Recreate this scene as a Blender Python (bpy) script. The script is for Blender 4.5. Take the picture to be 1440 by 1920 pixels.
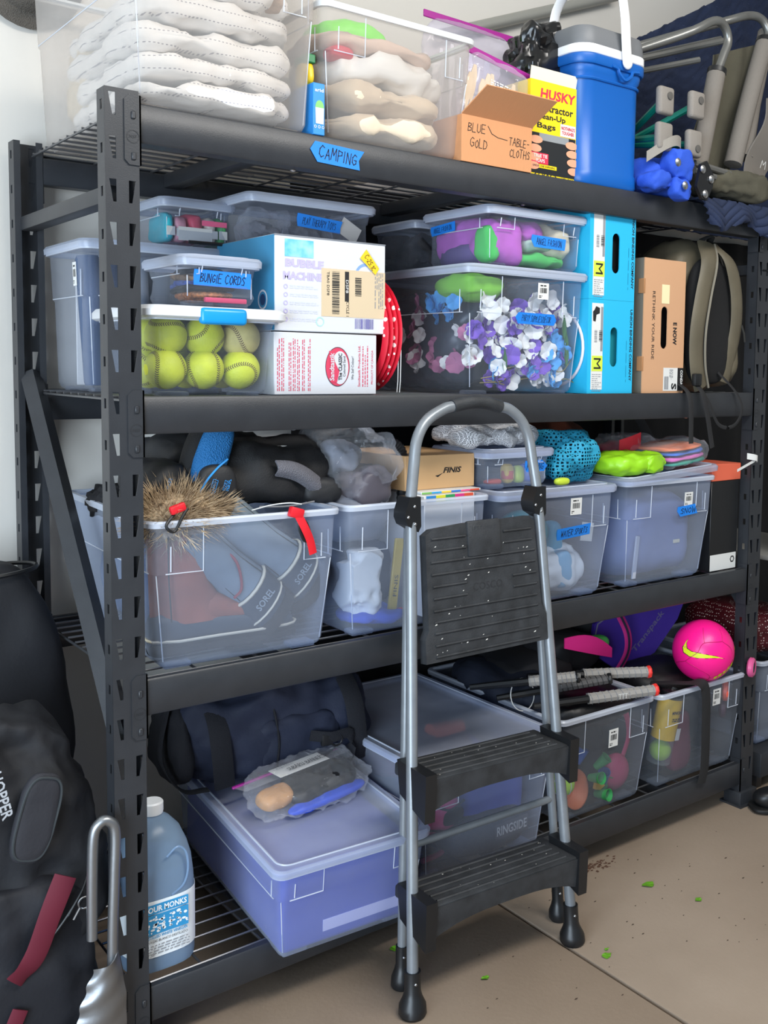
import bpy, bmesh, math, random
from mathutils import Vector, Matrix, noise
SC = bpy.context.scene
COL = SC.collection
for _o in list(bpy.data.objects):
    bpy.data.objects.remove(_o)
PI = math.pi

# ------------------------------------------------------------------ camera
YAW, PITCH, ROLL = 0.6817, -0.0790, 0.0137
_fw = Vector((math.sin(YAW)*math.cos(PITCH), math.cos(YAW)*math.cos(PITCH), math.sin(PITCH)))
_rt = Vector((math.cos(YAW), -math.sin(YAW), 0)); _up = _rt.cross(_fw)
_r2 = _rt*math.cos(ROLL)+_up*math.sin(ROLL); _u2 = -_rt*math.sin(ROLL)+_up*math.cos(ROLL)
cam = bpy.data.cameras.new('camera'); cam_o = bpy.data.objects.new('camera', cam); COL.objects.link(cam_o)
_m = Matrix((_r2, _u2, -_fw)).transposed().to_4x4(); _m.translation = (-0.6451, -1.8405, 1.3394)
cam_o.matrix_world = _m
cam.sensor_width = 36; cam.sensor_height = 36; cam.sensor_fit = 'AUTO'
cam.lens = 1902.77*36/1920; cam.shift_x = -0.08636; cam.shift_y = -0.06125
cam.clip_start = .05; cam.clip_end = 60
SC.camera = cam_o

# ------------------------------------------------------------------ world, lights, exposure
W_ = bpy.data.worlds.new('sky'); SC.world = W_; W_.use_nodes = True
_b = W_.node_tree.nodes['Background']; _b.inputs[0].default_value = (.70, .84, 1.0, 1); _b.inputs[1].default_value = .32
SC.view_settings.view_transform = 'Standard'; SC.view_settings.look = 'None'
SC.view_settings.gamma = 1; SC.view_settings.use_curve_mapping = False
SC.view_settings.exposure = 0.38
SC.cycles.transparent_max_bounces = 40
SC.cycles.max_bounces = 5; SC.cycles.diffuse_bounces = 3; SC.cycles.glossy_bounces = 2; SC.cycles.transmission_bounces = 3
SC.cycles.adaptive_threshold = .06; SC.cycles.caustics_reflective = False; SC.cycles.caustics_refractive = False

def area(name, loc, target, sx, sy, power, col):
    l = bpy.data.lights.new(name, 'AREA'); l.shape = 'RECTANGLE'; l.size = sx; l.size_y = sy
    l.energy = power; l.color = col
    o = bpy.data.objects.new(name, l); COL.objects.link(o); o.location = loc
    o.rotation_euler = (Vector(target)-Vector(loc)).to_track_quat('-Z', 'Y').to_euler()
    return o
area('ceiling_light_tube', (.85, -1.55, 2.85), (.75, -.4, .6), 1.8, .6, 50, (1, .97, .92))
area('garage_door_daylight', (-2.6, -2.1, 1.05), (.5, .2, .8), 2.2, 2.0, 135, (.72, .86, 1.0))

# ------------------------------------------------------------------ helpers
def lin(h):
    h = h.lstrip('#'); r = [int(h[i:i+2], 16)/255 for i in (0, 2, 4)]
    return tuple((c/12.92 if c <= .04045 else ((c+.055)/1.055)**2.4) for c in r)

class G:
    """collects geometry for one mesh"""
    def __init__(s): s.v = []; s.f = []
    def add(s, v, f, M=None):
        o = len(s.v)
        s.v += [tuple(M @ Vector(p)) for p in v] if M else [tuple(p) for p in v]
        s.f += [tuple(i+o for i in q) for q in f]; return s
    def box(s, x0, x1, y0, y1, z0, z1, M=None):
        v = [(x, y, z) for z in (z0, z1) for y in (y0, y1) for x in (x0, x1)]
        return s.add(v, [(0, 2, 3, 1), (4, 5, 7, 6), (0, 1, 5, 4), (2, 6, 7, 3), (0, 4, 6, 2), (1, 3, 7, 5)], M)
    def rbox(s, x0, x1, y0, y1, z0, z1, r=.004, seg=2, M=None):
        b = bmesh.new(); bmesh.ops.create_cube(b, size=1)
        for q in b.verts:
            q.co = ((x0+x1)/2+q.co.x*(x1-x0), (y0+y1)/2+q.co.y*(y1-y0), (z0+z1)/2+q.co.z*(z1-z0))
        bmesh.ops.bevel(b, geom=list(b.edges), offset=r, segments=seg, affect='EDGES', profile=.5, clamp_overlap=True)
        return s.bm(b, M)
    def bm(s, b, M=None):
        b.verts.index_update()
        s.add([tuple(q.co) for q in b.verts], [[q.index for q in f.verts] for f in b.faces], M); b.free(); return s
    def loft(s, rings, c0=True, c1=True, closed=True, M=None):
        n = len(rings[0]); v = [p for r in rings for p in r]; f = []
        for i in range(len(rings)-1):
            for j in range(n if closed else n-1):
                k = (j+1) % n; f.append((i*n+j, i*n+k, (i+1)*n+k, (i+1)*n+j))
        if c0: f.append(tuple(range(n-1, -1, -1)))
        if c1: f.append(tuple((len(rings)-1)*n+j for j in range(n)))
        return s.add(v, f, M)
    def tube(s, pts, r, n=8, closed=False, cap=True, M=None, flat=None):
        pts = [Vector(p) for p in pts]; m = len(pts)
        rs = r if isinstance(r, (list, tuple)) else [r]*m
        tan = []
        for i in range(m):
            a = pts[i-1] if (i or closed) else pts[i]; b = pts[(i+1) % m] if (i < m-1 or closed) else pts[i]
            t = (b-a); tan.append(t.normalized() if t.length > 1e-9 else Vector((0, 0, 1)))
        u = tan[0].orthogonal().normalized()
        if flat is not None:
            u = Vector(flat[0]); u = (u-tan[0]*u.dot(tan[0])).normalized()
        rings = []
        for i in range(m):
            if flat is not None: u = Vector(flat[0])
            u = (u-tan[i]*u.dot(tan[i]))
            u = u.normalized() if u.length > 1e-6 else tan[i].orthogonal().normalized()
            w = tan[i].cross(u); ff = flat[1] if flat else 1
            rings.append([pts[i]+(u*math.cos(2*PI*j/n)+w*math.sin(2*PI*j/n)*ff)*rs[i] for j in range(n)])
        if closed: rings.append(rings[0])
        return s.loft(rings, cap and not closed, cap and not closed, True, M)
    def lathe(s, prof, n=24, M=None, c0=True, c1=True):
        return s.loft([[(r*math.cos(2*PI*j/n), r*math.sin(2*PI*j/n), z) for j in range(n)] for r, z in prof], c0, c1, True, M)
    def sphere(s, c, r, nu=20, nv=12, M=None, fn=None):
        r = r if isinstance(r, (tuple, list)) else (r, r, r)
        v = []; f = []
        for i in range(nv+1):
            th = PI*i/nv
            for j in range(nu):
                ph = 2*PI*j/nu
                d = Vector((math.sin(th)*math.cos(ph), math.sin(th)*math.sin(ph), -math.cos(th)))
                k = fn(d) if fn else 1
                v.append((c[0]+d.x*r[0]*k, c[1]+d.y*r[1]*k, c[2]+d.z*r[2]*k))
        for i in range(nv):
            for j in range(nu):
                k = (j+1) % nu; f.append((i*nu+j, i*nu+k, (i+1)*nu+k, (i+1)*nu+j))
        return s.add(v, f, M)
    def soft(s, c, size, p=4, n=12, amp=.01, fr=8, seed=0, M=None, oct=2, fn=None, flat=0):
        """superellipsoid of a cube grid with noise folds"""
        v = []; f = []; ix = {}
        def vid(a, b, cc):
            k = (a, b, cc)
            if k not in ix:
                q = Vector((a/n*2-1, b/n*2-1, cc/n*2-1)); q = Vector([math.sin(t*PI/2*.98) if p < 3 else t for t in q])
                d = (abs(q.x)**p+abs(q.y)**p+abs(q.z)**p)**(1/p); q = q/d
                w = Vector((q.x*size[0]/2, q.y*size[1]/2, q.z*size[2]/2)); nn = Vector((q.x/size[0], q.y/size[1], q.z/size[2])).normalized()
                if amp:
                    w = Vector([w[k]*max(.72, 1-.6*amp/size[k]) for k in range(3)])
                    h = noise.fractal(w*fr+Vector((seed*7.3, seed*3.1, seed)), 1, 2, oct)
                    h += .7*(.45-abs(noise.noise(w*fr*1.9+Vector((seed, seed*2.3, 5)))))+.22*(.4-abs(noise.noise(w*fr*4.3+Vector((seed*1.7, 3, seed)))))
                    w += nn*h*amp
                w = Vector([max(-size[k]/2, min(size[k]/2, w[k])) for k in range(3)])
                if fn: w = fn(w)
                if flat: w.z = max(w.z, -size[2]/2*flat)
                ix[k] = len(v); v.append(w+Vector(c))
            return ix[k]
        for ax in range(3):
            for sd in (0, n):
                for i in range(n):
                    for j in range(n):
                        q = []
                        for (a, b) in ((i, j), (i+1, j), (i+1, j+1), (i, j+1)):
                            t = [a, b]; t.insert(ax, sd); q.append(vid(*t))
                        if (sd == 0) ^ (ax == 1): q.reverse()
                        f.append(tuple(q))
        return s.add(v, f, M)
    def sheet(s, fn, nu, nv, th=.002, M=None):
        P = [[Vector(fn(i/nu, j/nv)) for j in range(nv+1)] for i in range(nu+1)]
        v = []; f = []
        nr = lambda i, j: ((P[min(i+1, nu)][j]-P[max(i-1, 0)][j]).cross(P[i][min(j+1, nv)]-P[i][max(j-1, 0)]))
        for sgn in (0, 1):
            for i in range(nu+1):
                for j in range(nv+1):
                    q = nr(i, j); q = q.normalized() if q.length > 1e-12 else Vector((0, 0, 1))
                    v.append(P[i][j]-q*th*sgn)
        st = (nu+1)*(nv+1); id_ = lambda i, j: i*(nv+1)+j
        for i in range(nu):
            for j in range(nv):
                a, b, c, d = id_(i, j), id_(i+1, j), id_(i+1, j+1), id_(i, j+1)
                f.append((a, b, c, d)); f.append((d+st, c+st, b+st, a+st))
        bd = [(id_(i, 0), id_(i+1, 0)) for i in range(nu)]+[(id_(nu, j), id_(nu, j+1)) for j in range(nv)] + \
             [(id_(i+1, nv), id_(i, nv)) for i in range(nu)]+[(id_(0, j+1), id_(0, j)) for j in range(nv)]
        for a, b in bd: f.append((b, a, a+st, b+st))
        return s.add(v, f, M)
    def plate(s, outer, holes, th, M=None):
        """flat plate with holes in xy, thickness th in +z (curve fill)"""
        c = bpy.data.curves.new('t', 'CURVE'); c.dimensions = '2D'; c.fill_mode = 'BOTH'; c.extrude = th/2
        for lp in [outer]+holes:
            sp = c.splines.new('POLY'); sp.points.add(len(lp)-1)
            for q, p in zip(sp.points, lp): q.co = (p[0], p[1], 0, 1)
            sp.use_cyclic_u = True
        o = bpy.data.objects.new('t', c); me = bpy.data.meshes.new_from_object(o)
        s.add([(q.co.x, q.co.y, q.co.z+th/2) for q in me.vertices], [list(q.vertices) for q in me.polygons], M)
        bpy.data.objects.remove(o); bpy.data.curves.remove(c); bpy.data.meshes.remove(me); return s

def obj(name, g, m, parent=None, label=None, smooth=38, kind=None):
    me = bpy.data.meshes.new(name); me.from_pydata(g.v, [], g.f); me.update()
    if smooth:
        me.polygons.foreach_set('use_smooth', [True]*len(me.polygons)); me.set_sharp_from_angle(angle=math.radians(smooth))
    if m: me.materials.append(m)
    o = bpy.data.objects.new(name, me); COL.objects.link(o)
    if parent: o.parent = parent
    if label: o['label'] = label
    if kind: o['kind'] = kind
    return o
def thing(name, label, cat, loc=(0, 0, 0), rz=0, group=None, rot=None):
    o = bpy.data.objects.new(name, None); COL.objects.link(o); o.location = loc
    o.rotation_euler = rot if rot else (0, 0, rz); o.empty_display_size = .05
    o['label'] = label; o['category'] = cat
    if group: o['group'] = group
    return o
def tag(o, label, cat, group=None, loc=None, rz=None, rot=None):
    o['label'] = label; o['category'] = cat
    if group: o['group'] = group
    if loc: o.location = loc
    if rz is not None: o.rotation_euler = (0, 0, rz)
    if rot: o.rotation_euler = rot
    return o
def struct(o): o['kind'] = 'structure'; return o
def dup(root, loc=None, rot=None, label=None, group=None):
    def cp(o, par):
        c = o.copy(); COL.objects.link(c); c.parent = par
        for ch in o.children: cp(ch, c)
        return c
    r = cp(root, None)
    if loc: r.location = loc
    if rot: r.rotation_euler = rot
    if label: r['label'] = label
    if group: r['group'] = group
    return r

def catmull(pts, k=6, closed=False):
    pts = [Vector(p) for p in pts]; n = len(pts); out = []
    for i in range(n if closed else n-1):
        p0 = pts[i-1] if (i or closed) else pts[0]*2-pts[1]; p1 = pts[i]; p2 = pts[(i+1) % n]
        p3 = pts[(i+2) % n] if (closed or i+2 < n) else p2*2-p1
        for j in range(k):
            t = j/k
            out.append(.5*((2*p1)+(p2-p0)*t+(2*p0-5*p1+4*p2-p3)*t*t+(3*p1-p0-3*p2+p3)*t**3))
    if not closed: out.append(pts[-1])
    return out
def rrect(w, d, r, n=5):
    out = []
    for cx, cy, a in ((w/2-r, d/2-r, 0), (-w/2+r, d/2-r, PI/2), (-w/2+r, -d/2+r, PI), (w/2-r, -d/2+r, 1.5*PI)):
        for i in range(n+1): out.append((cx+r*math.cos(a+PI/2*i/n), cy+r*math.sin(a+PI/2*i/n)))
    return out
def ring(w, d, r, z, cx=0, cy=0, n=5): return [(x+cx, y+cy, z) for x, y in rrect(w, d, r, n)]

# planes for print: columns are text-right, text-up, outward normal
def plane(o, X, Y):
    X = Vector(X).normalized(); Y = Vector(Y).normalized(); N = X.cross(Y)
    m = Matrix((X, Y, N)).transposed().to_4x4(); m.translation = o; return m
def FR(x, y, z): return plane((x, y, z), (1, 0, 0), (0, 0, 1))            # facing the room
def FRD(x, y, z): return plane((x, y, z), (0, 0, -1), (1, 0, 0))          # reads downwards
def FRU(x, y, z): return plane((x, y, z), (0, 0, 1), (-1, 0, 0))          # reads upwards
def FL(x, y, z): return plane((x, y, z), (0, -1, 0), (0, 0, 1))           # facing left

def text_g(t, M, h, w=None, bold=0, align='CENTER', shear=0, th=.0003, spc=1):
    c = bpy.data.curves.new('t', 'FONT'); c.body = t; c.size = 1; c.offset = bold; c.align_x = align; c.shear = shear; c.space_character = spc
    c.resolution_u = 2; c.extrude = 0
    o = bpy.data.objects.new('t', c); me = bpy.data.meshes.new_from_object(o)
    g = G(); vs = [q.co.copy() for q in me.vertices]; fs = [list(p.vertices) for p in me.polygons]
    if vs:
        y0 = min(q.y for q in vs); y1 = max(q.y for q in vs); x0 = min(q.x for q in vs); x1 = max(q.x for q in vs)
        sy = h/max(y1-y0, 1e-6); sx = (w/max(x1-x0, 1e-6)) if w else sy; cx = (x0+x1)/2 if align == 'CENTER' else x0; cy = (y0+y1)/2
        g.add([((q.x-cx)*sx, (q.y-cy)*sy, th) for q in vs], fs, M)
    bpy.data.objects.remove(o); bpy.data.curves.remove(c); bpy.data.meshes.remove(me); return g
def text(t, M, h, m, parent, w=None, bold=.0, name='lettering', **k):
    return obj(name, text_g(t, M, h, w, bold, **k), m, parent, smooth=0)

HF = {'A': [[(0, 0), (.3, 1), (.6, 0)], [(.12, .4), (.48, .4)]], 'B': [[(0, 0), (0, 1), (.4, .95), (.45, .75), (.05, .52), (.5, .4), (.5, .1), (0, 0)]],
 'C': [[(.55, .85), (.3, 1), (.05, .7), (.05, .25), (.3, 0), (.55, .15)]], 'D': [[(0, 0), (0, 1), (.4, .85), (.55, .5), (.4, .1), (0, 0)]],
 'E': [[(.5, 1), (0, 1), (0, 0), (.5, 0)], [(0, .5), (.4, .5)]], 'F': [[(.5, 1), (0, 1), (0, 0)], [(0, .5), (.4, .5)]],
 'G': [[(.55, .85), (.3, 1), (.05, .7), (.05, .25), (.3, 0), (.55, .15), (.55, .45), (.3, .45)]], 'H': [[(0, 0), (0, 1)], [(.5, 0), (.5, 1)], [(0, .5), (.5, .5)]],
 'I': [[(.12, 0), (.12, 1), (.13, 1), (.2, .98)][:2]], 'L': [[(0, 1), (0, 0), (.45, 0)]], 'M': [[(0, 0), (.08, 1), (.3, .4), (.55, 1), (.62, 0)]], 'N': [[(0, 0), (.02, 1), (.48, 0), (.5, 1)]],
 'O': [[(.3, 1), (.05, .7), (.05, .3), (.3, 0), (.55, .3), (.55, .7), (.3, 1)]], 'P': [[(0, 0), (0, 1), (.45, .9), (.45, .6), (0, .5)]],
 'R': [[(0, 0), (0, 1), (.45, .9), (.45, .62), (0, .5), (.5, 0)]], 'S': [[(.5, .85), (.25, 1), (.03, .78), (.45, .4), (.4, .08), (0, .1)]],
 'T': [[(0, 1), (.55, 1)], [(.28, 1), (.25, 0)]], 'U': [[(0, 1), (.03, .2), (.25, 0), (.48, .2), (.5, 1)]], 'W': [[(0, 1), (.15, 0), (.32, .7), (.48, 0), (.65, 1)]],
 'V': [[(0, 1), (.25, 0), (.5, 1)]], 'Y': [[(0, 1), (.25, .5), (.5, 1)], [(.25, .5), (.2, 0)]], '/': [[(0, -.1), (.4, 1.1)]], '-': [[(.1, .45), (.4, .45)]],
 '2': [[(0, .8), (.25, 1), (.45, .75), (0, 0), (.5, 0)]], '5': [[(.45, 1), (.05, 1), (0, .55), (.4, .55), (.42, .15), (0, 0)]], '1': [[(.1, .8), (.25, 1), (.25, 0)]], '.': [[(.1, 0), (.14, .06)]], 'K': [[(0, 0), (0, 1)], [(.45, 1), (0, .45), (.5, 0)]], 'X': [[(0, 0), (.5, 1)], [(0, 1), (.5, 0)]], 'J': [[(.4, 1), (.4, .15), (.2, 0), (0, .2)]]}
def hand_g(t, M, h, w, pen=.0016, jit=.05, seed=1, slant=.12):
    R = random.Random(seed); strokes = []; x = 0
    for ch in t:
        if ch == ' ': x += .45; continue
        sc = R.uniform(.9, 1.1); dy = R.uniform(-jit, jit)
        for pl in HF.get(ch, []):
            strokes.append([(x+a*sc+b*slant, b*sc+dy) for a, b in pl])
        x += (max(a for pl in HF.get(ch, [[(.4, 0)]]) for a, b in pl)+(.32 if ch == 'I' else .2))*sc
    g = G(); tw = x-.2
    for pl in strokes:
        pts = [Vector(((a/tw-.5)*w, (b-.5)*h, 0)) for a, b in pl]
        for a, b in zip(pts, pts[1:]):
            d = b-a
            if d.length < 1e-6: continue
            d.normalize(); nn = Vector((-d.y, d.x, 0))*pen/2; a = a-d*pen/2; b = b+d*pen/2
            g.add([a-nn, b-nn, b+nn, a+nn], [(0, 1, 2, 3)], M @ Matrix.Translation((0, 0, .0004)))
    return g
def dashes_g(M, x0, x1, y0, y1, rows, seed=1, fill=.6, dens=.75, word=.012):
    """illegible small print: rows of short bars"""
    R = random.Random(seed); g = G(); rh = (y1-y0)/rows
    for i in range(rows):
        y = y1-(i+.5)*rh; x = x0; end = x1 if R.random() < .7 else x0+(x1-x0)*R.uniform(.4, .95)
        while x < end:
            l = min(R.uniform(.3, 1.6)*word, end-x)
            if l > .001: g.add([(x, y-rh*fill/2, .0003), (x+l, y-rh*fill/2, .0003), (x+l, y+rh*fill/2, .0003), (x, y+rh*fill/2, .0003)], [(0, 1, 2, 3)], M)
            x += l+word*.35
    return g
def barcode_g(M, x0, x1, y0, y1, seed=1, n=26):
    R = random.Random(seed); g = G(); x = x0; st = (x1-x0)/n
    while x < x1:
        l = R.choice((.4, .4, .8, 1.2))*st
        g.add([(x, y0, .0004), (min(x+l, x1), y0, .0004), (min(x+l, x1), y1, .0004), (x, y1, .0004)], [(0, 1, 2, 3)], M); x += l+R.choice((.4, .7, 1))*st
    return g
def quad_g(M, x0, x1, y0, y1, th=.0004):
    return G().box(x0, x1, y0, y1, 0, th, M)
def poly_g(M, pts, z=.0004):
    return G().add([(a, b, z) for a, b in pts], [tuple(range(len(pts)))], M)
def disc_g(M, r, z=.0004, n=28, rx=None): return poly_g(M, [((rx or r)*math.cos(2*PI*i/n), r*math.sin(2*PI*i/n)) for i in range(n)], z)
def annulus_g(M, r0, r1, z=.0004, n=32):
    v = [(r*math.cos(2*PI*i/n), r*math.sin(2*PI*i/n), z) for r in (r0, r1) for i in range(n)]
    return G().add(v, [(i, (i+1) % n, n+(i+1) % n, n+i)[::-1] for i in range(n)], M)

# ------------------------------------------------------------------ materials
_mc = {}
def mat(name, hexc, rough=.5, metal=0, bump=0, bs=200, var=0, vs=6, spec=.5, coat=0, hex2=None, sheen=0, kind='noise', stretch=None):
    if name in _mc: return _mc[name]
    m = bpy.data.materials.new(name); m.use_nodes = True; nt = m.node_tree; N = nt.nodes; L = nt.links
    b = N['Principled BSDF']; c = lin(hexc); b.inputs['Base Color'].default_value = (*c, 1)
    b.inputs['Roughness'].default_value = rough; b.inputs['Metallic'].default_value = metal
    b.inputs['Specular IOR Level'].default_value = spec; b.inputs['Coat Weight'].default_value = coat
    if sheen: b.inputs['Sheen Weight'].default_value = sheen
    if var or bump or hex2:
        tc = N.new('ShaderNodeTexCoord'); src = tc.outputs['Object']
        if stretch:
            mp = N.new('ShaderNodeMapping'); mp.inputs['Scale'].default_value = stretch; L.new(src, mp.inputs[0]); src = mp.outputs[0]
    if var or hex2:
        n = N.new('ShaderNodeTexNoise'); n.inputs['Scale'].default_value = vs; n.inputs['Detail'].default_value = 5; L.new(src, n.inputs[0])
        r = N.new('ShaderNodeValToRGB'); L.new(n.outputs[0], r.inputs[0])
        c2 = lin(hex2) if hex2 else tuple(min(1, x*(1+var)) for x in c); c1 = c if hex2 else tuple(x*(1-var) for x in c)
        r.color_ramp.elements[0].position = .35; r.color_ramp.elements[1].position = .65
        r.color_ramp.elements[0].color = (*c1, 1); r.color_ramp.elements[1].color = (*c2, 1); L.new(r.outputs[0], b.inputs['Base Color'])
    if bump:
        if kind == 'weave':
            n = N.new('ShaderNodeTexVoronoi'); n.inputs['Scale'].default_value = bs; L.new(src, n.inputs['Vector'])
        else:
            n = N.new('ShaderNodeTexNoise'); n.inputs['Scale'].default_value = bs; n.inputs['Detail'].default_value = 4; L.new(src, n.inputs[0])
        bp = N.new('ShaderNodeBump'); bp.inputs['Strength'].default_value = bump; bp.inputs['Distance'].default_value = .002
        L.new(n.outputs[0], bp.inputs['Height']); L.new(bp.outputs[0], b.inputs['Normal'])
    _mc[name] = m; return m
def clear(name, tint, base, fac=.3, rough=.3, edge=.35, spec=.5):
    """translucent plastic: see-through share plus a milky, glossy share growing at grazing angles"""
    if name in _mc: return _mc[name]
    m = bpy.data.materials.new(name); m.use_nodes = True; nt = m.node_tree; N = nt.nodes; L = nt.links
    b = N['Principled BSDF']; b.inputs['Base Color'].default_value = (*lin(base), 1); b.inputs['Roughness'].default_value = rough
    b.inputs['Specular IOR Level'].default_value = spec
    t = N.new('ShaderNodeBsdfTransparent'); t.inputs[0].default_value = (*lin(tint), 1)
    lw = N.new('ShaderNodeLayerWeight'); lw.inputs[0].default_value = .3
    mr = N.new('ShaderNodeMapRange'); mr.inputs['To Min'].default_value = fac; mr.inputs['To Max'].default_value = min(1, fac+edge); L.new(lw.outputs['Facing'], mr.inputs['Value'])
    tc = N.new('ShaderNodeTexCoord'); n = N.new('ShaderNodeTexNoise'); n.inputs['Scale'].default_value = 14; n.inputs['Detail'].default_value = 5; L.new(tc.outputs['Object'], n.inputs[0])
    ad = N.new('ShaderNodeMath'); ad.operation = 'MULTIPLY_ADD'; L.new(n.outputs[0], ad.inputs[0]); ad.inputs[1].default_value = .3*fac; L.new(mr.outputs[0], ad.inputs[2])
    sb = N.new('ShaderNodeMath'); sb.operation = 'SUBTRACT'; sb.use_clamp = True; L.new(ad.outputs[0], sb.inputs[0]); sb.inputs[1].default_value = .15*fac
    x = N.new('ShaderNodeMixShader'); L.new(sb.outputs[0], x.inputs[0]); L.new(t.outputs[0], x.inputs[1]); L.new(b.outputs[0], x.inputs[2])
    L.new(x.outputs[0], N['Material Output'].inputs[0]); _mc[name] = m; return m
# ------------------------------------------------------------------ setting
M_wall = mat('wall_paint', '#d8d3cb', .85, bump=.15, bs=60)
M_ceil = mat('ceiling_paint', '#efece6', .9)
def floor_mat():
    m = mat('concrete', '#91806f', .75, bump=.25, bs=90, hex2='#9d8c7b', vs=2.2)
    return m
M_floor = floor_mat()
M_joint = mat('joint_dirt', '#6b5d50', .9)
fl = struct(obj('floor', G().box(-4, 5, -6, .66, -.08, -.012), M_joint, smooth=0))
for (a, b, c, d) in ((-4, .9615, -6, .66), (.9705, 5, -6, .66)):
    obj('slab', G().rbox(a, b, c, d, -.05, 0, .004, 2), M_floor, fl)
struct(obj('wall_back', G().box(-4, 5, .66, .76, -.01, 2.95), M_wall, smooth=0))
struct(obj('wall_right', G().box(5, 5.1, -6, .76, -.01, 2.95), M_wall, smooth=0))
struct(obj('ceiling', G().box(-2.6, 5.1, -6, .76, 2.95, 3.05), M_ceil, smooth=0))

# ------------------------------------------------------------------ rack
T, S2, S3, S4 = 1.81, 1.28, .745, .135
RW, RD, PW, FD = 1.996, .616, .0615, .040
M_steel = mat('black_powder_coat', '#2d2f33', .42, bump=.12, bs=500, var=.08, vs=20)
M_steel_d = mat('engraved_mark', '#26272a', .6)
M_wire = mat('zinc_wire', '#6e6f72', .35, metal=.7)
M_screw = mat('bright_screw', '#c9cacc', .3, metal=1)
rack = thing('storage_rack', 'black steel four-tier shelving rack holding all the bins', 'storage rack', (0, 0, 0))
SH = [T, S2, S3, S4]
def post_g(mirror=False, hidden=()):
    g = G(); H = 1.83; top = 1.822; hs = []
    for i in range(23):
        z = top-i*.0762
        hs.append([(.0065, z), (.0195, z), (.0195, z-.040), (.0135, z-.040)])
        hs.append([(PW-.0065, z), (PW-.0135, z-.040), (PW-.0195, z-.040), (PW-.0195, z)][::-1])
    Mx = plane((0, 0, 0), (1, 0, 0), (0, 0, 1))         # local xy -> xz, normal -y
    Mx.translation = (0, .002, 0)
    g.plate([(0, 0), (PW, 0), (PW, H), (0, H)], hs, .002, Mx)
    hs = [[(.014, top-i*.0762-.012), (.024, top-i*.0762-.012), (.024, top-i*.0762-.03), (.014, top-i*.0762-.03)] for i in range(23)]
    My = plane((0, 0, 0), (0, 1, 0), (0, 0, 1)); 
    for x in (0, PW-.002):
        My.translation = (x, 0, 0); g.plate([(0.001, 0), (FD, 0), (FD, H), (0.001, H)], hs, .002, My)
    g.box(.002, .014, FD-.002, FD, 0, H); g.box(PW-.014, PW-.002, FD-.002, FD, 0, H)
    return g
def foot_g(): return G().rbox(-.012, PW+.012, -.012, FD+.012, 0, .045, .004).box(-.02, PW+.02, -.02, FD+.02, 0, .006)
pg = post_g(); fg = foot_g()
for k, (x, y, r) in enumerate(((0, 0, 0), (RW-PW, 0, 0), (PW, RD, PI), (RW, RD, PI))):
    o = obj('post', pg, M_steel, rack, smooth=0); o.location = (x, y, 0); o.rotation_euler = (0, 0, r)
    f = obj('foot_plate', fg, M_steel, o)
# beams with their connector plates
def beam_prof(sy): # profile in (y,z) from top edge z=0
    return [(.001, -.004), (.004, 0), (.018, 0), (.020, -.012), (.040, -.012), (.042, -.015), (.042, -.066), (.039, -.070), (.004, -.070), (.001, -.066)]
for z in SH:
    for back in (0, 1):
        rings = []
        for x in (PW+.001, RW-PW-.001):
            rings.append([(x, (RD-y if back else y), z+dz) for y, dz in beam_prof(1)])
        if back: rings.reverse()
        bo = obj('beam', G().loft(rings), M_steel, rack, smooth=50)
        for side in (0, 1):
            g = G(); xa = .034 if not side else RW-.0645; xb = .0645 if not side else RW-.034
            ch = .009
            pts = [(xa+ch, z+.012), (xb, z+.012), (xb, z-.112), (xa+ch, z-.112), (xa, z-.103), (xa, z+.003)]
            if side: pts = [(xb-ch, z+.012), (xa, z+.012), (xa, z-.112), (xb-ch, z-.112), (xb, z-.103), (xb, z+.003)]
            yy = RD+.003 if back else 0
            g.plate(pts, [], .003, plane((0, yy, 0), (1, 0, 0), (0, 0, 1)))
            g.box(PW+.0 if not side else RW-PW-.003, PW+.003 if not side else RW-PW, yy-.003 if not back else yy-.04, yy+.036 if not back else yy, z-.112, z+.012)
            cp = obj('connector_plate', g, M_steel, bo, smooth=0)
            if not back:
                for dz in (-.024, -.0985+.002):
                    cx = (xa+xb)/2+.001
                    obj('lug', G().rbox(cx-.004, cx+.004, -.006, -.002, z+dz-.007, z+dz+.007, .0015, 1), M_steel, bo)
                cx = (xa+xb)/2; q = FR(cx, -.0033, z-.062)
                ring_g = annulus_g(q, .0105, .0118); gg = text_g('NSF', q, .006, .014)
                ring_g.add(gg.v, gg.f); obj('certification_mark', ring_g, M_steel_d, bo, smooth=0)
# wire decks and their supports
for z in SH:
    g = G(); x0, x1 = .045, RW-.045
    for i in range(13):
        y = .024+(RD-.048)*i/12
        g.tube([(x0, y, z-.003), (x1, y, z-.003)], .0026, 6)
    n = 14
    for i in range(n+1):
        x = x0+(x1-x0)*i/n
        g.tube([(x, .022, z-.0082), (x, RD-.022, z-.0082)], .0026, 6)
    obj('wire_deck', g, M_wire, rack, kind='stuff')
    for x in (.36, .99, 1.63):
        s = obj('deck_support', G().rbox(x-.02, x+.02, .043, RD-.043, z-.045, z-.012, .003), M_steel, rack)
        obj('screw', G().sphere((x+.035, .036, z-.071), (.006, .006, .003), 10, 6), M_screw, s)
# end braces
for x in (.012, RW-.05):
    obj('cross_brace', G().rbox(x, x+.036, .03, RD-.035, 1.633, 1.664, .004), M_steel, rack)
    obj('diagonal_brace', G().tube([(x+.018, RD-.03, 1.315), (x+.018, .02, .60)], .024, 4, flat=((1, 0, 0), .75)), M_steel, rack, smooth=0)
    obj('cross_brace', G().rbox(x, x+.036, .03, RD-.035, .25, .281, .004), M_steel, rack) if x > 1 else None

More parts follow.
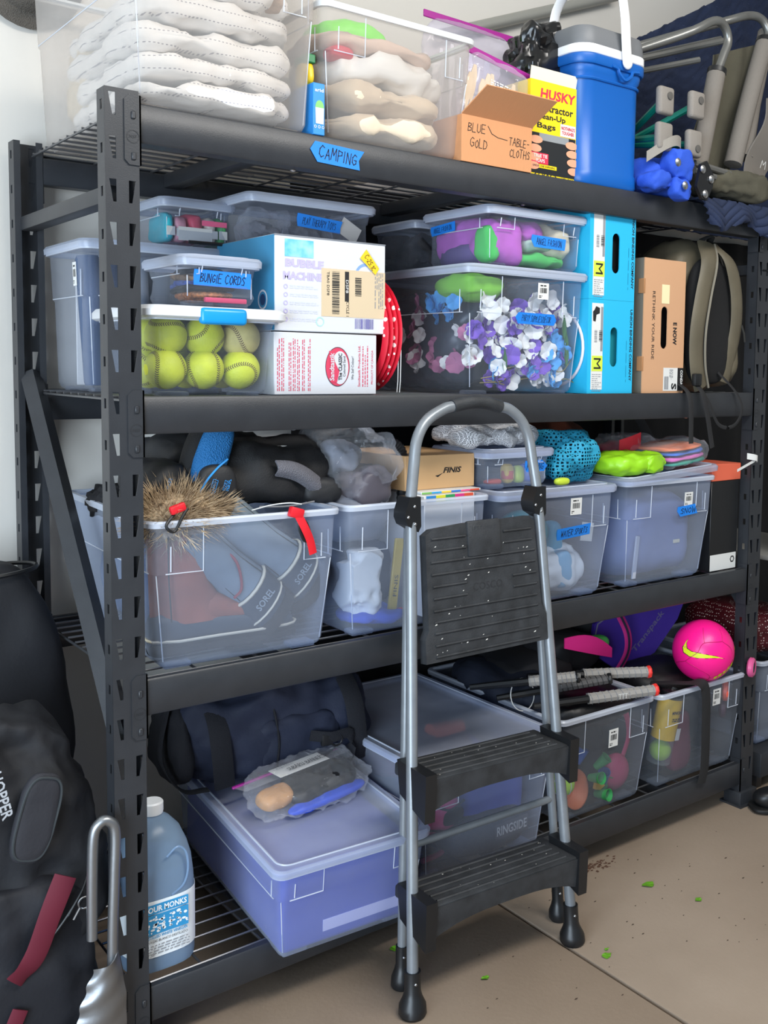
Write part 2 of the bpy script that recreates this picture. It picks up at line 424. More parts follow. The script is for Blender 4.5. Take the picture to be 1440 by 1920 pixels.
# ------------------------------------------------------------------ step ladder
M_tube = mat('grey_ladder_tube', '#858a8f', .36, metal=.35, bump=.05, bs=150, var=.06, vs=30)
M_rub = mat('black_ladder_plastic', '#2c2e31', .6, bump=.35, bs=260, var=.3, vs=25)
M_paint = mat('white_paint_speck', '#d8d6d0', .6)
M_blk = mat('black_plastic', '#17181a', .4)
M_rivet = mat('rivet', '#a9abae', .35, metal=1)
lad = thing('step_ladder', 'folded grey step ladder with black treads leaning on the rack', 'ladder', (.76, -.17, 0))
O = Vector((.76, -.17, 0))
def L3(p): return tuple(Vector(p)-O)
fL, fR = Vector((.537, -.212, .02)), Vector((.990, -.224, .02)); hL, hR = Vector((.612, -.085, 1.06)), Vector((.977, -.085, 1.06))
rL, rR = Vector((.575, -.118, .02)), Vector((1.035, -.130, .02)); kL, kR = Vector((.630, -.052, 1.05)), Vector((.990, -.052, 1.05))
topz = 1.262; cxm = .805
arc = [hL]+[Vector(p) for p in ((.628, -.072, 1.13), (.640, -.066, 1.185), (.668, -.062, 1.225), (.715, -.058, 1.249), (.745, -.057, 1.256))]
arc2 = [Vector(p) for p in ((.878, -.057, 1.254), (.912, -.058, 1.246), (.945, -.062, 1.220), (.965, -.066, 1.180), (.972, -.072, 1.13))]+[hR]
tubeA = [fL]+arc; tubeB = arc2+[fR]
obj('front_frame', G().tube([L3(p) for p in [fL]+catmull(arc+[Vector((cxm, -.056, 1.264))]+arc2, 6)+[fR]], .0125, 12), M_tube, lad)
obj('grip', G().tube([L3(p) for p in catmull([(.742, -.057, 1.2555), (.775, -.056, 1.262), (.81, -.056, 1.265), (.845, -.056, 1.262), (.882, -.057, 1.253)], 5)], .0155, 12), M_rub, lad)
obj('rear_leg', G().tube([L3(rL), L3(kL)], .0105, 10), M_tube, lad)
obj('rear_leg', G().tube([L3(rR), L3(kR)], .0105, 10), M_tube, lad)
def along(a, b, z): t = (z-a.z)/(b.z-a.z); return a.lerp(b, t)
obj('cross_bar', G().tube([L3(along(fL, hL, .185)), L3(along(fR, hR, .165))], .011, 10), M_tube, lad)
obj('cross_bar', G().tube([L3(along(rL, kL, .30)), L3(along(rR, kR, .30))], .009, 10), M_tube, lad)
for p, q, r in ((fL, hL, 1), (fR, hR, 1), (rL, kL, .8), (rR, kR, .8)):
    a = p.copy(); a.z = 0; b = along(p, q, .085)
    g = G(); d = (b-a)
    ringz = [(.026, 0), (.030, .006), (.029, .022), (.021, .038), (.0175, .05), (.0175, .09)]
    rings = []
    for rr, zz in ringz:
        c = a+d*(zz/.085); rings.append([(c.x-O.x+rr*r*math.cos(t*PI/8), c.y-O.y+rr*r*math.sin(t*PI/8), zz) for t in range(16)])
    f = obj('rubber_foot', g.loft(rings), M_blk, lad)
    c = along(p, q, .07)
    obj('rivet', G().sphere(L3((c.x-.004, c.y-.0165*r, c.z)), .0035, 8, 6), M_rivet, f)
for h, k, s in ((hL, kL, -1), (hR, kR, 1)):
    g = G()
    pr = [(-.015, .036), (.013, .036), (.015, -.028), (.008, -.040), (-.020, -.024), (-.027, -.008), (-.026, .006)]
    if s < 0 or True:
        rings = [[(h.x-O.x+a, h.y-O.y+yy, h.z-.03+b) for a, b in pr] for yy in (.026, -.018)]
        g.loft(rings)
    br = obj('hinge_bracket', g, M_blk, lad, smooth=30)
    for a, b in ((-.019, -.006), (-.003, .016), (-.001, -.022)):
        obj('rivet', G().sphere(L3((h.x+a, h.y-.0185, h.z-.03+b)), (.0038, .003, .0038), 10, 6), M_rivet, br)
# folded platform
pl = [Vector(p) for p in ((.632, -.093, 1.000), (.948, -.093, 1.000), (.985, -.128, .712), (.624, -.128, .712))]
Xd = Vector((1, 0, 0)); Yd = (Vector((.79, -.093, 1.0))-Vector((.79, -.128, .712))).normalized()
PM = plane(Vector((.79, -.118, .855))-O, Xd, Yd)
hw0, hw1, hh = .159, .176, .145
outl = [(-hw1, -hh), (hw1, -hh), (hw1, -hh+.06), (hw0+.004, -hh+.085), (hw0-.004, hh-.012), (hw0-.02, hh+.002), (.045, hh), (-.045, hh), (-hw0+.02, hh-.006), (-hw0, hh-.018), (-hw0-.006, -hh+.07), (-hw1, -hh+.05)]
g = G().plate(outl, [], .022, PM @ Matrix.Translation((0, 0, -.012)))
pf = obj('platform', g, M_rub, lad, smooth=0)
R = random.Random(4)
rows = [(.118, 0), (.093, 0), (.068, 2), (.042, 2), (.016, 1), (-.010, 1), (-.036, 2), (-.060, 2), (-.084, 2), (-.110, 2), (-.134, 2)]
for yy, kind in rows:
    if kind == 0: segs = [(-.145, -.052), (.058, .143)]
    elif kind == 1: segs = [(-.148, -.056), (.078, .15)]
    else: segs = [(-.150, .150)]
    for a, b in segs: obj('tread_rib', G().tube([(a, yy, .0105), (b, yy, .0105)], .0032, 6, M=PM), M_rub, pf)
obj('fold_latch', G().rbox(-.047, .047, .07, .149, .004, .016, .004, 2, PM), M_rub, pf)
text('LIFT TO FOLD', PM @ Matrix.Translation((0, .132, .0158)), .008, M_steel, pf, .07)
text('COSCO', PM @ Matrix.Translation((.005, .003, .0102)), .017, M_steel_d, pf, .085)
g = G()
for i in range(46):
    a, b = R.uniform(-.15, .15), R.uniform(-.14, .12); w = R.uniform(.0006, .0018)
    g.add([(a-w*R.uniform(1, 3), b-w, .0108), (a+w, b-w*.5, .0108), (a+w*R.uniform(1, 2), b+w, .0108), (a-w, b+w*.6, .0108)], [(0, 1, 2, 3)], PM)
obj('paint_specks', g, M_paint, pf, smooth=0, kind='stuff')
# treads
for zt, nm in ((.478, 0), (.222, 1)):
    a = along(fL, hL, zt); b = along(fR, hR, zt-.012); dx = b-a
    g = G(); mid = (a+b)/2-O; Wd = (b-a).length
    TM = plane((mid.x, mid.y, mid.z), dx, Vector((0, 1, 0)))
    hw = Wd/2-.006
    # tread top with raised ribs, front apron and end caps
    g.rbox(-hw, hw, -.052, .075, -.016, .012, .005, 2, TM)
    rings = []
    for t in range(13):
        x = -hw+2*hw*t/12; dr = -.032-.030*abs(t/6-1)**3
        rings.append([(x, -.055, .010), (x, -.052, dr), (x, -.043, dr), (x, -.043, .0)])
    g.loft(rings, True, True, True, TM)
    st = obj('tread', g, M_rub, lad)
    for yy in (-.035, -.012, .012, .036, .058): obj('tread_rib', G().tube([(-hw+.03, yy, .012), (hw-.03, yy, .012)], .0035, 6, M=TM), M_rub, st)
    for s in (-1, 1):
        cg = G(); x = s*hw
        cg.loft([[(x+s*e-.013, -.062, -.075), (x+s*e+.013, -.062, -.075), (x+s*e+.016, -.060, .025), (x+s*e-.012, -.060, .025)] if y == 0 else
                 [(x+s*e-.013, .03, -.04), (x+s*e+.013, .03, -.04), (x+s*e+.016, .045, .03), (x+s*e-.012, .045, .03)] for y in (0, 1) for e in (.002,)], True, True, True, TM)
        obj('end_cap', cg, M_blk, st, smooth=30)
    g = G()
    for i in range(22):
        a_, b_ = R.uniform(-hw+.03, hw-.03), R.uniform(-.04, .06); w = R.uniform(.0005, .0014)
        g.add([(a_-w*2, b_-w, .0126), (a_+w, b_-w, .0126), (a_+w*2, b_+w, .0126), (a_-w, b_+w, .0126)], [(0, 1, 2, 3)], TM)
    obj('paint_specks', g, M_paint, st, smooth=0, kind='stuff')
# ------------------------------------------------------------------ storage bins
M_clear = clear('clear_bin_plastic', '#dfe6f2', '#d2dcf0', .14, .25, .36)
M_smoke = clear('smoky_bin_plastic', '#dde0e6', '#b9c0cb', .075, .22, .34)
M_crystal = clear('crystal_bin_plastic', '#eceff5', '#c9d0dc', .05, .15, .30)
M_lidc = clear('crystal_lid_plastic', '#e4e9f2', '#ced6e6', .42, .25, .35)
M_clear_rim = clear('clear_rim_plastic', '#e6ecf5', '#d5dcea', .62, .25, .25)
M_clear_rib = clear('moulded_rib_plastic', '#eef2f8', '#e6ebf4', .55, .3, .2)
M_lid = clear('clear_lid_plastic', '#d8dff0', '#c9d1e6', .34, .28, .35)
M_milky = clear('milky_tote_plastic', '#eae6e2', '#dedad7', .17, .3, .35)
M_milky_rim = clear('milky_tote_rim', '#eef0f2', '#dfe2e4', .72, .3, .2)
M_tape = mat('blue_painter_tape', '#1b7fe0', .65, bump=.2, bs=400)
M_ink = mat('black_marker_ink', '#12141c', .6)
M_white = mat('white_paper', '#dadad7', .7)
M_print = mat('black_print', '#1d1d1f', .6)
M_greyprint = mat('grey_print', '#8d8f94', .7)

def make_bin(name, label, cat, loc, w, d, h, rz=0, lid=None, group=None, body=None, rimm=None, lidm=None, taper=.030, rx=0, step=.64, panel=(.11, .085), lid_h=.022, ribs=True, rr=.024):
    """open or lidded tote; origin at the bottom centre, front towards -y"""
    body = body or M_clear; rimm = rimm or M_clear_rim; lidm = lidm or M_lid
    t = thing(name, label, cat, loc, group=group, rot=(rx, 0, rz))
    zs = step*h
    def ins(z):
        return taper-(taper-.014)*(z/zs) if z < zs else .011-.004*(z-zs)/(h-zs)
    prof = [(.0, taper+.012), (.006, taper+.004), (.018, taper-.001), (zs*.5, ins(zs*.5)), (zs-.002, .0145), (zs+.002, .0112), (h-.01, .0072)]
    rings = [ring(w-2*i, d-2*i, max(.012, rr-i*.3), z) for z, i in prof]
    obj('body', G().loft(rings, True, False), body, t)
    ro = [ring(w-2*i, d-2*i, max(.012, rr-i*.3), z) for i, z in ((.0075, h-.013), (.0, h-.013), (-.001, h-.004), (.0015, h), (.0095, h), (.011, h-.006))]
    rm = obj('rim', G().loft(ro, False, False), rimm, t)
    t['ins'] = 0
    if ribs:
        g = G(); yf = lambda z: -(d/2-ins(z)); xs = lambda z: w/2-ins(z); e = .0008
        pl, pr_ = panel; zt = h-.016; zb = zs+.003
        for s, pw in ((-1, pl), (1, pr_)):
            xe = s*(w/2-pw)
            g.tube([(s*(w/2-.035), yf(zb)-e, zb), (xe, yf(zb)-e, zb), (xe, yf(zt)-e, zt)], .0013, 5)
            for q in (.045,): g.tube([(s*(w/2-q), yf(zb)-e, zb+.004), (s*(w/2-q), yf(zb+.05)-e, zb+min(.06, (h-zs)*.5))], .0014, 5)
            g.tube([(s*(xs(zb)+e), -d/2+.035, zb), (s*(xs(zb)+e), d/2-.035, zb)], .0012, 5)
            g.tube([(s*(xs(zb)+e), -d/2+.045, zb), (s*(xs(zb)+e), -d/2+.045, zb+min(.06, (h-zs)*.5))], .0014, 5)
            # moulded corner line
            g.tube([(s*(w/2-ins(.02)-.008), yf(.02)+.007, .016), (s*(w/2-ins(zs)-.008), yf(zs)+.007, zs)], .0012, 5)
        obj('moulded_rib', g, M_clear_rib, t, kind='stuff')
    for sx in (-1, 1):
        for sy in (-1, 1):
            obj('foot', G().rbox(sx*(w/2-taper-.04)-.028, sx*(w/2-taper-.04)+.028, sy*(d/2-taper-.034)-.02, sy*(d/2-taper-.034)+.02, -.004, .008, .004, 2), body, t)
    if lid:
        lg = G(); o = .004
        lr = [ring(w+2*o-2*i, d+2*o-2*i, max(.01, rr-i*.3), z) for i, z in ((.001, h-.010), (.0, h+.002), (.004, h+.008), (.022, h+.008), (.028, h+.003), (.06, h+.003))]
        lo = obj('lid', lg.loft(lr, False, True), lidm, t)
        lo2 = G().tube([(x, y, h+.0085) for x, y, z in ring(w-.03, d-.03, .026, 0)], .0022, 5, closed=True)
        obj('lid_ridge', lo2, rimm, lo)
    def fy(z): return -(d/2-ins(z))
    t_api = dict(root=t, ins=ins, w=w, d=d, h=h, fy=fy)
    return t_api
def front_plane(b, x, z, left=False):
    """print plane on the front (or left) wall of a bin, following its slope"""
    i0, i1 = b['ins'](z-.01), b['ins'](z+.01); sl = (i1-i0)/.02
    if left:
        return plane((-(b['w']/2-b['ins'](z))-.0016, x, z), (0, -1, 0), (sl, 0, 1))
    return plane((x, -(b['d']/2-b['ins'](z))-.0016, z), (1, 0, 0), (0, sl, 1))
def tape(b, x, z, w, h, t, seed=1, left=False, tilt=0, th=.52, pen=None, root=None, M=None, notch=.35):
    pen = pen or min(.0019, w*.74/len(t)*.19)
    Pm = (M if M is not None else front_plane(b, x, z, left)) @ Matrix.Rotation(tilt, 4, 'Z'); R = random.Random(seed)
    k = h*notch
    pts = [(-w/2+k*R.uniform(.2, 1), -h/2), (w/2-k*R.uniform(0, .3), -h/2+h*.04), (w/2+k*R.uniform(-.6, .6), h*.0), (w/2-k*R.uniform(-.4, .8), h/2), (-w/2+k*R.uniform(0, .5), h/2-h*.03), (-w/2-k*R.uniform(-.3, .5), h*.05)]
    g = G().add([(a, c, zz) for zz in (0, .0007) for a, c in pts], [tuple(range(5, -1, -1)), tuple(range(6, 12))]+[(i, (i+1) % 6, 6+(i+1) % 6, 6+i) for i in range(6)], Pm)
    o = obj('tape_label', g, M_tape, root or b['root'], smooth=0, label='blue tape label lettered '+t)
    obj('handwriting', hand_g(t, Pm @ Matrix.Translation((0, 0, .0007)), h*th, w*.74, pen, seed=seed), M_ink, o, smooth=0)
def sticker(b, x, z, w=.036, h=.046, seed=1, left=False):
    Pm = front_plane(b, x, z, left)
    o = obj('barcode_sticker', quad_g(Pm, -w/2, w/2, -h/2, h/2, .0006), M_white, b['root'], smooth=0)
    q = Pm @ Matrix.Translation((0, 0, .0006))
    g = barcode_g(q, -w*.32, w*.32, -h*.12, h*.2, seed); k = dashes_g(q, -w*.3, w*.25, h*.27, h*.4, 1, seed, word=w*.2); g.add(k.v, k.f)
    k = dashes_g(q, -w*.4, -w*.1, -h*.42, -h*.25, 2, seed, word=w*.15); g.add(k.v, k.f)
    obj('sticker_print', g, M_print, o, smooth=0)

B = {}
# top shelf
B['A'] = make_bin('storage_tote', 'large milky tote of white blankets at left end of top shelf', 'storage bin', (.2385, .285, T), .398, .60, .345, body=M_milky, rimm=M_milky_rim, group='clear storage bins', taper=.024)
B['B'] = make_bin('storage_tote', 'milky open tote of beige cloth beside brown cardboard box', 'storage bin', (.6415, .280, T), .407, .57, .272, body=M_milky, rimm=M_milky_rim, group='clear storage bins', taper=.030)
# second shelf
B['ball'] = make_bin('storage_bin', 'clear bin of yellow softballs with white lid and blue latch', 'storage bin', (.225, .17, S2), .275, .30, .158, taper=.022, group='clear storage bins', body=M_crystal, lidm=M_lidc, ribs=False, step=.82)
B['tall'] = make_bin('storage_bin', 'tall lidded clear bin at the back, behind the softball bin', 'storage bin', (.235, .455, S2), .345, .27, .312, lid=True, group='clear storage bins', body=M_crystal, lidm=M_lidc, taper=.02)
B['small'] = make_bin('storage_bin', 'small lidded bin of bright craft packs on tall back bin', 'storage bin', (.325, .43, S2+.324), .178, .20, .095, lid=True, group='clear storage bins', body=M_crystal, lidm=M_lidc, taper=.012, panel=(.045, .035))
B['bung'] = make_bin('storage_bin', 'small lidded bin taped BUNGIE CORDS on the softball bin', 'storage bin', (.2485, .155, S2+.1785), .175, .21, .088, lid=True, group='clear storage bins', body=M_crystal, lidm=M_lidc, taper=.010, panel=(.04, .035), lid_h=.01)
B['play'] = make_bin('storage_bin', 'lidded bin taped PLAY THERAPY TOYS on the bubble machine box', 'storage bin', (.557, .335, S2+.336), .335, .23, .098, lid=True, group='clear storage bins', body=M_crystal, lidm=M_lidc, taper=.014, ribs=False)
B['party'] = make_bin('storage_bin', 'lidded bin of purple and white flowers taped PARTY SUPPLIES', 'storage bin', (1.045, .285, S2), .398, .53, .298, lid=True, group='clear storage bins', body=M_crystal, lidm=M_lidc, taper=.026)
B['angel'] = make_bin('storage_bin', 'lidded bin with pink and green cloth taped ANGEL FASHION', 'storage bin', (1.080, .165, S2+.3105), .335, .27, .132, lid=True, group='clear storage bins', body=M_crystal, lidm=M_lidc, taper=.014, panel=(.09, .08))
B['dark'] = make_bin('storage_bin', 'lidded bin of dark clothes behind the ANGEL FASHION bin', 'storage bin', (1.06, .43, S2+.3105), .30, .21, .125, lid=True, group='clear storage bins', body=M_crystal, lidm=M_lidc, taper=.012, ribs=False)
# third shelf
B['boot'] = make_bin('storage_bin', 'open clear bin packed with winter boots on third shelf', 'storage bin', (.2745+.022, .300, S3), .413, .60, .297, rz=-.05, group='clear storage bins')
B['cloth'] = make_bin('storage_bin', 'open clear bin with white cloth, behind left ladder rail', 'storage bin', (.7135, .300, S3), .400, .60, .297, rz=-.02, group='clear storage bins')
B['water'] = make_bin('storage_bin', 'lidded clear bin taped WATER SPORTS right of ladder platform', 'storage bin', (1.146, .300, S3), .412, .60, .287, lid=True, group='clear storage bins', panel=(.1, .09))
B['snow'] = make_bin('storage_bin', 'clear bin taped SNOW with its lid lying askew on top', 'storage bin', (1.5815, .300, S3), .385, .60, .295, group='clear storage bins', panel=(.105, .085))
# bottom shelf
B['blue'] = make_bin('storage_bin', 'long bin full of blue cloth under the navy duffel bag', 'storage bin', (.494, .222, S4), .370, .62, .205, rz=-.06, rx=.055, lid=True, group='clear storage bins', taper=.024, panel=(.11, .09), step=.66)
B['box'] = make_bin('storage_bin', 'large lidded bin of boxing gear behind the ladder treads', 'storage bin', (.892, .265, S4), .420, .62, .292, lid=True, group='clear storage bins')
B['ten'] = make_bin('storage_bin', 'open clear bin of balls and toys under racket handles', 'storage bin', (1.3455, .30, S4), .372, .60, .292, group='clear storage bins', body=M_smoke, panel=(.095, .1))
B['foot'] = make_bin('storage_bin', 'open clear bin under the pink football with black strap', 'storage bin', (1.7535, .30, S4), .408, .60, .285, group='clear storage bins', body=M_smoke, panel=(.11, .085))
tape(B['bung'], -.005+.008, .052, .128, .032, 'BUNGIE CORDS', 3, tilt=-.03)
tape(B['play'], .015, .053, .118, .030, 'PLAY THERAPY TOYS', 4, tilt=-.08)
tape(B['party'], .028, .185, .13, .029, 'PARTY SUPPLIES/DECOR', 5, tilt=-.02)
sticker(B['party'], .045, .254, .036, .040, 5)
tape(B['angel'], .04, .066, .115, .030, 'ANGEL FASHION', 6, tilt=-.03)
tape(B['angel'], .055, .098, .10, .024, 'ANGEL FASHION', 7, left=True, tilt=.06)
tape(B['water'], .055, .178, .125, .032, 'WATER SPORTS', 8, tilt=.06)
sticker(B['water'], .055, .245, .04, .044, 8)
tape(B['snow'], .072, .20, .09, .030, 'SNOW', 9, tilt=.05, notch=.7)
sticker(B['snow'], .072, .232, .036, .040, 9)
sticker(B['ten'], .02, .205, .036, .050, 10)
sticker(B['foot'], .06, .232, .036, .05, 11)
sticker(B['tall'], -.06, .25, .022, .05, 12, left=True)
# camping tape on the top beam
tape(None, 0, 0, .12, .042, 'CAMPING', 2, tilt=-.06, root=rack, M=FR(.478, -.0005, T-.036))
# white lid with blue latches on the softball bin
M_wlid = mat('white_lid_plastic', '#d3d5d9', .35)
M_latch = mat('cyan_latch_plastic', '#1592d8', .3)
r0 = B['ball']['root']; w, d, h = .300, .325, .158
lr = [ring(w-2*i, d-2*i, .03, z) for i, z in ((.006, h-.010), (.0, h-.006), (0, h+.006), (.006, h+.014), (.03, h+.0155), (.06, h+.0155))]
lo = obj('white_lid', G().loft(lr, True, True), M_wlid, r0)
for sy in (-1, 1):
    obj('latch', G().rbox(-.045, .052, sy*(d/2-.004)-.010, sy*(d/2-.004)+.010, h-.020, h+.012, .008, 3), M_latch, lo)
# the loose lid of the snow bin
sl = thing('bin_lid', 'loose translucent lid tilted across the SNOW bin', 'bin lid', (1.575, .30, S3+.310), rot=(0, -.055, .03))
lr = [ring(.41-2*i, .62-2*i, .03, z) for i, z in ((.001, -.012), (.0, 0), (.004, .006), (.022, .006), (.028, .001), (.06, .001))]
obj('panel', G().loft(lr, False, True), M_lid, sl)
obj('ridge', G().tube([(x, y, .0065) for x, y, z in ring(.38, .59, .026, 0)], .0022, 5, closed=True), M_clear_rim, sl)
# ------------------------------------------------------------------ top shelf
def dotcloth(name, hexc, dot):
    m = mat(name, hexc, .9, bump=.3, bs=120, sheen=.2); nt = m.node_tree; N = nt.nodes; L = nt.links; b = N['Principled BSDF']
    tc = N.new('ShaderNodeTexCoord'); w1 = N.new('ShaderNodeTexWave'); w1.bands_direction = 'Z'; w1.inputs['Scale'].default_value = 14; w1.inputs['Distortion'].default_value = 1.2
    w2 = N.new('ShaderNodeTexWave'); w2.bands_direction = 'X'; w2.inputs['Scale'].default_value = 40
    for w in (w1, w2): L.new(tc.outputs['Object'], w.inputs[0])
    a = N.new('ShaderNodeMath'); a.operation = 'GREATER_THAN'; a.inputs[1].default_value = .985; L.new(w1.outputs['Fac'], a.inputs[0])
    c = N.new('ShaderNodeMath'); c.operation = 'GREATER_THAN'; c.inputs[1].default_value = .5; L.new(w2.outputs['Fac'], c.inputs[0])
    p = N.new('ShaderNodeMath'); p.operation = 'MULTIPLY'; L.new(a.outputs[0], p.inputs[0]); L.new(c.outputs[0], p.inputs[1])
    mx = N.new('ShaderNodeMix'); mx.data_type = 'RGBA'; L.new(p.outputs[0], mx.inputs['Factor']); mx.inputs['A'].default_value = (*lin(hexc), 1); mx.inputs['B'].default_value = (*lin(dot), 1)
    L.new(mx.outputs['Result'], b.inputs['Base Color']); return m
M_musl = dotcloth('white_muslin', '#eeecea', '#9a98a0')
M_beige = mat('beige_fleece', '#d8c6ae', .95, bump=.35, bs=90, var=.06, vs=12, sheen=.3)
M_tan = mat('tan_plush', '#b99f88', .95, bump=.8, bs=160, var=.2, vs=30, sheen=.3)
M_wfilm = clear('white_bag_film', '#ffffff', '#f4f5f6', .72, .35, .25)
M_film = clear('clear_film', '#fdfdff', '#e6e8ee', .06, .05, .30, spec=1)
M_red = mat('red_print', '#d8354f', .6)
def cloth(name, label, cat, c, size, m, p=5, n=14, amp=.008, fr=12, seed=0, rot=None, group=None, flat=0, oct=2):
    o = obj(name, G().soft((0, 0, size[2]/2), size, p, n, amp, fr, seed, oct=oct, flat=flat), m, smooth=60)
    return tag(o, label, cat, group, (c[0], c[1], c[2]), rot=rot)
for k, (z, hh, dx, dy, lab) in enumerate(((.022, .042, 0, 0, 'folded white muslin blanket at the bottom of the left tote'), (.066, .045, .004, .0, 'folded white dotted blanket second from the tote bottom'),
                              (.112, .055, -.004, .004, 'puffy white muslin blanket third in the left tote stack'), (.168, .06, .003, .0, 'crumpled white dotted blanket fourth in the left tote stack'))):
    cloth('folded_blanket', lab, 'blanket', (.2385+dx, .245+dy, T+z), (.338+.004*k, .48, hh), M_musl, 4.5, 22, .016, 11, k+2, group='white blankets in the tote', oct=3)
cloth('muslin_bundle', 'bunched white muslin heaped near the tote rim', 'blanket', (.29, .15, T+.226), (.26, .27, .09), M_musl, 2.6, 18, .03, 12, 9)
cloth('plush_toy', 'tan fluffy plush peeking over the white blankets', 'plush toy', (.35, .12, T+.245), (.12, .14, .09), M_tan, 2.4, 14, .02, 20, 4)
cloth('plush_toy', 'grey-brown plush at back of the blanket tote', 'plush toy', (.17, .16, T+.262), (.10, .14, .07), M_tan, 2.4, 14, .02, 18, 7)
cloth('cream_bundle', 'cream knit bundle against left side of blanket tote', 'blanket', (.135, .40, T+.03), (.12, .2, .17), mat('cream_knit', '#d9cbb4', .95, bump=.6, bs=110), 2.8, 14, .025, 16, 3)
# beige tote contents
for k, (z, hh, lab) in enumerate(((.02, .055, 'folded beige fleece lowest in the right tote'), (.076, .06, 'folded beige fleece above the lowest one in right tote'))):
    cloth('folded_fleece', lab, 'blanket', (.6415, .245, T+z), (.335, .46, hh), M_beige, 4, 22, .02, 9, k+20, group='beige fleece in the tote', oct=3)
bag = thing('plastic_sack', 'white plastic sack lying across the beige fleece', 'plastic bag', (.655, .16, T+.135))
obj('sack', G().soft((0, 0, .04), (.33, .26, .095), 2.8, 18, .03, 10, 31, oct=3), mat('white_sack', '#f1f1f0', .45, bump=.2, bs=60), bag, smooth=60)
obj('red_mark', G().soft((-.13, -.085, .058), (.06, .06, .03), 3, 8, .006, 10, 3), M_red, bag)
cloth('pink_fleece', 'rolled pink-beige fleece edge along top of right tote', 'blanket', (.63, .16, T+.20), (.31, .26, .045), mat('pink_fleece', '#dcc3b4', .95, bump=.4, bs=90), 3, 16, .018, 9, 5)
cloth('green_cloth', 'pale green cloth folded near the right tote rim', 'cloth', (.70, .26, T+.232), (.22, .2, .035), mat('pale_green_cloth', '#a9cba4', .9, bump=.3, bs=90), 3, 12, .012, 9, 6)
cloth('lime_bag', 'bright green bag poking above the right tote', 'bag', (.70, .33, T+.262), (.20, .16, .09), mat('lime_nylon', '#6fdc1e', .5, bump=.2, bs=60), 3, 12, .012, 12, 8)
# slim blue carton between the totes
bx = thing('slim_carton', 'slim blue carton standing between the two top totes', 'box', (.435, .05, T))
obj('carton', G().rbox(-.0135, .0135, -.05, .05, 0, .103, .0012, 1), mat('blue_carton', '#2a86d2', .45), bx)
q = FR(0, -.0503, .05)
obj('jar_print', disc_g(q @ Matrix.Translation((.001, .005, 0)), .014, rx=.010), mat('jar_green', '#7cc06a', .5), bx, smooth=0)
obj('jar_print', poly_g(q @ Matrix.Translation((.001, -.016, 0)), [(-.009, -.012), (.009, -.012), (.010, .02), (-.010, .02)], .0006), mat('jar_white', '#d6e6e4', .5), bx, smooth=0)
text('arid', FR(.0, -.0503, .089), .007, M_white, bx, .02, bold=.02)
g = G(); [g.add(*(lambda k: (k.v, k.f))(annulus_g(FR(-.009+.009*i, -.0503, .016), .002, .003, n=12))) for i in range(3)]
obj('icon_print', g, M_white, bx, smooth=0)
pk = thing('seed_packet', 'small yellow and green packet above the slim blue carton', 'packet', (.436, .06, T+.1045))
obj('pouch', G().soft((0, 0, .026), (.022, .06, .052), 3, 8, .004, 30, 1), mat('yellow_pouch', '#e4c21c', .4), pk)
obj('seal', G().rbox(-.010, .010, -.028, .028, .046, .064, .002, 1), mat('green_seal', '#1f7a48', .4), pk)

# cardboard carton with open flaps
M_card = mat('corrugated_card', '#c98e62', .85, bump=.15, bs=300, var=.05, vs=40, stretch=(60, 1, 1))
M_card_d = mat('card_edge', '#a87850', .9)
cb = thing('cardboard_box', 'open brown cardboard box lettered BLUE GOLD TABLECLOTHS', 'box', (.911, .125, T))
g = G(); w2, d2, hh, t = .107, .125, .104, .004
g.box(-w2, w2, -d2, d2, 0, t); g.box(-w2, w2, -d2, -d2+t, t, hh); g.box(-w2, w2, d2-t, d2, t, hh); g.box(-w2, -w2+t, -d2+t, d2-t, t, hh); g.box(w2-t, w2, -d2+t, d2-t, t, hh)
obj('carton', g, M_card, cb, smooth=0)
obj('flap', G().sheet(lambda u, v: (-w2+2*w2*u+v*.018, -d2-.068*v, hh+.052*v), 1, 1, .003), M_card, cb, smooth=0)
obj('flap', G().sheet(lambda u, v: (w2+.02*v, -d2+2*d2*u, hh+.06*v), 1, 1, -.003), M_card, cb, smooth=0)
for s, x, z, w, h, sd in (('BLUE', -.064, .078, .05, .019, 1), ('GOLD', -.058, .044, .05, .019, 2), ('TABLE-', .066, .064, .062, .018, 3), ('CLOTHS', .068, .038, .062, .018, 4)):
    obj('handwriting', hand_g(s, FR(x, -d2-.0004, z), h, w, .0014, seed=sd), M_ink, cb, smooth=0)
g = G(); pts = [(-.03, .088), (-.018, .072), (0, .066), (.03, .064)]
for a, b in zip(pts, pts[1:]): g.tube([(a[0], -d2-.0006, a[1]), (b[0], -d2-.0006, b[1])], .0007, 4)
obj('handwriting', g, M_ink, cb, smooth=0)

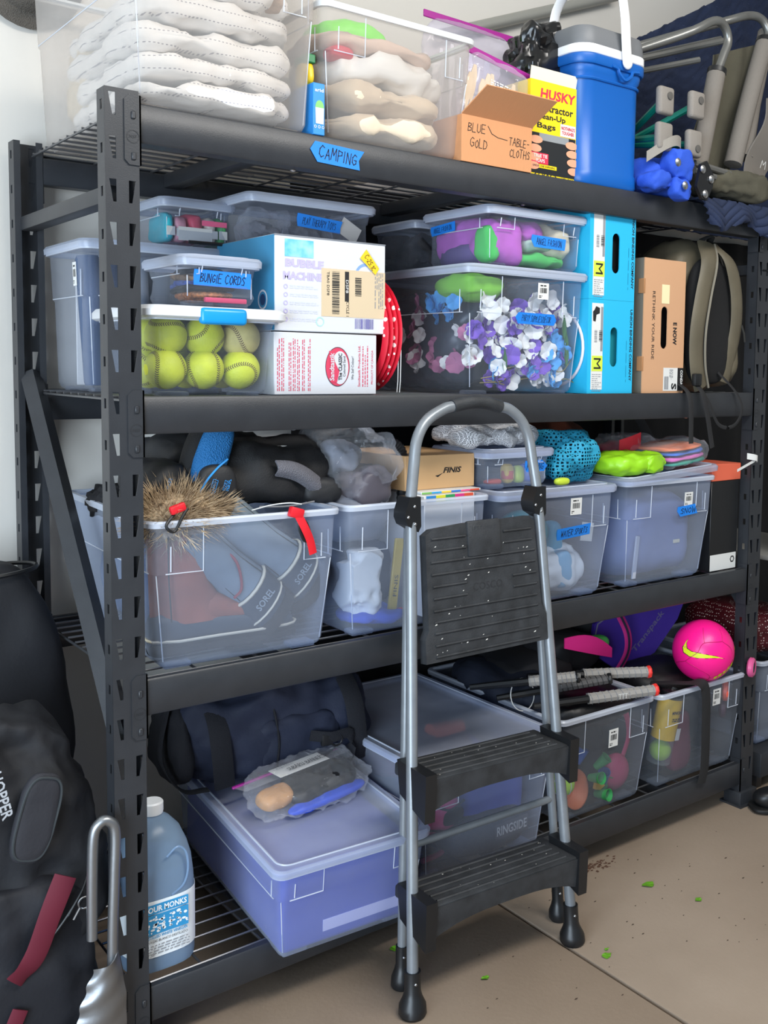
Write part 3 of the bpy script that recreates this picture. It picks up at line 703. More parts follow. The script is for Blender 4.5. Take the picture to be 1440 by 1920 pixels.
# zip bags of cutlery
M_bagfilm = clear('zip_bag_film', '#f6f4fb', '#e4e2ee', .16, .08, .3, spec=1)
M_zip = mat('magenta_zip', '#9c1f86', .35); M_fork = mat('white_plastic_fork', '#ececec', .35); M_stick = mat('birch_cutlery', '#e6cf9c', .7)
def zipbag(name, label, c, w, h, dpt, rz, tilt, fork_m, seed, sx=0, words=None, lift=.0):
    zb = thing(name, label, 'zip bag', c, rot=(0, tilt, rz))
    obj('film', G().soft((0, 0, h/2), (w, dpt, h), 5, 22, .008, 16, seed, oct=3), M_bagfilm, zb, smooth=30)
    obj('zip', G().rbox(-w/2+.004, w/2-.004, -.0025, .0025, h-.010, h+.008, .0015, 1), M_zip, zb)
    R = random.Random(seed)
    for i in range(9):
        x = -w*.38+w*.09*i+R.uniform(-.004, .004); y = R.uniform(-dpt*.25, dpt*.2); ln = R.uniform(.72, .90)*h
        g = G(); gx = R.uniform(-.1, .1)
        g.loft([[(x+gx*z*.2-wd, y-.0012, z), (x+gx*z*.2+wd, y-.0012, z), (x+gx*z*.2+wd, y+.0012, z), (x+gx*z*.2-wd, y+.0012, z)] for z, wd in ((.008, .004), (ln*.6, .0035), (ln*.75, .009), (ln*.9, .009), (ln, .004))])
        obj('cutlery', g, fork_m, zb)
    pn = obj('write_on_panel', quad_g(FR(.01, -dpt*.5-.003, h*.55), -.042, .042, -.019, .019), M_white, zb, smooth=0)
    text('ziploc', FR(0, -dpt*.5-.0038, h*.55+.009), .011, M_greyprint, pn, .046, bold=.01)
    if words: obj('handwriting', dashes_g(FR(.005, -dpt*.5-.0038, h*.55-.008), -.033, .033, -.005, .005, 1, seed, word=.009), M_ink, pn, smooth=0)
    obj('print', dashes_g(FR(0, -dpt*.5-.003, h*.74), -.03, .03, -.008, .008, 3, seed, word=.01), M_white, zb, smooth=0)
zipbag('zip_bag', 'zip bag of white plastic cutlery behind the cardboard box', (1.045, .285, T+.003), .31, .415, .035, 0, .02, M_fork, 41, words=True)
zipbag('zip_bag', 'zip bag of wooden cutlery rising from the cardboard box', (.918, .060, T+.018), .215, .245, .04, 0, .17, M_stick, 42, words=True)

# contractor bag carton and black sack
M_yel = mat('yellow_carton', '#f2d416', .45)
hx = thing('trash_bag_carton', 'yellow contractor clean-up bags carton beside the cooler', 'box', (1.1185, .085, T))
g = G(); w2, d2, hh, t = .080, .055, .232, .002
g.box(-w2, w2, -d2, -d2+t, 0, hh); g.box(-w2, w2, d2-t, d2, 0, hh); g.box(-w2, -w2+t, -d2+t, d2-t, 0, hh); g.box(w2-t, w2, -d2+t, d2-t, 0, hh); g.box(-w2+t, w2-t, -d2+t, d2-t, 0, t)
obj('carton', g, M_yel, hx, smooth=0)
obj('flap', G().sheet(lambda u, v: (-w2+2*w2*u+(.006 if u > .5 else 0)*v, -d2-.004*v+.002, hh+.03*v), 1, 1, .0015), mat('carton_inside', '#e9dfc6', .6), hx, smooth=0)
F = lambda x, z, e=.0004: FR(x, -d2-e, z)
M_hred = mat('carton_red', '#e2304c', .5)
text('HUSKY', F(.012, .203), .024, M_hred, hx, .120, bold=.03, shear=.1)
for i, s in enumerate(('Contractor', 'Clean-Up', 'Bags')): text(s, F(-.002-.012*i, .170-.023*i), .018, M_print, hx, (.132, .105, .062)[i], bold=.02)
pn = obj('picture_panel', quad_g(F(0, .062), -.074, .074, -.052, .045), mat('dark_sack_print', '#202224', .4), hx, smooth=0)
obj('picture_sky', quad_g(F(.0, .062, .001), -.05, .05, .028, .045), mat('grey_print_b', '#8c9092', .5), pn, smooth=0)
M_skin = mat('printed_hand', '#e2a07e', .6)
for s in (-1, 1):
    for i in range(4):
        obj('printed_finger', disc_g(F(s*(.060+.003*i), .090-.021*i, .0014), .0095, rx=.021), M_skin, pn, smooth=0)
rp = obj('red_badge', quad_g(F(-.045, .046, .0012), -.03, .026, -.013, .013), M_hred, hx, smooth=0)
text('TRUE TIE\nFLAPS', F(-.046, .046, .0022), .020, M_white, rp, .046, bold=.02)
yp = obj('yellow_badge', quad_g(F(-.03, .028, .001), -.045, .04, -.005, .004), M_yel, hx, smooth=0)
text('ONE-BY-ONE DISPENSING', F(-.033, .0275, .002), .005, M_print, yp, .075)
sp = obj('stamp', quad_g(F(.047, .124, .0006), -.026, .026, -.015, .015), mat('stamp_white', '#ecd9d6', .6), hx, smooth=0)
text('NOTHING\'S\nTOUGHER', F(.047, .124, .0014), .02, mat('stamp_red', '#c22b36', .6), sp, .046, bold=.02)
text('32 BAGS', F(-.026, .0065), .011, M_print, hx, .08, bold=.02); text('3 MIL  42 GAL', F(.05, .0055), .007, M_print, hx, .045)
M_sack = mat('black_poly_sack', '#0c0c0e', .22, bump=.25, bs=40)
bs = obj('black_sack', G().soft((0, 0, .10), (.235, .17, .20), 2.8, 30, .045, 9, 12, oct=4), M_sack, smooth=22)
tag(bs, 'crumpled black plastic sack bulging over the yellow carton', 'plastic bag', None, (1.195, .165, T+.222))
br = obj('broom_head', G().soft((0, 0, .015), (.075, .05, .03), 3, 10, .006, 60, 3), mat('brown_bristle', '#8b5a3a', .9, bump=.8, bs=300)); tag(br, 'brown bristles poking out above the yellow carton', 'brush', None, (1.165, .09, T+.234))

# cooler
M_cool = mat('cooler_blue', '#0e5aac', .38, bump=.05, bs=200); M_clid = mat('cooler_grey_lid', '#6b6d70', .5); M_cw = mat('cooler_white', '#eeeef0', .35)
ck = thing('cooler_jug', 'blue drink cooler with grey lid and white swing handle', 'cooler', (1.302, .115, T))
def cr(w, d, r, z): return ring(w, d, r, z, n=8)
obj('body', G().loft([cr(.222, .212, .04, .0), cr(.232, .222, .045, .008), cr(.230, .22, .045, .035), cr(.226, .216, .045, .04), cr(.228, .218, .045, .27), cr(.236, .226, .045, .278), cr(.240, .23, .045, .29), cr(.240, .23, .045, .318)]), M_cool, ck)
obj('waist_band', G().loft([cr(.250, .24, .048, .295), cr(.256, .246, .05, .300), cr(.256, .246, .05, .317), cr(.25, .24, .048, .320)]), M_cool, ck)
obj('collar', G().loft([cr(.252, .242, .048, .320), cr(.256, .246, .05, .322), cr(.256, .246, .05, .340), cr(.252, .242, .048, .342)]), M_cw, ck)
obj('lid', G().loft([cr(.250, .24, .048, .342), cr(.252, .242, .048, .346), cr(.244, .234, .045, .378), cr(.235, .225, .04, .388), cr(.2, .19, .03, .392)]), M_clid, ck)
obj('panel_edge', G().tube([(x, y, .262) for x, y, z in cr(.232, .222, .046, 0)], .004, 6, closed=True), M_cool, ck)
hg = G(); hp = catmull([(.028, -.128, .318), (.018, -.132, .36), (.010, -.132, .43), (.006, -.115, .50), (.004, -.06, .545), (.003, 0, .555), (.004, .06, .545), (.006, .115, .50), (.01, .132, .43), (.018, .132, .36), (.028, .128, .318)], 5)
hg.tube(hp, [.0165]*len(hp), 10, flat=((1, 0, 0), .4))
hg.sphere((.028, -.129, .316), (.0175, .008, .0185), 14, 8); hg.sphere((.028, .129, .316), (.0175, .008, .0185), 14, 8)
obj('swing_handle', hg, M_cw, ck)
obj('handle_seat', G().tube(catmull([(-.02, -.121, .30), (.0, -.122, .296), (.006, -.1225, .285), (.028, -.1225, .272), (.05, -.1225, .285), (.056, -.122, .296), (.08, -.121, .30)], 4), .0045, 6), M_cool, ck)

# folding stool
M_teal = mat('teal_leg', '#0f7a67', .35, metal=.3); M_gfoot = mat('grey_rubber_foot', '#857f78', .8, bump=.6, bs=500); M_bfab = mat('blue_stool_fabric', '#2450c0', .8, bump=.3, bs=300)
stl = thing('folding_stool', 'folded camp stool with teal legs, grey feet and blue seat', 'folding stool', (1.5, .15, T))
O = Vector((1.5, .15, T))
ft = [(1.458, 2.048), (1.585, 2.058), (1.456, 1.956), (1.578, 1.955)]
tl = [(1.58, .40, 1.90), (1.46, .42, 1.88), (1.56, .42, 2.02), (1.44, .40, 2.0)]
for (x, z), e in zip(ft, tl):
    lg = obj('leg', G().tube([tuple(Vector((x, -.02, z))-O), tuple(Vector(e)-O)], .0095, 8), M_teal, stl)
    f = obj('foot', G().rbox(x-.029-O.x, x+.029-O.x, -.042-O.y, -.02-O.y, z-.036-O.z, z+.036-O.z, .009, 3), M_gfoot, lg)
    obj('button', G().lathe([(.010, 0), (.010, .0025), (.006, .003)], 14, plane((x+.006-O.x, -.043-O.y, z+(.012 if z > 2 else -.014)-O.z), (1, 0, 0), (0, 0, 1))), mat('dark_rubber_button', '#55524e', .7), f)
def flatcloth(pts, y, t): # thin folded fabric panel from an outline in x,z
    return G().plate([(a, b) for a, b in pts], [], t, plane((-O.x, y-O.y, -O.z), (1, 0, 0), (0, 0, 1)))
sf = obj('seat_fabric', G().soft((1.50-O.x, .16-O.y, 1.865-O.z), (.17, .34, .11), 3.2, 16, .018, 14, 5, oct=3), M_bfab, stl, smooth=50)
obj('fabric_fold', G().soft((1.525-O.x, -.025-O.y, 1.885-O.z), (.105, .075, .085), 2.8, 16, .016, 18, 6, oct=3), M_bfab, sf, smooth=50)
obj('fabric_fold', G().soft((1.445-O.x, -.015-O.y, 1.838-O.z), (.10, .085, .055), 2.8, 16, .014, 18, 8, oct=3), M_bfab, sf, smooth=50)
obj('fabric_fold', G().soft((1.515-O.x, -.045-O.y, 1.825-O.z), (.085, .045, .06), 2.6, 14, .012, 20, 9, oct=3), M_bfab, sf, smooth=50)
obj('webbing', G().sheet(lambda u, v: (1.405+.115*u-O.x, -.02-.03*math.sin(u*PI*.8)-O.y, 1.885+.05*math.sin(u*PI*.6)+.028*v-O.z), 12, 2, .0015), mat('grey_webbing', '#8f8a82', .9, bump=.6, bs=500), sf)
hb = obj('hub_plate', G().plate([(-.034, -.02), (-.01, -.05), (.012, -.052), (.034, -.012), (.034, .02), (.006, .052), (-.018, .04)], [], .010, plane((1.588-O.x, -.058-O.y, 1.855-O.z), (1, 0, 0), (0, 0, 1))), M_blk, stl, smooth=0)
for x, z in ((1.467, 1.885), (1.498, 1.829), (1.575, 1.882), (1.612, 1.86), (1.588, 1.818)):
    obj('rivet', G().lathe([(.011, 0), (.011, .002), (.006, .005), (.002, .006)], 14, plane((x-O.x, (-.069 if x > 1.55 else -.073)-O.y, z-O.z), (1, 0, 0), (0, 0, 1))), M_screw, hb)

# camp chairs
M_ctube = mat('grey_chair_tube', '#7f7f7c', .35, metal=.6); M_cfab = mat('grey_chair_fabric', '#77716a', .9, bump=.4, bs=400); M_olive = mat('olive_chair_fabric', '#4c493c', .9, bump=.4, bs=300, var=.12, vs=10)
def chair(name, label, O, arm, sleeve, extra, sl_r):
    O = Vector(O); c = thing(name, label, 'camp chair', O); lo = lambda P: [tuple(Vector(p)-O) for p in P]
    obj('frame_tube', G().tube(lo(catmull(arm, 5)), .0125, 10), M_ctube, c)
    s = obj('arm_sleeve', G().tube(lo(catmull(sleeve, 4)), sl_r, 12), M_cfab, c)
    a, b = Vector(sleeve[0]), Vector(sleeve[1]); d = (b-a).normalized()
    obj('sleeve_cuff', G().tube(lo([a-d*.008, a+d*.006]), sl_r*1.06, 12), M_blk, s)
    for e in extra: obj('frame_tube', G().tube(lo(e), .009, 8), M_ctube, c)
    return c
c1 = chair('camp_chair', 'folded camp chair with grey arm tube beside the stool', (1.70, .10, T), [(1.40, .26, 2.175), (1.62, .06, 2.27), (1.725, .03, 2.325), (1.775, .03, 2.322), (1.795, .03, 2.285), (1.775, .03, 2.24), (1.748, .03, 2.185)], [(1.748, .03, 2.19), (1.725, .03, 2.10), (1.70, .03, 2.0), (1.675, .03, 1.905)], [[(1.50, .25, 2.20), (1.90, .12, 2.33)], [(1.50, .25, 2.17), (1.78, .12, 2.25)], [(1.60, -.02, 1.909), (1.755, -.02, 1.90)], [(1.60, -.02, 1.889), (1.69, -.02, 1.882)]], .026)
c2 = chair('camp_chair', 'olive folded camp chair at right end of top shelf', (1.88, .16, T), [(1.62, .30, 2.28), (1.86, .10, 2.37), (1.96, .08, 2.405), (2.01, .07, 2.40), (2.03, .06, 2.36), (2.01, .055, 2.32)], [(2.005, .055, 2.33), (1.955, .05, 2.22), (1.905, .05, 2.08), (1.862, .05, 1.95)], [[(1.62, .30, 2.25), (1.98, .2, 2.37)]], .027)
O = Vector((1.88, .16, T))
obj('seat_panel', G().sheet(lambda u, v: (1.70+.20*u+.10*v-O.x, .085+.012*math.sin(6*v)+.01*math.sin(9*u)-O.y, 1.90+.36*v+.07*u*v-O.z), 12, 16, .004), M_olive, c2)
obj('seat_panel', G().sheet(lambda u, v: (1.88+.14*u+.11*v-O.x, .02+.03*u+.012*math.sin(7*v)-O.y, 1.92+.24*v-.10*u*v-O.z), 10, 14, .004), M_cfab, c2)
fb = obj('slack_fabric', G().soft((1.835-O.x, .03-O.y, 1.872-O.z), (.29, .15, .085), 3, 20, .022, 12, 17, oct=3), M_olive, c2, smooth=50)
obj('stitching', hand_g('M', FR(1.945-O.x, .005-O.y, 1.955-O.z) @ Matrix.Rotation(-.1, 4, 'Z'), .026, .022, .0018), M_white, c2, smooth=0)
obj('frame_tube', G().tube([tuple(Vector(p)-O) for p in ((2.06, .09, 2.38), (1.98, .075, 2.15), (1.93, .06, 1.98))], .026, 12), M_cfab, c2)

# quilted moving blanket: bundle behind the chairs and a skirt over the beam
M_quilt = mat('navy_quilt', '#1b2743', .85, bump=.4, bs=220, var=.15, vs=14); M_thread = mat('pale_thread', '#b9bccb', .9)
qb = thing('moving_blanket', 'navy quilted moving blanket draped behind chairs and over beam', 'blanket', (1.9, .3, T))
O = Vector((1.9, .3, T))
def zig(a, b, per=.045): # distance to the nearest chevron seam
    q = (b+abs(((a/.09) % 2)-1)*.06)/per; return abs(q-round(q))*2
def back_fn(u, v):
    a = u*1.6; b = v*.85
    x = 1.42+1.6*u; z = 1.83+(.33+.864*u)*v; z = min(z, 2.93); y = .50-.04*v+.05*math.sin(u*7)*v*.3
    return (x-O.x, y-O.y-.012*min(1, zig(a, b)*2), z-O.z)
obj('back_drape', G().sheet(back_fn, 110, 60, .006), M_quilt, qb, smooth=60)
def front_fn(u, v):
    a = u*.40; b = v*.12
    x = 1.628+.36*u+.035*v*(1-u); z = 1.822-(.062+.02*math.sin(u*9)+.012*u)*v; y = -.012-.012*math.sin(v*PI*.8)-.010*math.sin(u*17)*v
    return (x-O.x, y-O.y-.008*min(1, zig(a, b, .035)*2), z-O.z)
sk = obj('front_skirt', G().sheet(front_fn, 90, 24, .006), M_quilt, qb, smooth=60)
obj('shelf_layer', G().sheet(lambda u, v: (1.628+.36*u-O.x, -.014+.50*v-O.y, 1.822-O.z+.004*math.sin(30*u)), 20, 10, .006), M_quilt, qb)
g = G()
for k in range(-4, 7):
    pts = []
    for i in range(61):
        u = i/60; a = u*.40; b = .035*(k+.0)-abs(((a/.09) % 2)-1)*.06
        if 0 <= b <= .115:
            p = Vector(front_fn(u, b/.12)); pts.append(p+Vector((0, -.002, 0)))
        else:
            if len(pts) > 2: g.tube(pts, .0006, 4)
            pts = []
    if len(pts) > 2: g.tube(pts, .0006, 4)
obj('stitching', g, M_thread, sk, kind='stuff')
g = G()
for k in range(0, 26):
    pts = []
    for i in range(121):
        u = i/120; a = u*1.6; b = .045*k-abs(((a/.09) % 2)-1)*.06
        if 0 <= b <= .85: pts.append(Vector(back_fn(u, b/.85))+Vector((0, -.003, 0)))
        else:
            if len(pts) > 2: g.tube(pts, .0006, 4)
            pts = []
    if len(pts) > 2: g.tube(pts, .0006, 4)
obj('stitching', g, mat('navy_thread', '#4a5270', .9), qb, kind='stuff')
# pipe on the wall and woven hat
cd = obj('conduit', G().tube([(1.2, .62, 2.315), (1.95, .62, 2.605)], .018, 12), mat('galvanised_pipe', '#a7a69f', .45, metal=.4)); tag(cd, 'grey metal pipe slanting along wall above the black sack', 'pipe')
g = G().lathe([(.0, .05), (.05, .048), (.075, .03), (.085, .006), (.12, 0), (.118, -.004), (.08, .0)], 28, plane((.06, .645, 2.215), (1, 0, 0), (0, 0, 1)), c0=False, c1=False)
ht = obj('sun_hat', g, mat('woven_straw_dark', '#57524c', .9, bump=1, bs=350, kind='weave')); tag(ht, 'dark woven hat hanging on the wall, top left corner', 'hat')
# ------------------------------------------------------------------ second shelf
def tennis_curve(n):
    out = []
    for i in range(n):
        t = 2*PI*i/n; out.append(Vector((.75*math.cos(t)+.25*math.cos(3*t), .75*math.sin(t)-.25*math.sin(3*t), .866*math.sin(2*t))))
    return out
M_soft = mat('optic_yellow_leather', '#d6dc2e', .55, bump=.3, bs=250, var=.10, vs=25)
M_soft2 = mat('worn_yellow_leather', '#cdbd74', .7, bump=.3, bs=250, var=.12, vs=25)
M_stitch = mat('dark_stitch', '#5b3a26', .8)
r = .041
def stitch_g(r):
    g = G(); c = tennis_curve(96)
    for i in range(0, 96):
        p = c[i].normalized(); t = (c[(i+1) % 96]-c[i-1]).normalized(); s = p.cross(t).normalized()
        for sg in (-1, 1):
            a = (p*r*1.004); b = (p+s*sg*.10-t*.06).normalized()*r*1.008
            w = t*r*.017
            g.add([a-w*1.3, a+w*1.3, b+w*1.3, b-w*1.3], [(0, 1, 2, 3)])
    return g
sb0 = None; R = random.Random(11); sg0 = stitch_g(r)
spots = []
for j, yy in enumerate((.096, .182)):
    for k, zz in enumerate((.052, .117)):
        for i in range(3):
            off = .0 if (j+k) % 2 == 0 else .012
            spots.append((.1455+.0795*i+(.004 if k else 0), yy+(.006 if k else 0), S2+zz, j, k, i))
lab = {(0, 0, 0): 'yellow softball, bottom left in front row of the bin', (0, 0, 1): 'yellow softball, bottom centre in front row of the bin', (0, 0, 2): 'yellow softball, bottom right in front row of the bin',
       (0, 1, 0): 'yellow softball, upper left in front row of the bin', (0, 1, 1): 'yellow softball just below the blue latch', (0, 1, 2): 'worn tan softball, upper right in the softball bin'}
for (x, y, z, j, k, i) in spots:
    t = thing('softball', lab.get((j, k, i), 'yellow softball in the rear row of the softball bin'), 'softball', (x, y, z), group='softballs in the white-lidded bin', rot=(R.uniform(0, 6), R.uniform(0, 6), R.uniform(0, 6)))
    if sb0 is None:
        c = obj('cover', G().sphere((0, 0, 0), r, 24, 14), M_soft, t); st = obj('stitching', sg0, M_stitch, t, smooth=0, kind='stuff'); sb0 = (c, st)
    else:
        for q in sb0:
            c2 = q.copy(); COL.objects.link(c2); c2.parent = t
            if (j, k, i) == (0, 1, 2) and q is sb0[0]: c2.data = c2.data.copy(); c2.data.materials[0] = M_soft2

# cords in the bungie bin
R = random.Random(3); X0, Y0, Z0 = .2485, .155, S2+.1785
for i, (hx, lb) in enumerate((('#c8783a', 'orange speckled bungee cord in the BUNGIE CORDS bin'), ('#1b1b1d', 'black bungee cord in the BUNGIE CORDS bin'), ('#2f4f9c', 'blue bungee cord in the BUNGIE CORDS bin'), ('#8a6a4a', 'brown bungee cord in the BUNGIE CORDS bin'), ('#22252b', 'dark grey bungee cord in the BUNGIE CORDS bin'))):
    pts = []
    for j in range(9):
        a = j*1.4+i; pts.append((X0+.062*math.cos(a)*R.uniform(.6, 1), Y0+.078*math.sin(a)*R.uniform(.6, 1), Z0+.016+.011*i+.012*R.random()))
    tag(obj('bungee_cord', G().tube(catmull(pts, 6), .0055, 8), mat('bungee_'+hx[1:], hx, .7, var=.5, vs=120)), lb, 'bungee cord', 'cords in the bungie bin')
tag(obj('pink_strip', G().rbox(X0-.03, X0+.06, Y0-.085, Y0-.075, Z0+.006, Z0+.016, .002), mat('hot_pink_rubber', '#e6406c', .5)), 'hot pink strap low in the BUNGIE CORDS bin', 'strap')
# packs in the small bin
X0, Y0, Z0 = .325, .43, S2+.324
for i, (dx, w, hx, hh, lb) in enumerate(((-.062, .022, '#2fb7c4', .066, 'turquoise pack at left in the small craft bin'), (-.035, .03, '#f0a9b6', .060, 'pale pink pack in the small craft bin'), (.0, .036, '#e4566e', .068, 'coral red pack in the small craft bin'), (.035, .03, '#f2e3d0', .062, 'cream pack in the small craft bin'), (.062, .022, '#58b36a', .064, 'green pack at right in the small craft bin'))):
    p = thing('craft_pack', lb, 'craft pack', (X0+dx, Y0-.03, Z0+.008), group='packs in the small bin')
    obj('pouch', G().soft((0, 0, hh/2), (w, .11, hh), 4, 8, .004, 40, i), mat('pack_'+hx[1:], hx, .4), p)
    obj('stripe', G().rbox(-w*.46, w*.46, -.0562, -.0545, hh*.2, hh*.5, .0006, 1), M_white, p)
tag(obj('paper_card', G().rbox(X0-.045, X0+.035, Y0-.0868, Y0-.0858, Z0+.012, Z0+.042, .0003, 1), M_white), 'white printed card at front of the small craft bin', 'card')
tag(obj('pink_card', G().rbox(X0+.01, X0+.07, Y0-.0878, Y0-.0870, Z0+.048, Z0+.060, .0003, 1), mat('pink_card', '#ec6a90', .5)), 'pink strip of card in the small craft bin', 'card')
tag(obj('pen', G().tube([(X0-.035, Y0-.118, S2+.3235+.006), (X0+.045, Y0-.125, S2+.3235+.006)], .004, 8), M_blk), 'black marker pen lying on the tall bin lid', 'pen')
# toys in clear film
X0, Y0, Z0 = .557, .335, S2+.336
for i, (dx, s, lb) in enumerate(((-.09, .11, 'crumpled clear bag at left in PLAY THERAPY TOYS bin'), (.02, .12, 'crumpled clear bag in the middle of PLAY THERAPY TOYS bin'), (.10, .09, 'crumpled clear bag at right in PLAY THERAPY TOYS bin'))):
    p = thing('toy_bag', lb, 'plastic bag', (X0+dx, Y0-.03, Z0+.006), group='bags of toys')
    obj('film', G().soft((0, 0, .038), (s, .13, .075), 3, 16, .022, 20, i+3, oct=4), M_film, p, smooth=20)
    obj('toy', G().soft((0, .01, .026), (s*.7, .09, .05), 2.6, 10, .015, 25, i), mat('toy_grey', '#6c6a6e', .7, var=.4, vs=40), p)
tag(obj('paper_tag', G().box(-.028, .028, -.001, .0, -.02, .02), mat('ivory_card', '#ded8cc', .7)), 'tilted ivory tag in the PLAY THERAPY TOYS bin', 'tag', None, (X0+.10, Y0-.097, Z0+.045), rot=(0, .5, 0))
# rolls in the tall bin
for i, (dx, hx, lb) in enumerate(((-.125, '#4a5a76', 'slate blue roll at left in the tall back bin'), (-.08, '#39475f', 'dark navy roll in the tall back bin'), (-.035, '#8d939c', 'light grey roll in the tall back bin'), (.02, '#4e5660', 'charcoal roll in the tall back bin'), (.08, '#c9b79a', 'cream roll at right in the tall back bin'))):
    o = obj('fabric_roll', G().lathe([(.0, 0), (.024, .002), (.026, .01), (.025, .27), (.022, .278), (.010, .278), (.009, .27)], 18), mat('roll_'+hx[1:], hx, .8, bump=.3, bs=200)); tag(o, lb, 'fabric roll', 'rolls in the tall bin', (.235+dx, .385+.03*(i % 2), S2+.012), rot=(0, .03*(i-2), 0))
sh = obj('foam_board', G().rbox(-.13, .10, -.002, .002, 0, .25, .001, 1), mat('white_board', '#e6e4e2', .6)); tag(sh, 'pale board standing at back of the tall bin', 'board', None, (.235, .50, S2+.012))

# bubble machine carton
M_bwhite = mat('white_carton', '#cdcfd5', .55); M_bblue = mat('carton_blue_side', '#3b86ad', .5)
bb = thing('bubble_machine_carton', 'white and blue BUBBLE MACHINE carton on the sand carton', 'box', (.503, .195, S2+.1335))
w2, d2, hh = .137, .135, .198
obj('carton', G().rbox(-w2, w2, -d2, d2, 0, hh, .0015, 1), M_bwhite, bb)
obj('side_panel', G().rbox(-w2-.0012, -w2, -d2+.001, d2-.001, .001, hh-.001, .0004, 1), M_bblue, bb)
obj('lid_edge', G().rbox(-w2-.0014, w2, -d2-.0012, -d2+.0012, hh-.0025, hh+.0005, .0004, 1), mat('carton_seam', '#777b82', .7), bb)
F = lambda x, z, e=.0003: FR(x, -d2-e, z)
sp = obj('speaker_print', annulus_g(FL(-w2-.0014, -.105+.02, .065), .017, .021), M_bwhite, bb, smooth=0)
obj('speaker_disc', disc_g(FL(-w2-.0014, -.085, .065), .012), mat('navy_print', '#1d3c63', .5), sp, smooth=0)
obj('blue_wash', quad_g(F(-.080, .172), -.034, .034, -.018, .018), mat('printed_sky', '#4fb2e6', .6, hex2='#a8dbf4', vs=30), bb, smooth=0)
M_lav = mat('lavender_print', '#b7aede', .6)
text('BUBBLE', F(-.067, .141), .017, M_lav, bb, .092, bold=.05); text('MACHINE', F(-.070, .115), .017, M_lav, bb, .096, bold=.05)
for i in range(5):
    obj('icon_print', annulus_g(F(-.112, .092-.017*i), .003, .005, n=16), M_lav, bb, smooth=0)
    obj('print', dashes_g(F(-.068, .092-.017*i), -.034, .034, -.004, .004, 2, i, word=.008), mat('pale_print', '#c6c9dd', .7), bb, smooth=0)
obj('ring_print', annulus_g(F(.085, .125), .022, .028), mat('ring_blue', '#7d9fd8', .6), bb, smooth=0)
obj('ring_print', annulus_g(F(-.03, .022), .008, .010), mat('ring_mint', '#a7d8cf', .6), bb, smooth=0)
obj('print', barcode_g(F(.088, .022), -.03, .018, -.012, .01, 5), mat('violet_print', '#6d6aa8', .6), bb, smooth=0)
lb = obj('shipping_label', quad_g(F(.0515, .086, 0), -.078, .0845, -.052, .050, .0008), mat('cream_label', '#cdb99a', .65), bb, smooth=0)
q = F(.0515, .086, .0012)
g = barcode_g(q @ Matrix.Rotation(PI/2, 4, 'Z'), -.046, .044, .034, .052, 3, 44); k = barcode_g(q @ Matrix.Rotation(PI/2, 4, 'Z'), -.005, .035, -.022, -.006, 4, 24); g.add(k.v, k.f)
g.add(*(lambda k: (k.v, k.f))(quad_g(q, -.020, -.010, -.018, .046)))
obj('label_print', g, M_print, lb, smooth=0)
Q = q @ Matrix.Rotation(-PI/2, 4, 'Z')
text('DSF8', Q @ Matrix.Translation((-.014, -.0148, .0006)), .0065, M_white, lb, .028); text('CYCLE 1', Q @ Matrix.Translation((.034, -.013, 0)), .007, M_print, lb, .032)
text('TBA0 DSF8', Q @ Matrix.Translation((-.018, -.062, 0)), .006, M_print, lb, .05)
obj('label_print', dashes_g(Q, -.048, .03, .056, .080, 5, 9, word=.010, fill=.4), M_greyprint, lb, smooth=0)
yl = obj('yellow_sticker', poly_g(F(.095, .160, .0020), [(-.026, .004), (-.010, .024), (.024, -.016), (.014, -.030)], .0008), mat('yellow_sticker', '#f0c21e', .6), bb, smooth=0)
obj('handwriting', hand_g('C-25.1C', F(.094, .156, .0032) @ Matrix.Rotation(-.95, 4, 'Z'), .011, .036, .0010, seed=2), M_ink, yl, smooth=0)

# coloured sand carton
sd = thing('sand_carton', 'white coloured-sand carton with red print beneath the bubble carton', 'box', (.491, .185, S2))
w2, d2, hh = .127, .125, .131
obj('carton', G().rbox(-w2, w2, -d2, d2, 0, hh, .0015, 1), M_bwhite, sd)
M_rp = mat('red_ink', '#cf3f5d', .6)
F = lambda x, z, e=.0003: FRU(x, -d2-e, z)
xs = [-.117, -.107, -.090, -.080, -.070, -.058, -.044]
for i, x in enumerate(xs): obj('print', dashes_g(F(x, .063), -.055, .055, -.004, .004, 2, i, word=.007, fill=.45), M_rp, sd, smooth=0)
lg = obj('logo_oval', disc_g(F(.026, .060, .0003), .030, rx=.042), M_rp, sd, smooth=0)
obj('logo_white', disc_g(F(.032, .058, .0008), .021, rx=.036), M_bwhite, lg, smooth=0)
obj('logo_wave', poly_g(F(.020, .060, .0012), [(-.034, -.004), (-.01, -.010), (.012, .002), (.034, .004), (.034, .016), (.012, .014), (-.01, .012), (-.034, .012)]), M_rp, lg, smooth=0)
obj('logo_ring', annulus_g(F(.026, .060, .0005) @ Matrix.Diagonal((1.4, 1, 1, 1)), .0295, .0305), M_print, lg, smooth=0)
text('Sandtastik', F(.011, .060, .0018), .012, M_bwhite, lg, .060, bold=.02)
text('The CLASSIC', F(.032, .060, .0018), .009, M_print, lg, .058, bold=.02); text('Colored Sand', F(.042, .061, .0018), .006, M_print, lg, .044)
text('We Sell Colour!', F(.064, .058, .0005), .006, M_print, sd, .05, shear=.2)
text('Sandtastik Products Ltd.', F(.081, .062, .0005), .006, M_rp, sd, .09, bold=.01)
obj('print', dashes_g(F(.096, .062), -.045, .045, -.010, .008, 3, 11, word=.006, fill=.4), M_rp, sd, smooth=0)
text('PRODUCT OF CANADA', F(.115, .060, .0005), .005, M_rp, sd, .075)

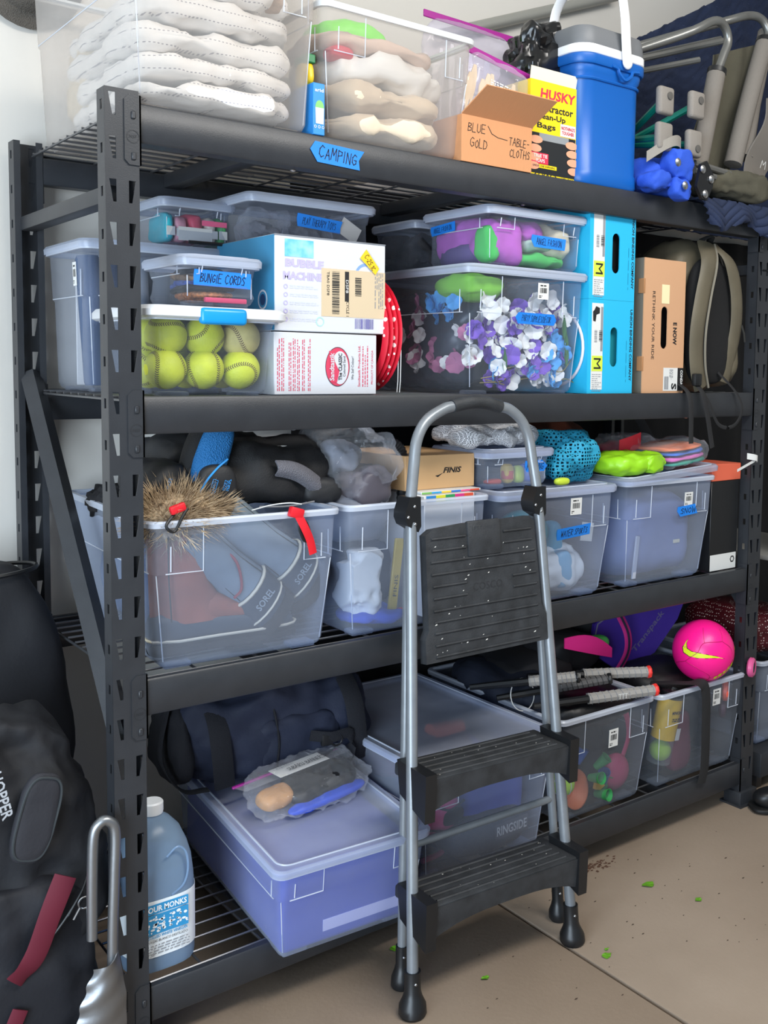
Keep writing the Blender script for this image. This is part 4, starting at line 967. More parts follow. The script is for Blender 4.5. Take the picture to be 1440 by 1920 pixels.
# polka dot tunnel, folded flat
def dots(name, c1, c2, sc, th):
    m = mat(name, c1, .5); nt = m.node_tree; N = nt.nodes; L = nt.links
    tc = N.new('ShaderNodeTexCoord'); v = N.new('ShaderNodeTexVoronoi'); v.inputs['Scale'].default_value = sc; v.inputs['Randomness'].default_value = .35; L.new(tc.outputs['Object'], v.inputs['Vector'])
    a = N.new('ShaderNodeMath'); a.operation = 'LESS_THAN'; a.inputs[1].default_value = th; L.new(v.outputs['Distance'], a.inputs[0])
    x = N.new('ShaderNodeMix'); x.data_type = 'RGBA'; x.inputs['A'].default_value = (*lin(c1), 1); x.inputs['B'].default_value = (*lin(c2), 1); L.new(a.outputs[0], x.inputs['Factor'])
    L.new(x.outputs['Result'], N['Principled BSDF'].inputs['Base Color']); return m
M_dots = dots('red_polka_dot', '#d3122e', '#f3e9e4', 48, .25)
tn = thing('play_tunnel', 'collapsed red polka-dot play tunnel between cartons and flower bin', 'play tunnel', (.66, .18, S2))
for i in range(4):
    x = -.019+.0125*i
    obj('hoop', G().lathe([(.118, x-.006), (.130, x-.003), (.134, x), (.130, x+.003), (.118, x+.006), (.11, x)], 40, plane((0, 0, .137), (0, 1, 0), (0, 0, 1)), c0=False, c1=False), M_dots, tn)
obj('end_panel', G().lathe([(0, .018), (.119, .018), (.119, .021), (0, .021)], 40, plane((0, 0, .137), (0, 1, 0), (0, 0, 1)), c0=False, c1=False), M_dots, tn)
for y in (-.11, -.10): obj('tie', G().tube([(.021, y-.015, .10), (.022, y-.012, .03), (.021, y-.01, .004)], .001, 5), M_white, tn)

# flowers pressed into the party bin
M_pet = {'purple': mat('purple_petal', '#7c56c0', .7, var=.12, vs=60), 'white': mat('white_petal', '#efeeea', .7), 'blue': mat('sky_petal', '#4fa8ea', .7, var=.12, vs=60), 'lilac': mat('dusty_pink_petal', '#b86f92', .7)}
def blossom_g(seed):
    R = random.Random(seed); g = G()
    for k in range(5):
        a = 2*PI*k/5+R.uniform(-.15, .15); L_ = R.uniform(.015, .019)
        def fn(u, v, a=a, L_=L_):
            rr = L_*v; wd = 1.25*L_*math.sin(PI*min(1, v*.80+.06))*(u-.5); z = .005*v*v+.003*math.cos((u-.5)*PI)*v
            return (rr*math.cos(a)-wd*math.sin(a), rr*math.sin(a)+wd*math.cos(a), z)
        g.sheet(fn, 4, 4, .0006)
    return g
fl_mesh = {}
R = random.Random(21)
def blossom(col, loc, rot, where):
    key = (col, R.randrange(3))
    if key not in fl_mesh:
        o = obj('blossom', blossom_g(hash(key[1])+5), M_pet[col], smooth=60); fl_mesh[key] = o.data
    else:
        o = bpy.data.objects.new('blossom', fl_mesh[key]); COL.objects.link(o)
    s = R.uniform(1.05, 1.5); o.scale = (s, s, s)
    if where == 'the front':
        side = ('left', 'centre', 'right')[min(2, int((loc[0]-.885)/.32*3))]; hi = ('low', 'midway', 'high')[min(2, int((loc[2]-S2)/.25*3))]
        return tag(o, f'{col} silk blossom {hi} at {side} of the party bin front', 'flower', f'{col} blossoms {hi} at front {side} of party bin', loc, rot=rot)
    dp = ('near', 'middle', 'far')[min(2, int((loc[1]-.06)/.39*3))]; hi = 'low' if loc[2]-S2 < .16 else 'high'
    return tag(o, f'{col} silk blossom {hi} on {dp} part of the party bin left side', 'flower', f'{col} blossoms {hi} at {dp} left side of party bin', loc, rot=rot)
XL, XR, YF, YB = .853, 1.237, .022, .55
n = 0
while n < 135:
    x = R.uniform(.885, 1.205); z = R.uniform(.025, .245); u = (x-XL)/(XR-XL); v = z/.29
    if x < .90+.03*R.random() and z < .08: continue
    if z > .20-.02*math.sin(u*6) and R.random() < .75: continue
    hcol = 'purple' if R.random() < .58 else 'white'
    if u > .75 and R.random() < .5: hcol = 'blue'
    if v < .40 and u > .3 and R.random() < .3: hcol = 'blue'
    if v > .6: hcol = 'white' if R.random() < .75 else 'purple'
    blossom(hcol, (x, YF+.028+R.uniform(.003, .04)-.013*v+.012, S2+z), (PI/2+R.uniform(-.5, .5), R.uniform(-.5, .5), R.uniform(-.6, .6)), 'the front'); n += 1
n = 0
while n < 40:
    y = R.uniform(.06, .45); z = R.uniform(.06, .25)
    hcol = 'blue' if z > .17 and y < .25 else ('white' if R.random() < .5 else 'lilac')
    blossom(hcol, (XL+.038-.016*(z/.29)+R.uniform(.004, .03), y, S2+z), (R.uniform(-.4, .4), -PI/2+R.uniform(-.4, .4), R.uniform(-1, 1)), 'the left side'); n += 1
tag(obj('dark_film', G().soft((0, 0, .12), (.28, .38, .25), 4, 18, .03, 10, 3, oct=3), mat('dark_film_bundle', '#3c4450', .35, bump=.3, bs=40), smooth=40), 'dark film bundle in the middle of the party bin', 'plastic bag', None, (1.05, .33, S2+.012))
M_stem = mat('flower_stem', '#9a8a4c', .8); M_leaf = mat('silk_leaf', '#2f6b3a', .7)
for i in range(9):
    x = R.uniform(.90, 1.19); z = R.uniform(.02, .06)
    tag(obj('stem', G().tube(catmull([(x, .075, S2+z), (x+.04, .066, S2+z-.005+R.uniform(-.006, .02)), (x+.075, .07, S2+z+R.uniform(-.01, .05))], 4), .0013, 5), M_stem), 'thin flower stem near the bottom of the party bin', 'stem', 'flower stems in the party bin')
for i, (x, z) in enumerate(((1.198, .10), (1.19, .14), (.99, .05), (1.20, .07))):
    tag(obj('silk_leaf', G().sheet(lambda u, v: (x+.016*(u-.5)*math.sin(PI*min(1, v+.05)), .052+.004*math.sin(u*3), S2+z+.06*v), 4, 6, .0006), M_leaf), 'green silk leaf among the party flowers', 'leaf', 'silk leaves in the party bin')
cloth('green_scarf', 'lime green cloth at the top corner of the party bin', 'cloth', (.935, .13, S2+.225), (.13, .17, .065), mat('lime_cloth', '#86cf3e', .8), 3, 12, .01, 14, 2)
cloth('clear_wrap', 'crumpled clear wrap under the party bin lid', 'plastic bag', (1.12, .12, S2+.212), (.19, .14, .075), M_film, 3, 16, .025, 18, 6, oct=4)
# angel fashion
X0, Y0, Z0 = 1.080, .165, S2+.3105
cloth('magenta_cloth', 'orchid pink cloth in the ANGEL FASHION bin', 'cloth', (X0-.085, Y0, Z0+.006), (.13, .23, .118), mat('orchid_cloth', '#c45fc4', .85, bump=.2, bs=80, var=.15, vs=10), 4, 16, .015, 14, 1)
cloth('magenta_cloth', 'orchid pink cloth at top centre of the ANGEL FASHION bin', 'cloth', (X0+.005, Y0, Z0+.05), (.10, .22, .072), mat('orchid_cloth', '#c45fc4'), 3.2, 14, .015, 14, 2)
cloth('green_cloth', 'green cloth along bottom of the ANGEL FASHION bin', 'cloth', (X0+.04, Y0-.005, Z0+.006), (.19, .225, .040), mat('emerald_cloth', '#48c85a', .85, var=.1, vs=10), 3.5, 14, .012, 14, 3)
cloth('mint_cloth', 'pale mint cloth in the middle of the ANGEL FASHION bin', 'cloth', (X0+.03, Y0-.06, Z0+.042), (.09, .11, .042), mat('mint_cloth', '#b9d6bd', .85), 2.8, 12, .012, 14, 4)
cloth('cream_cloth', 'cream cloth bunched at right of the ANGEL FASHION bin', 'cloth', (X0+.10, Y0, Z0+.028), (.105, .22, .095), mat('cream_cloth', '#eadcba', .9, bump=.3, bs=80), 3, 16, .015, 14, 5)
cloth('violet_cloth', 'dark violet cloth on left side of the ANGEL FASHION bin', 'cloth', (X0-.10, Y0+.02, Z0+.006), (.105, .17, .05), mat('violet_cloth', '#5a4480', .85), 3.5, 12, .01, 14, 6)
tag(obj('green_roll', G().soft((0, 0, .045), (.05, .06, .09), 3, 10, .005, 20, 1), mat('emerald_cloth', '#48c85a')), 'green roll at front left of the ANGEL FASHION bin', 'cloth', None, (X0-.128, Y0-.085, Z0+.006))
for i in range(3): cloth('dark_garment', ('crumpled dark garment at front left behind the ANGEL FASHION bin', 'crumpled dark garment in the middle of the dark clothes bin', 'crumpled dark garment at back of the dark clothes bin')[i], 'clothing', (.98+.05*(i % 2), .37+.06*i, S2+.318), (.11, .10, .10), mat('dark_grey_cloth', '#3b3a3d', .8, var=.5, vs=14), 2.8, 12, .03, 16, i, group='garments in the dark bin')
# white hoop between flower bin and blue cartons
wh = thing('white_hoop_set', 'white hoops wedged between flower bin and blue cartons', 'hoop', (1.2425, .13, S2))
for i in range(3): obj('hoop', G().tube([(-.004+.004*i, .098*math.cos(2*PI*k/36)+.004*i, .117+.098*math.sin(2*PI*k/36)) for k in range(36)], .004, 8, closed=True), mat('white_hoop_plastic', '#dcd6dc', .4), wh)

# blue binding cartons
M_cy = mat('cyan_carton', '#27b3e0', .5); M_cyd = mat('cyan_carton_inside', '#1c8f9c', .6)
def union(z, label, ext):
    u = thing('binding_carton', label, 'box', (1.329, .18, z), group='cyan binding cartons'); w2, d2, hh = .086, .16, .244
    F = lambda x, zz, e=.0004: FR(x, -d2-e, zz)
    rr, hw = .014, .052
    hole = [(.012+rr*math.cos(a), .122+hw-rr+rr*math.sin(a)) for a in [PI*k/8 for k in range(9)]]+[(.012+rr*math.cos(a), .122-hw+rr+rr*math.sin(a)) for a in [PI+PI*k/8 for k in range(9)]]
    g = G().plate([(-w2, 0), (w2, 0), (w2, hh), (-w2, hh)], [hole], .003, plane((0, -d2+.003, 0), (1, 0, 0), (0, 0, 1)))
    g.box(-w2, w2, d2-.003, d2, 0, hh); g.box(-w2, -w2+.003, -d2+.003, d2-.003, 0, hh); g.box(w2-.003, w2, -d2+.003, d2-.003, 0, hh); g.box(-w2+.003, w2-.003, -d2+.003, d2-.003, 0, .003); g.box(-w2+.003, w2-.003, -d2+.003, d2-.003, hh-.003, hh)
    obj('carton', g, M_cy, u, smooth=0)
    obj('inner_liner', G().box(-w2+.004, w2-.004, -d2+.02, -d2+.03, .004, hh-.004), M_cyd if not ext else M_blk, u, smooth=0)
    lb = obj('size_label', quad_g(F(-.048, .122), -.025, .017, -.112, .112), M_white, u, smooth=0)
    sq = obj('size_square', quad_g(F(-.052, .078, .0009), -.019, .021, -.020, .020), mat('lime_label', '#cfe04a', .6), lb, smooth=0)
    text('M', plane((-.051, -d2-.0016, .078), (0, 0, -1), (1, 0, 0)), .026, M_print, sq, .028, bold=.0)
    obj('label_print', barcode_g(FRD(-.040, -d2-.001, .15), -.014, .014, -.006, .006, 4, 16), M_print, lb, smooth=0)
    obj('label_print', barcode_g(FRD(-.058, -d2-.001, .148), -.016, .016, -.005, .005, 8, 16), M_greyprint, lb, smooth=0)
    obj('label_print', dashes_g(F(-.052, .028, .001), -.017, .017, -.024, .024, 9, 3, word=.006, fill=.35), M_greyprint, lb, smooth=0)
    obj('label_strip', quad_g(F(-.036, .17, .0008), -.004, .004, -.06, .055), M_greyprint, lb, smooth=0)
    if not ext: obj('binding_picture', poly_g(F(-.057, .208, .001), [(-.012, -.02), (-.003, -.022), (.0, -.004), (.012, 0), (.012, .014), (-.002, .018), (-.008, .008), (-.013, .004)]), M_print, lb, smooth=0)
    text('UNION BINDING COMPANY', FRD(.0765, -d2-.0004, .128), .009, M_print, u, .19, bold=.02)
    obj('print', dashes_g(FRD(.06, -d2-.0004, .12), -.02, .09, -.002, .002, 1, 5, word=.02, fill=.4), mat('cyan_print', '#1587ad', .6), u, smooth=0)
union(S2, 'lower cyan size M carton right of flower bin', 0)
union(S2+.2445, 'upper cyan size M carton stacked on the lower one', 1)
# tan binding carton
M_nw = mat('kraft_carton', '#c99b76', .7, bump=.1, bs=300); M_ng = mat('grey_brown_side', '#6f6a60', .7)
nw = thing('binding_carton', 'tan carton lettered RETHINK YOUR RIDE beside backpack', 'box', (1.541, .175, S2))
w2, d2, hh = .086, .155, .366; rr, hw = .0135, .058
hole = [(.0+rr*math.cos(a), .180+hw-rr+rr*math.sin(a)) for a in [PI*k/8 for k in range(9)]]+[(.0+rr*math.cos(a), .180-hw+rr+rr*math.sin(a)) for a in [PI+PI*k/8 for k in range(9)]]
g = G().plate([(-w2, 0), (w2, 0), (w2, hh), (-w2, hh)], [hole], .003, plane((0, -d2+.003, 0), (1, 0, 0), (0, 0, 1)))
g.box(-w2, w2, d2-.003, d2, 0, hh); g.box(w2-.003, w2, -d2+.003, d2-.003, 0, hh); g.box(-w2+.003, w2-.003, -d2+.003, d2-.003, hh-.004, hh-.001); g.box(-w2+.003, w2-.003, -d2+.003, d2-.003, 0, .003)
obj('carton', g, M_nw, nw, smooth=0); obj('side_panel', G().box(-w2, -w2+.003, -d2+.003, d2-.003, 0, hh), M_ng, nw, smooth=0)
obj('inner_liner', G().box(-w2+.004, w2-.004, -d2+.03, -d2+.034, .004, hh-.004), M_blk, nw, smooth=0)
for z in (.08, .29): obj('tab', G().rbox(-w2-.002, -w2+.004, -d2-.001, -d2+.02, z-.02, z+.02, .001, 1), M_card_d, nw)
text('RETHINK YOUR RIDE', FRD(-.046, -d2-.0004, .185), .011, M_print, nw, .185)
text('E NOW', FRD(.045, -d2-.0004, .165), .016, M_print, nw, .062, bold=.04)
obj('sticker', quad_g(FR(.002, -d2-.0004, .272), -.016, .016, -.026, .026), mat('cream_sticker', '#e9dcae', .7), nw, smooth=0)
lb = obj('size_label', quad_g(FR(.043, -d2-.0004, .038), -.042, .042, -.032, .032), M_white, nw, smooth=0)
bk = obj('label_band', quad_g(FR(.073, -d2-.0010, .038), -.012, .012, -.032, .032), M_print, lb, smooth=0)
text('CONDA', FRD(.077, -d2-.0016, .043), .010, M_white, bk, .042, bold=.03); text('S', FRD(.046, -d2-.001, .018), .022, M_print, lb, .018, bold=.04)
obj('label_print', barcode_g(FR(.014, -d2-.001, .028), -.009, .009, -.018, .018, 6, 12), M_greyprint, lb, smooth=0)
obj('label_print', dashes_g(FRD(.034, -d2-.001, .052), -.014, .014, -.008, .008, 3, 6, word=.006), M_greyprint, lb, smooth=0)

# backpack
M_pk = mat('olive_nylon', '#5d5646', .55, bump=.25, bs=250, var=.12, vs=8); M_pkd = mat('black_mesh_panel', '#0d0d0f', .9, bump=.5, bs=500); M_web = mat('black_webbing', '#1b1b1d', .8, bump=.4, bs=500); M_zipt = mat('dark_zip', '#252420', .6)
bp = thing('backpack', 'olive green backpack with padded straps beside the tall tan carton', 'backpack', (1.765, .13, S2))
def pk_fn(w):
    t = (w.z+.22)/.44; k = 1-.28*max(0, t-.6)**1.5*2; return Vector((w.x*k, w.y*(1-.2*t), w.z))
obj('pack_body', G().soft((.005, .03, .226), (.262, .24, .452), 3.4, 22, .010, 9, 3, fn=pk_fn), M_pk, bp, smooth=60)
obj('back_panel', G().soft((-.005, -.085, .205), (.185, .05, .36), 3.5, 16, .004, 9, 4, fn=pk_fn), M_pkd, bp, smooth=60)
st = obj('shoulder_strap', G().tube(catmull([(-.010, -.075, .43), (-.045, -.115, .37), (-.082, -.125, .27), (-.105, -.128, .17), (-.098, -.125, .08), (-.07, -.12, .015)], 6), .030, 10, flat=((1, 0, .2), .30)), M_pk, bp)
obj('strap_edge', G().tube(catmull([(.018, -.085, .43), (-.018, -.124, .37), (-.054, -.134, .27), (-.076, -.137, .17), (-.070, -.134, .08), (-.045, -.128, .015)], 6), .0035, 6), mat('strap_piping', '#7d776a', .7), st)
st = obj('shoulder_strap', G().tube(catmull([(.03, -.07, .43), (.055, -.11, .38), (.085, -.115, .30), (.098, -.11, .20), (.085, -.10, .10), (.07, -.09, .03)], 6), .026, 10, flat=((1, 0, -.2), .30)), M_pk, bp)
obj('haul_loop', G().tube(catmull([(-.02, -.06, .44), (0, -.085, .452), (.025, -.06, .44)], 5), .010, 8, flat=((0, 1, 0), .4)), M_pkd, bp)
obj('side_zip', G().tube(catmull([(.03, -.055, .447), (.085, -.07, .40), (.115, -.085, .30), (.117, -.085, .20)], 6), .004, 6), M_zipt, bp)
obj('side_zip', G().tube(catmull([(.05, -.03, .445), (.105, -.04, .40), (.13, -.045, .30), (.135, -.045, .20)], 6), .004, 6), M_zipt, bp)
obj('side_pocket', G().soft((.105, -.02, .115), (.075, .17, .20), 3, 14, .008, 12, 6), M_pk, bp, smooth=60)
obj('zip_pull', G().tube([(.118, -.115, .20), (.125, -.12, .175), (.13, -.12, .15)], .003, 6), M_zipt, bp)
for i, pts in enumerate(([(-.15, -.10, .03), (-.16, -.155, -.012), (-.155, -.16, -.14)], [(-.105, -.12, .03), (-.10, -.156, -.01), (-.06, -.16, -.155)], [(.02, -.11, .06), (.07, -.14, .0), (.08, -.155, -.05), (.04, -.157, -.095), (-.03, -.157, -.09), (-.08, -.155, -.02), (-.10, -.13, .03)])):
    obj('webbing', G().tube(catmull(pts, 6), .010 if i < 2 else .0055, 8, flat=((1, 0, 0), .18)), M_web, bp)
obj('buckle', G().rbox(-.125, -.095, -.145, -.13, .02, .055, .004, 2), M_blk, bp)
# cables on the right post
M_cab = mat('dark_cable', '#2c2d30', .4); M_cabr = mat('red_cable', '#8c1d30', .45)
cbn = thing('cable_bundle', 'grey and red cables hanging on right front post', 'cable', (1.93, -.03, 1.1))
O = Vector((1.93, -.03, 1.1)); lo = lambda P: [tuple(Vector(p)-O) for p in P]
for i, pts in enumerate(([(1.925, -.02, 1.63), (1.95, -.03, 1.58), (1.93, -.03, 1.45), (1.945, -.03, 1.38), (1.90, -.03, 1.40), (1.865, -.03, 1.36), (1.87, -.03, 1.25), (1.875, -.028, 1.15), (1.868, -.026, 1.09)],
                         [(1.96, -.02, 1.60), (1.93, -.035, 1.50), (1.925, -.035, 1.38), (1.915, -.035, 1.28), (1.945, -.03, 1.22), (1.965, -.03, 1.30), (1.96, -.03, 1.42)],
                         [(1.97, -.02, 1.42), (1.93, -.04, 1.36), (1.92, -.04, 1.26), (1.96, -.03, 1.2), (1.945, -.03, 1.16), (1.905, -.03, 1.12), (1.89, -.03, 1.10)],
                         [(1.98, -.02, 1.52), (1.945, -.045, 1.44), (1.95, -.045, 1.30), (1.975, -.03, 1.24)])):
    obj('cable', G().tube(catmull(pts, 6), .0045, 7), M_cab, cbn)
for pts in ([(1.965, -.03, 1.60), (1.95, -.04, 1.52), (1.955, -.04, 1.46)], [(1.955, -.04, 1.36), (1.945, -.045, 1.29), (1.96, -.04, 1.22)]):
    obj('cable', G().tube(catmull(pts, 5), .012, 8, flat=((1, 0, 0), .6)), M_cabr, cbn)
obj('hook', G().tube(catmull([(1.915-O.x, .0, 1.64-O.z), (1.915-O.x, -.02, 1.635-O.z), (1.92-O.x, -.028, 1.61-O.z), (1.93-O.x, -.028, 1.60-O.z)], 4), .003, 6), M_blk, cbn)
obj('paper_tag', G().sheet(lambda u, v: (-.065+.045*u+.01*math.sin(u*3), -.004-.01*math.sin(u*3), -.015-.012*u+.018*v), 6, 2, .0006), M_white, cbn)
obj('paper_tag', G().sheet(lambda u, v: (-.115+.085*u, -.008, -.050+.026*u+.008*v), 4, 1, .0006), M_white, cbn)
# ------------------------------------------------------------------ third shelf
def net(name, hexc, sc, th, rough=.7):
    m = mat(name, hexc, rough); nt = m.node_tree; N = nt.nodes; L = nt.links
    tc = N.new('ShaderNodeTexCoord'); v = N.new('ShaderNodeTexVoronoi'); v.feature = 'DISTANCE_TO_EDGE'; v.inputs['Scale'].default_value = sc; v.inputs['Randomness'].default_value = .25; L.new(tc.outputs['Object'], v.inputs['Vector'])
    a = N.new('ShaderNodeMath'); a.operation = 'LESS_THAN'; a.inputs[1].default_value = th; L.new(v.outputs['Distance'], a.inputs[0])
    L.new(a.outputs[0], N['Principled BSDF'].inputs['Alpha']); return m
M_rubber = mat('boot_rubber', '#2c3846', .5, bump=.15, bs=100); M_midsole = mat('cream_midsole', '#d9cfb8', .7)
M_lace = mat('red_lace', '#8c2a36', .8)
def boot(name, label, loc, rot, upper, collar=None, laces=True, s=1.0, mark=None):
    """winter boot: toe towards +x, sole on z=0"""
    b = thing(name, label, 'boot', loc, rot=rot); b.scale = (s, s, s)
    def sec(x, hw, z0, z1, n=14, p=2.6):
        out = []
        for k in range(n):
            a = 2*PI*k/n; c, sn = math.cos(a), math.sin(a); d = (abs(c)**p+abs(sn)**p)**(1/p)
            out.append((x, hw*c/d, (z0+z1)/2+(z1-z0)/2*sn/d))
        return out
    obj('sole', G().loft([sec(x, w, 0, .022, p=6) for x, w in ((-.01, .02), (.0, .036), (.05, .040), (.11, .036), (.19, .048), (.25, .046), (.285, .028), (.292, .012))]), M_blk, b)
    obj('rubber_shell', G().loft([sec(x, w, .018, z) for x, w, z in ((-.012, .016, .07), (.0, .034, .085), (.05, .038, .085), (.11, .040, .078), (.17, .045, .072), (.23, .046, .066), (.268, .036, .055), (.285, .016, .04))]), M_rubber, b)
    obj('midsole_line', G().tube([(x, y, .030) for x, y in [(.288*math.cos(0), .0)]+[(.25+.042*math.cos(a), .0478*math.sin(a)) for a in (.5, 1, 1.5)]+[(.19, .0498), (.11, .042), (.03, .040), (-.012, .02), (-.016, 0), (-.012, -.02), (.03, -.040), (.11, -.042), (.19, -.0498)]+[(.25+.042*math.cos(a), -.0478*math.sin(a)) for a in (1.5, 1, .5)]], .0028, 5, closed=True), M_midsole, b)
    rings = []
    for z, cx, rx, ry in ((.060, .075, .085, .040), (.085, .070, .080, .042), (.11, .058, .068, .044), (.14, .050, .060, .046), (.19, .048, .060, .050), (.235, .048, .064, .054), (.25, .048, .066, .055)):
        rings.append([(cx+rx*math.cos(2*PI*k/18), ry*math.sin(2*PI*k/18), z) for k in range(18)])
    sh = obj('shaft', G().loft(rings, True, False), upper, b)
    obj('vamp', G().loft([sec(x, w, .05, z) for x, w, z in ((.06, .040, .125), (.11, .041, .115), (.16, .042, .095), (.20, .042, .082), (.225, .034, .074))]), upper, b)
    obj('seam', G().tube([(.012, -.047, .07), (.006, -.050, .15), (.004, -.053, .245)], .0015, 5), M_zipt, sh)
    if laces:
        g = G()
        for i in range(5):
            z = .10+.026*i; x = .150-.013*i if i < 2 else .118-.003*i
            g.tube([(x+.012, -.026, z), (x+.02, 0, z+.012), (x+.012, .026, z+.004)], .0028, 6); g.tube([(x+.012, .026, z), (x+.02, 0, z+.008), (x+.012, -.026, z+.010)], .0028, 6)
        g.tube(catmull([(.115, -.036, .20), (.14, -.055, .17), (.15, -.056, .12), (.135, -.054, .10)], 5), .0028, 6)
        obj('lace', g, M_lace, b)
        for i in range(3): obj('eyelet', G().sphere((.10, -.044, .15+.03*i), (.004, .003, .004), 8, 6), M_rivet, sh)
    obj('cuff', G().tube([(.048+.066*math.cos(2*PI*k/20), .055*math.sin(2*PI*k/20), .25) for k in range(20)], .007, 8, closed=True), collar or upper, sh)
    if mark: text(mark, FR(.015, -.0405, .052), .016, mat('boot_mark', '#8f9aa2', .6), b, .056, bold=.02)
    return b
M_brown = mat('brown_boot_leather', '#97523f', .6, bump=.4, bs=60, var=.15, vs=12); M_greyl = mat('grey_boot_leather', '#74838f', .65, bump=.3, bs=60, var=.12, vs=12)
BX, BY = .2965, .30
boot('winter_boot', 'brown leather boot with red laces at left of boot bin', (.120, .098, S3+.016), (0, 0, .02), M_brown, laces=True, s=1.06)
boot('winter_boot', 'grey boot lying aslant across front of the boot bin', (.245, .072, S3+.275), (.12, .82, .03), M_greyl, laces=False, s=.95, mark='SOREL') if 0 else None
# the two grey boots lie with their soles down to the right: shafts point to upper left
def lying(label, loc, ry, s):
    return boot('winter_boot', label, loc, (0, ry, PI), M_greyl, laces=False, s=s, mark=None)
g1 = thing('winter_boot', 'lower grey boot slanting down across the boot bin', 'boot', (.300, .085, S3+.145), rot=(0, .72, 0))
def slanted(root):
    # shaft along -x, heel cap at +x, sole facing +x
    obj('shaft', G().loft([[(x, ry*math.cos(2*PI*k/18), rz*math.sin(2*PI*k/18)) for k in range(18)] for x, ry, rz in ((-.17, .046, .052), (-.12, .045, .05), (-.05, .042, .046), (.0, .042, .048), (.02, .042, .05))]), M_greyl, root)
    obj('rubber_shell', G().loft([[(x, ry*math.cos(2*PI*k/18), rz*math.sin(2*PI*k/18)-dz) for k in range(18)] for x, ry, rz, dz in ((.012, .044, .052, 0), (.03, .045, .056, .004), (.065, .046, .060, .008), (.085, .044, .06, .010))]), M_rubber, root)
    obj('heel_band', G().tube([(.016, .0445*math.cos(2*PI*k/20), .0525*math.sin(2*PI*k/20)) for k in range(20)], .004, 6, closed=True), M_midsole, root)
    obj('midsole_line', G().tube([(.070, .0465*math.cos(2*PI*k/20), .0605*math.sin(2*PI*k/20)-.0085) for k in range(20)], .0025, 6, closed=True), M_midsole, root)
    obj('sole', G().loft([[(x, ry*math.cos(2*PI*k/18), rz*math.sin(2*PI*k/18)-.011) for k in range(18)] for x, ry, rz in ((.084, .042, .058), (.086, .047, .063), (.112, .047, .063), (.116, .040, .055))]), M_blk, root)
    obj('toe', G().soft((.055, .09, -.005), (.085, .19, .09), 3, 12, .003, 10, 1), M_rubber, root)
    text('SOREL', plane((.045, -.0478, -.004), (0, 0, 1), (-1, 0, 0)), .016, mat('boot_mark', '#8f9aa2', .6), root, .052, bold=.02)
    g = G()
    for z in (.038, -.036): g.tube([(-.165, -.030, z), (-.05, -.027, z*.9), (.01, -.028, z)], .0012, 5)
    obj('seam', g, M_zipt, root, kind='stuff')
slanted(g1)
g2 = thing('winter_boot', 'upper grey boot slanting down across the boot bin', 'boot', (.395, .10, S3+.185), rot=(0, .66, 0)); slanted(g2)
g3 = obj('dark_boot_sole', G().soft((0, 0, .02), (.34, .10, .04), 4, 12, .004, 12, 2), M_blk); tag(g3, 'dark boot sole lying on the floor of the boot bin', 'boot', None, (.27, .19, S3+.014))
# fur hood
M_fur = mat('tan_fur', '#d0b896', .9, hex2='#8a7258', vs=40)
R = random.Random(5)
def fur_g(c, size, n, ln, seed):
    R = random.Random(seed); g = G()
    for i in range(n):
        d = Vector((R.gauss(0, 1), R.gauss(0, 1), R.gauss(.25, .8))).normalized(); p = Vector(c)+Vector((d.x*size[0]/2, d.y*size[1]/2, d.z*size[2]/2))
        e = (d+Vector((R.uniform(-.5, .5), R.uniform(-.5, .5), R.uniform(-.2, .6)))).normalized(); l = ln*R.uniform(.5, 1.2); w = e.orthogonal().normalized()*.0011; w2 = e.cross(w)
        m_ = p+e*l*.55+w*R.uniform(-1, 1)*2; q = p+e*l+w*R.uniform(-3, 3)
        g.add([p-w, p+w, p+w2, m_-w*.7, m_+w*.7, m_+w2*.7, q], [(0, 1, 4, 3), (1, 2, 5, 4), (2, 0, 3, 5), (3, 4, 6), (4, 5, 6), (5, 3, 6)])
    return g
fh = thing('fur_trim', 'tan fur trim spilling over front left of the boot bin', 'fur trim', (.15, .06, S3+.26))
obj('pile_base', G().soft((.0, .01, .035), (.14, .085, .10), 2.6, 12, .01, 20, 3), M_fur, fh)
obj('pile_base', G().soft((.06, .02, .045), (.10, .07, .05), 2.6, 10, .01, 20, 4), M_fur, fh)
obj('fur', fur_g((0, .01, .035), (.14, .085, .10), 1700, .046, 6), M_fur, fh, kind='stuff', smooth=0)
obj('fur', fur_g((.06, .02, .045), (.10, .07, .05), 1000, .042, 7), M_fur, fh, kind='stuff', smooth=0)
M_redp = mat('red_plastic', '#d8202c', .4)
obj('pull_tab', G().rbox(-.016, .016, -.058, -.046, .055, .072, .004, 2, Matrix.Rotation(-.3, 4, 'Y')), M_redp, fh)
obj('cord_loop', G().tube(catmull([(-.025, -.05, .05), (-.045, -.06, .03), (-.03, -.062, .018), (-.012, -.058, .045), (0, -.055, .06)], 5), .003, 6), M_blk, fh)
# black padded gear on top of the boot bin
M_neo = mat('black_neoprene', '#131315', .7, bump=.5, bs=350); M_neo2 = mat('charcoal_neoprene', '#1d1e21', .6, bump=.2, bs=200); M_bmesh = mat('blue_airmesh', '#1f6fae', .7, bump=.9, bs=320, kind='weave'); M_gtex = mat('grey_grip_fabric', '#6a6a72', .8, bump=1, bs=420, kind='weave')
ng = thing('neoprene_gear', 'black neoprene gear with blue mesh heaped on the boot bin', 'sports gear', (.37, .20, S3+.295))
obj('shell', G().soft((.01, 0, .068), (.32, .26, .155), 3, 20, .02, 10, 3), M_neo, ng, smooth=60)
obj('shell', G().soft((-.07, .06, .092), (.30, .22, .14), 2.8, 16, .02, 10, 4), M_neo2, ng, smooth=60)
obj('cuff', G().soft((.125, -.10, .030), (.10, .06, .06), 3, 12, .006, 12, 5), M_neo2, ng, smooth=60)
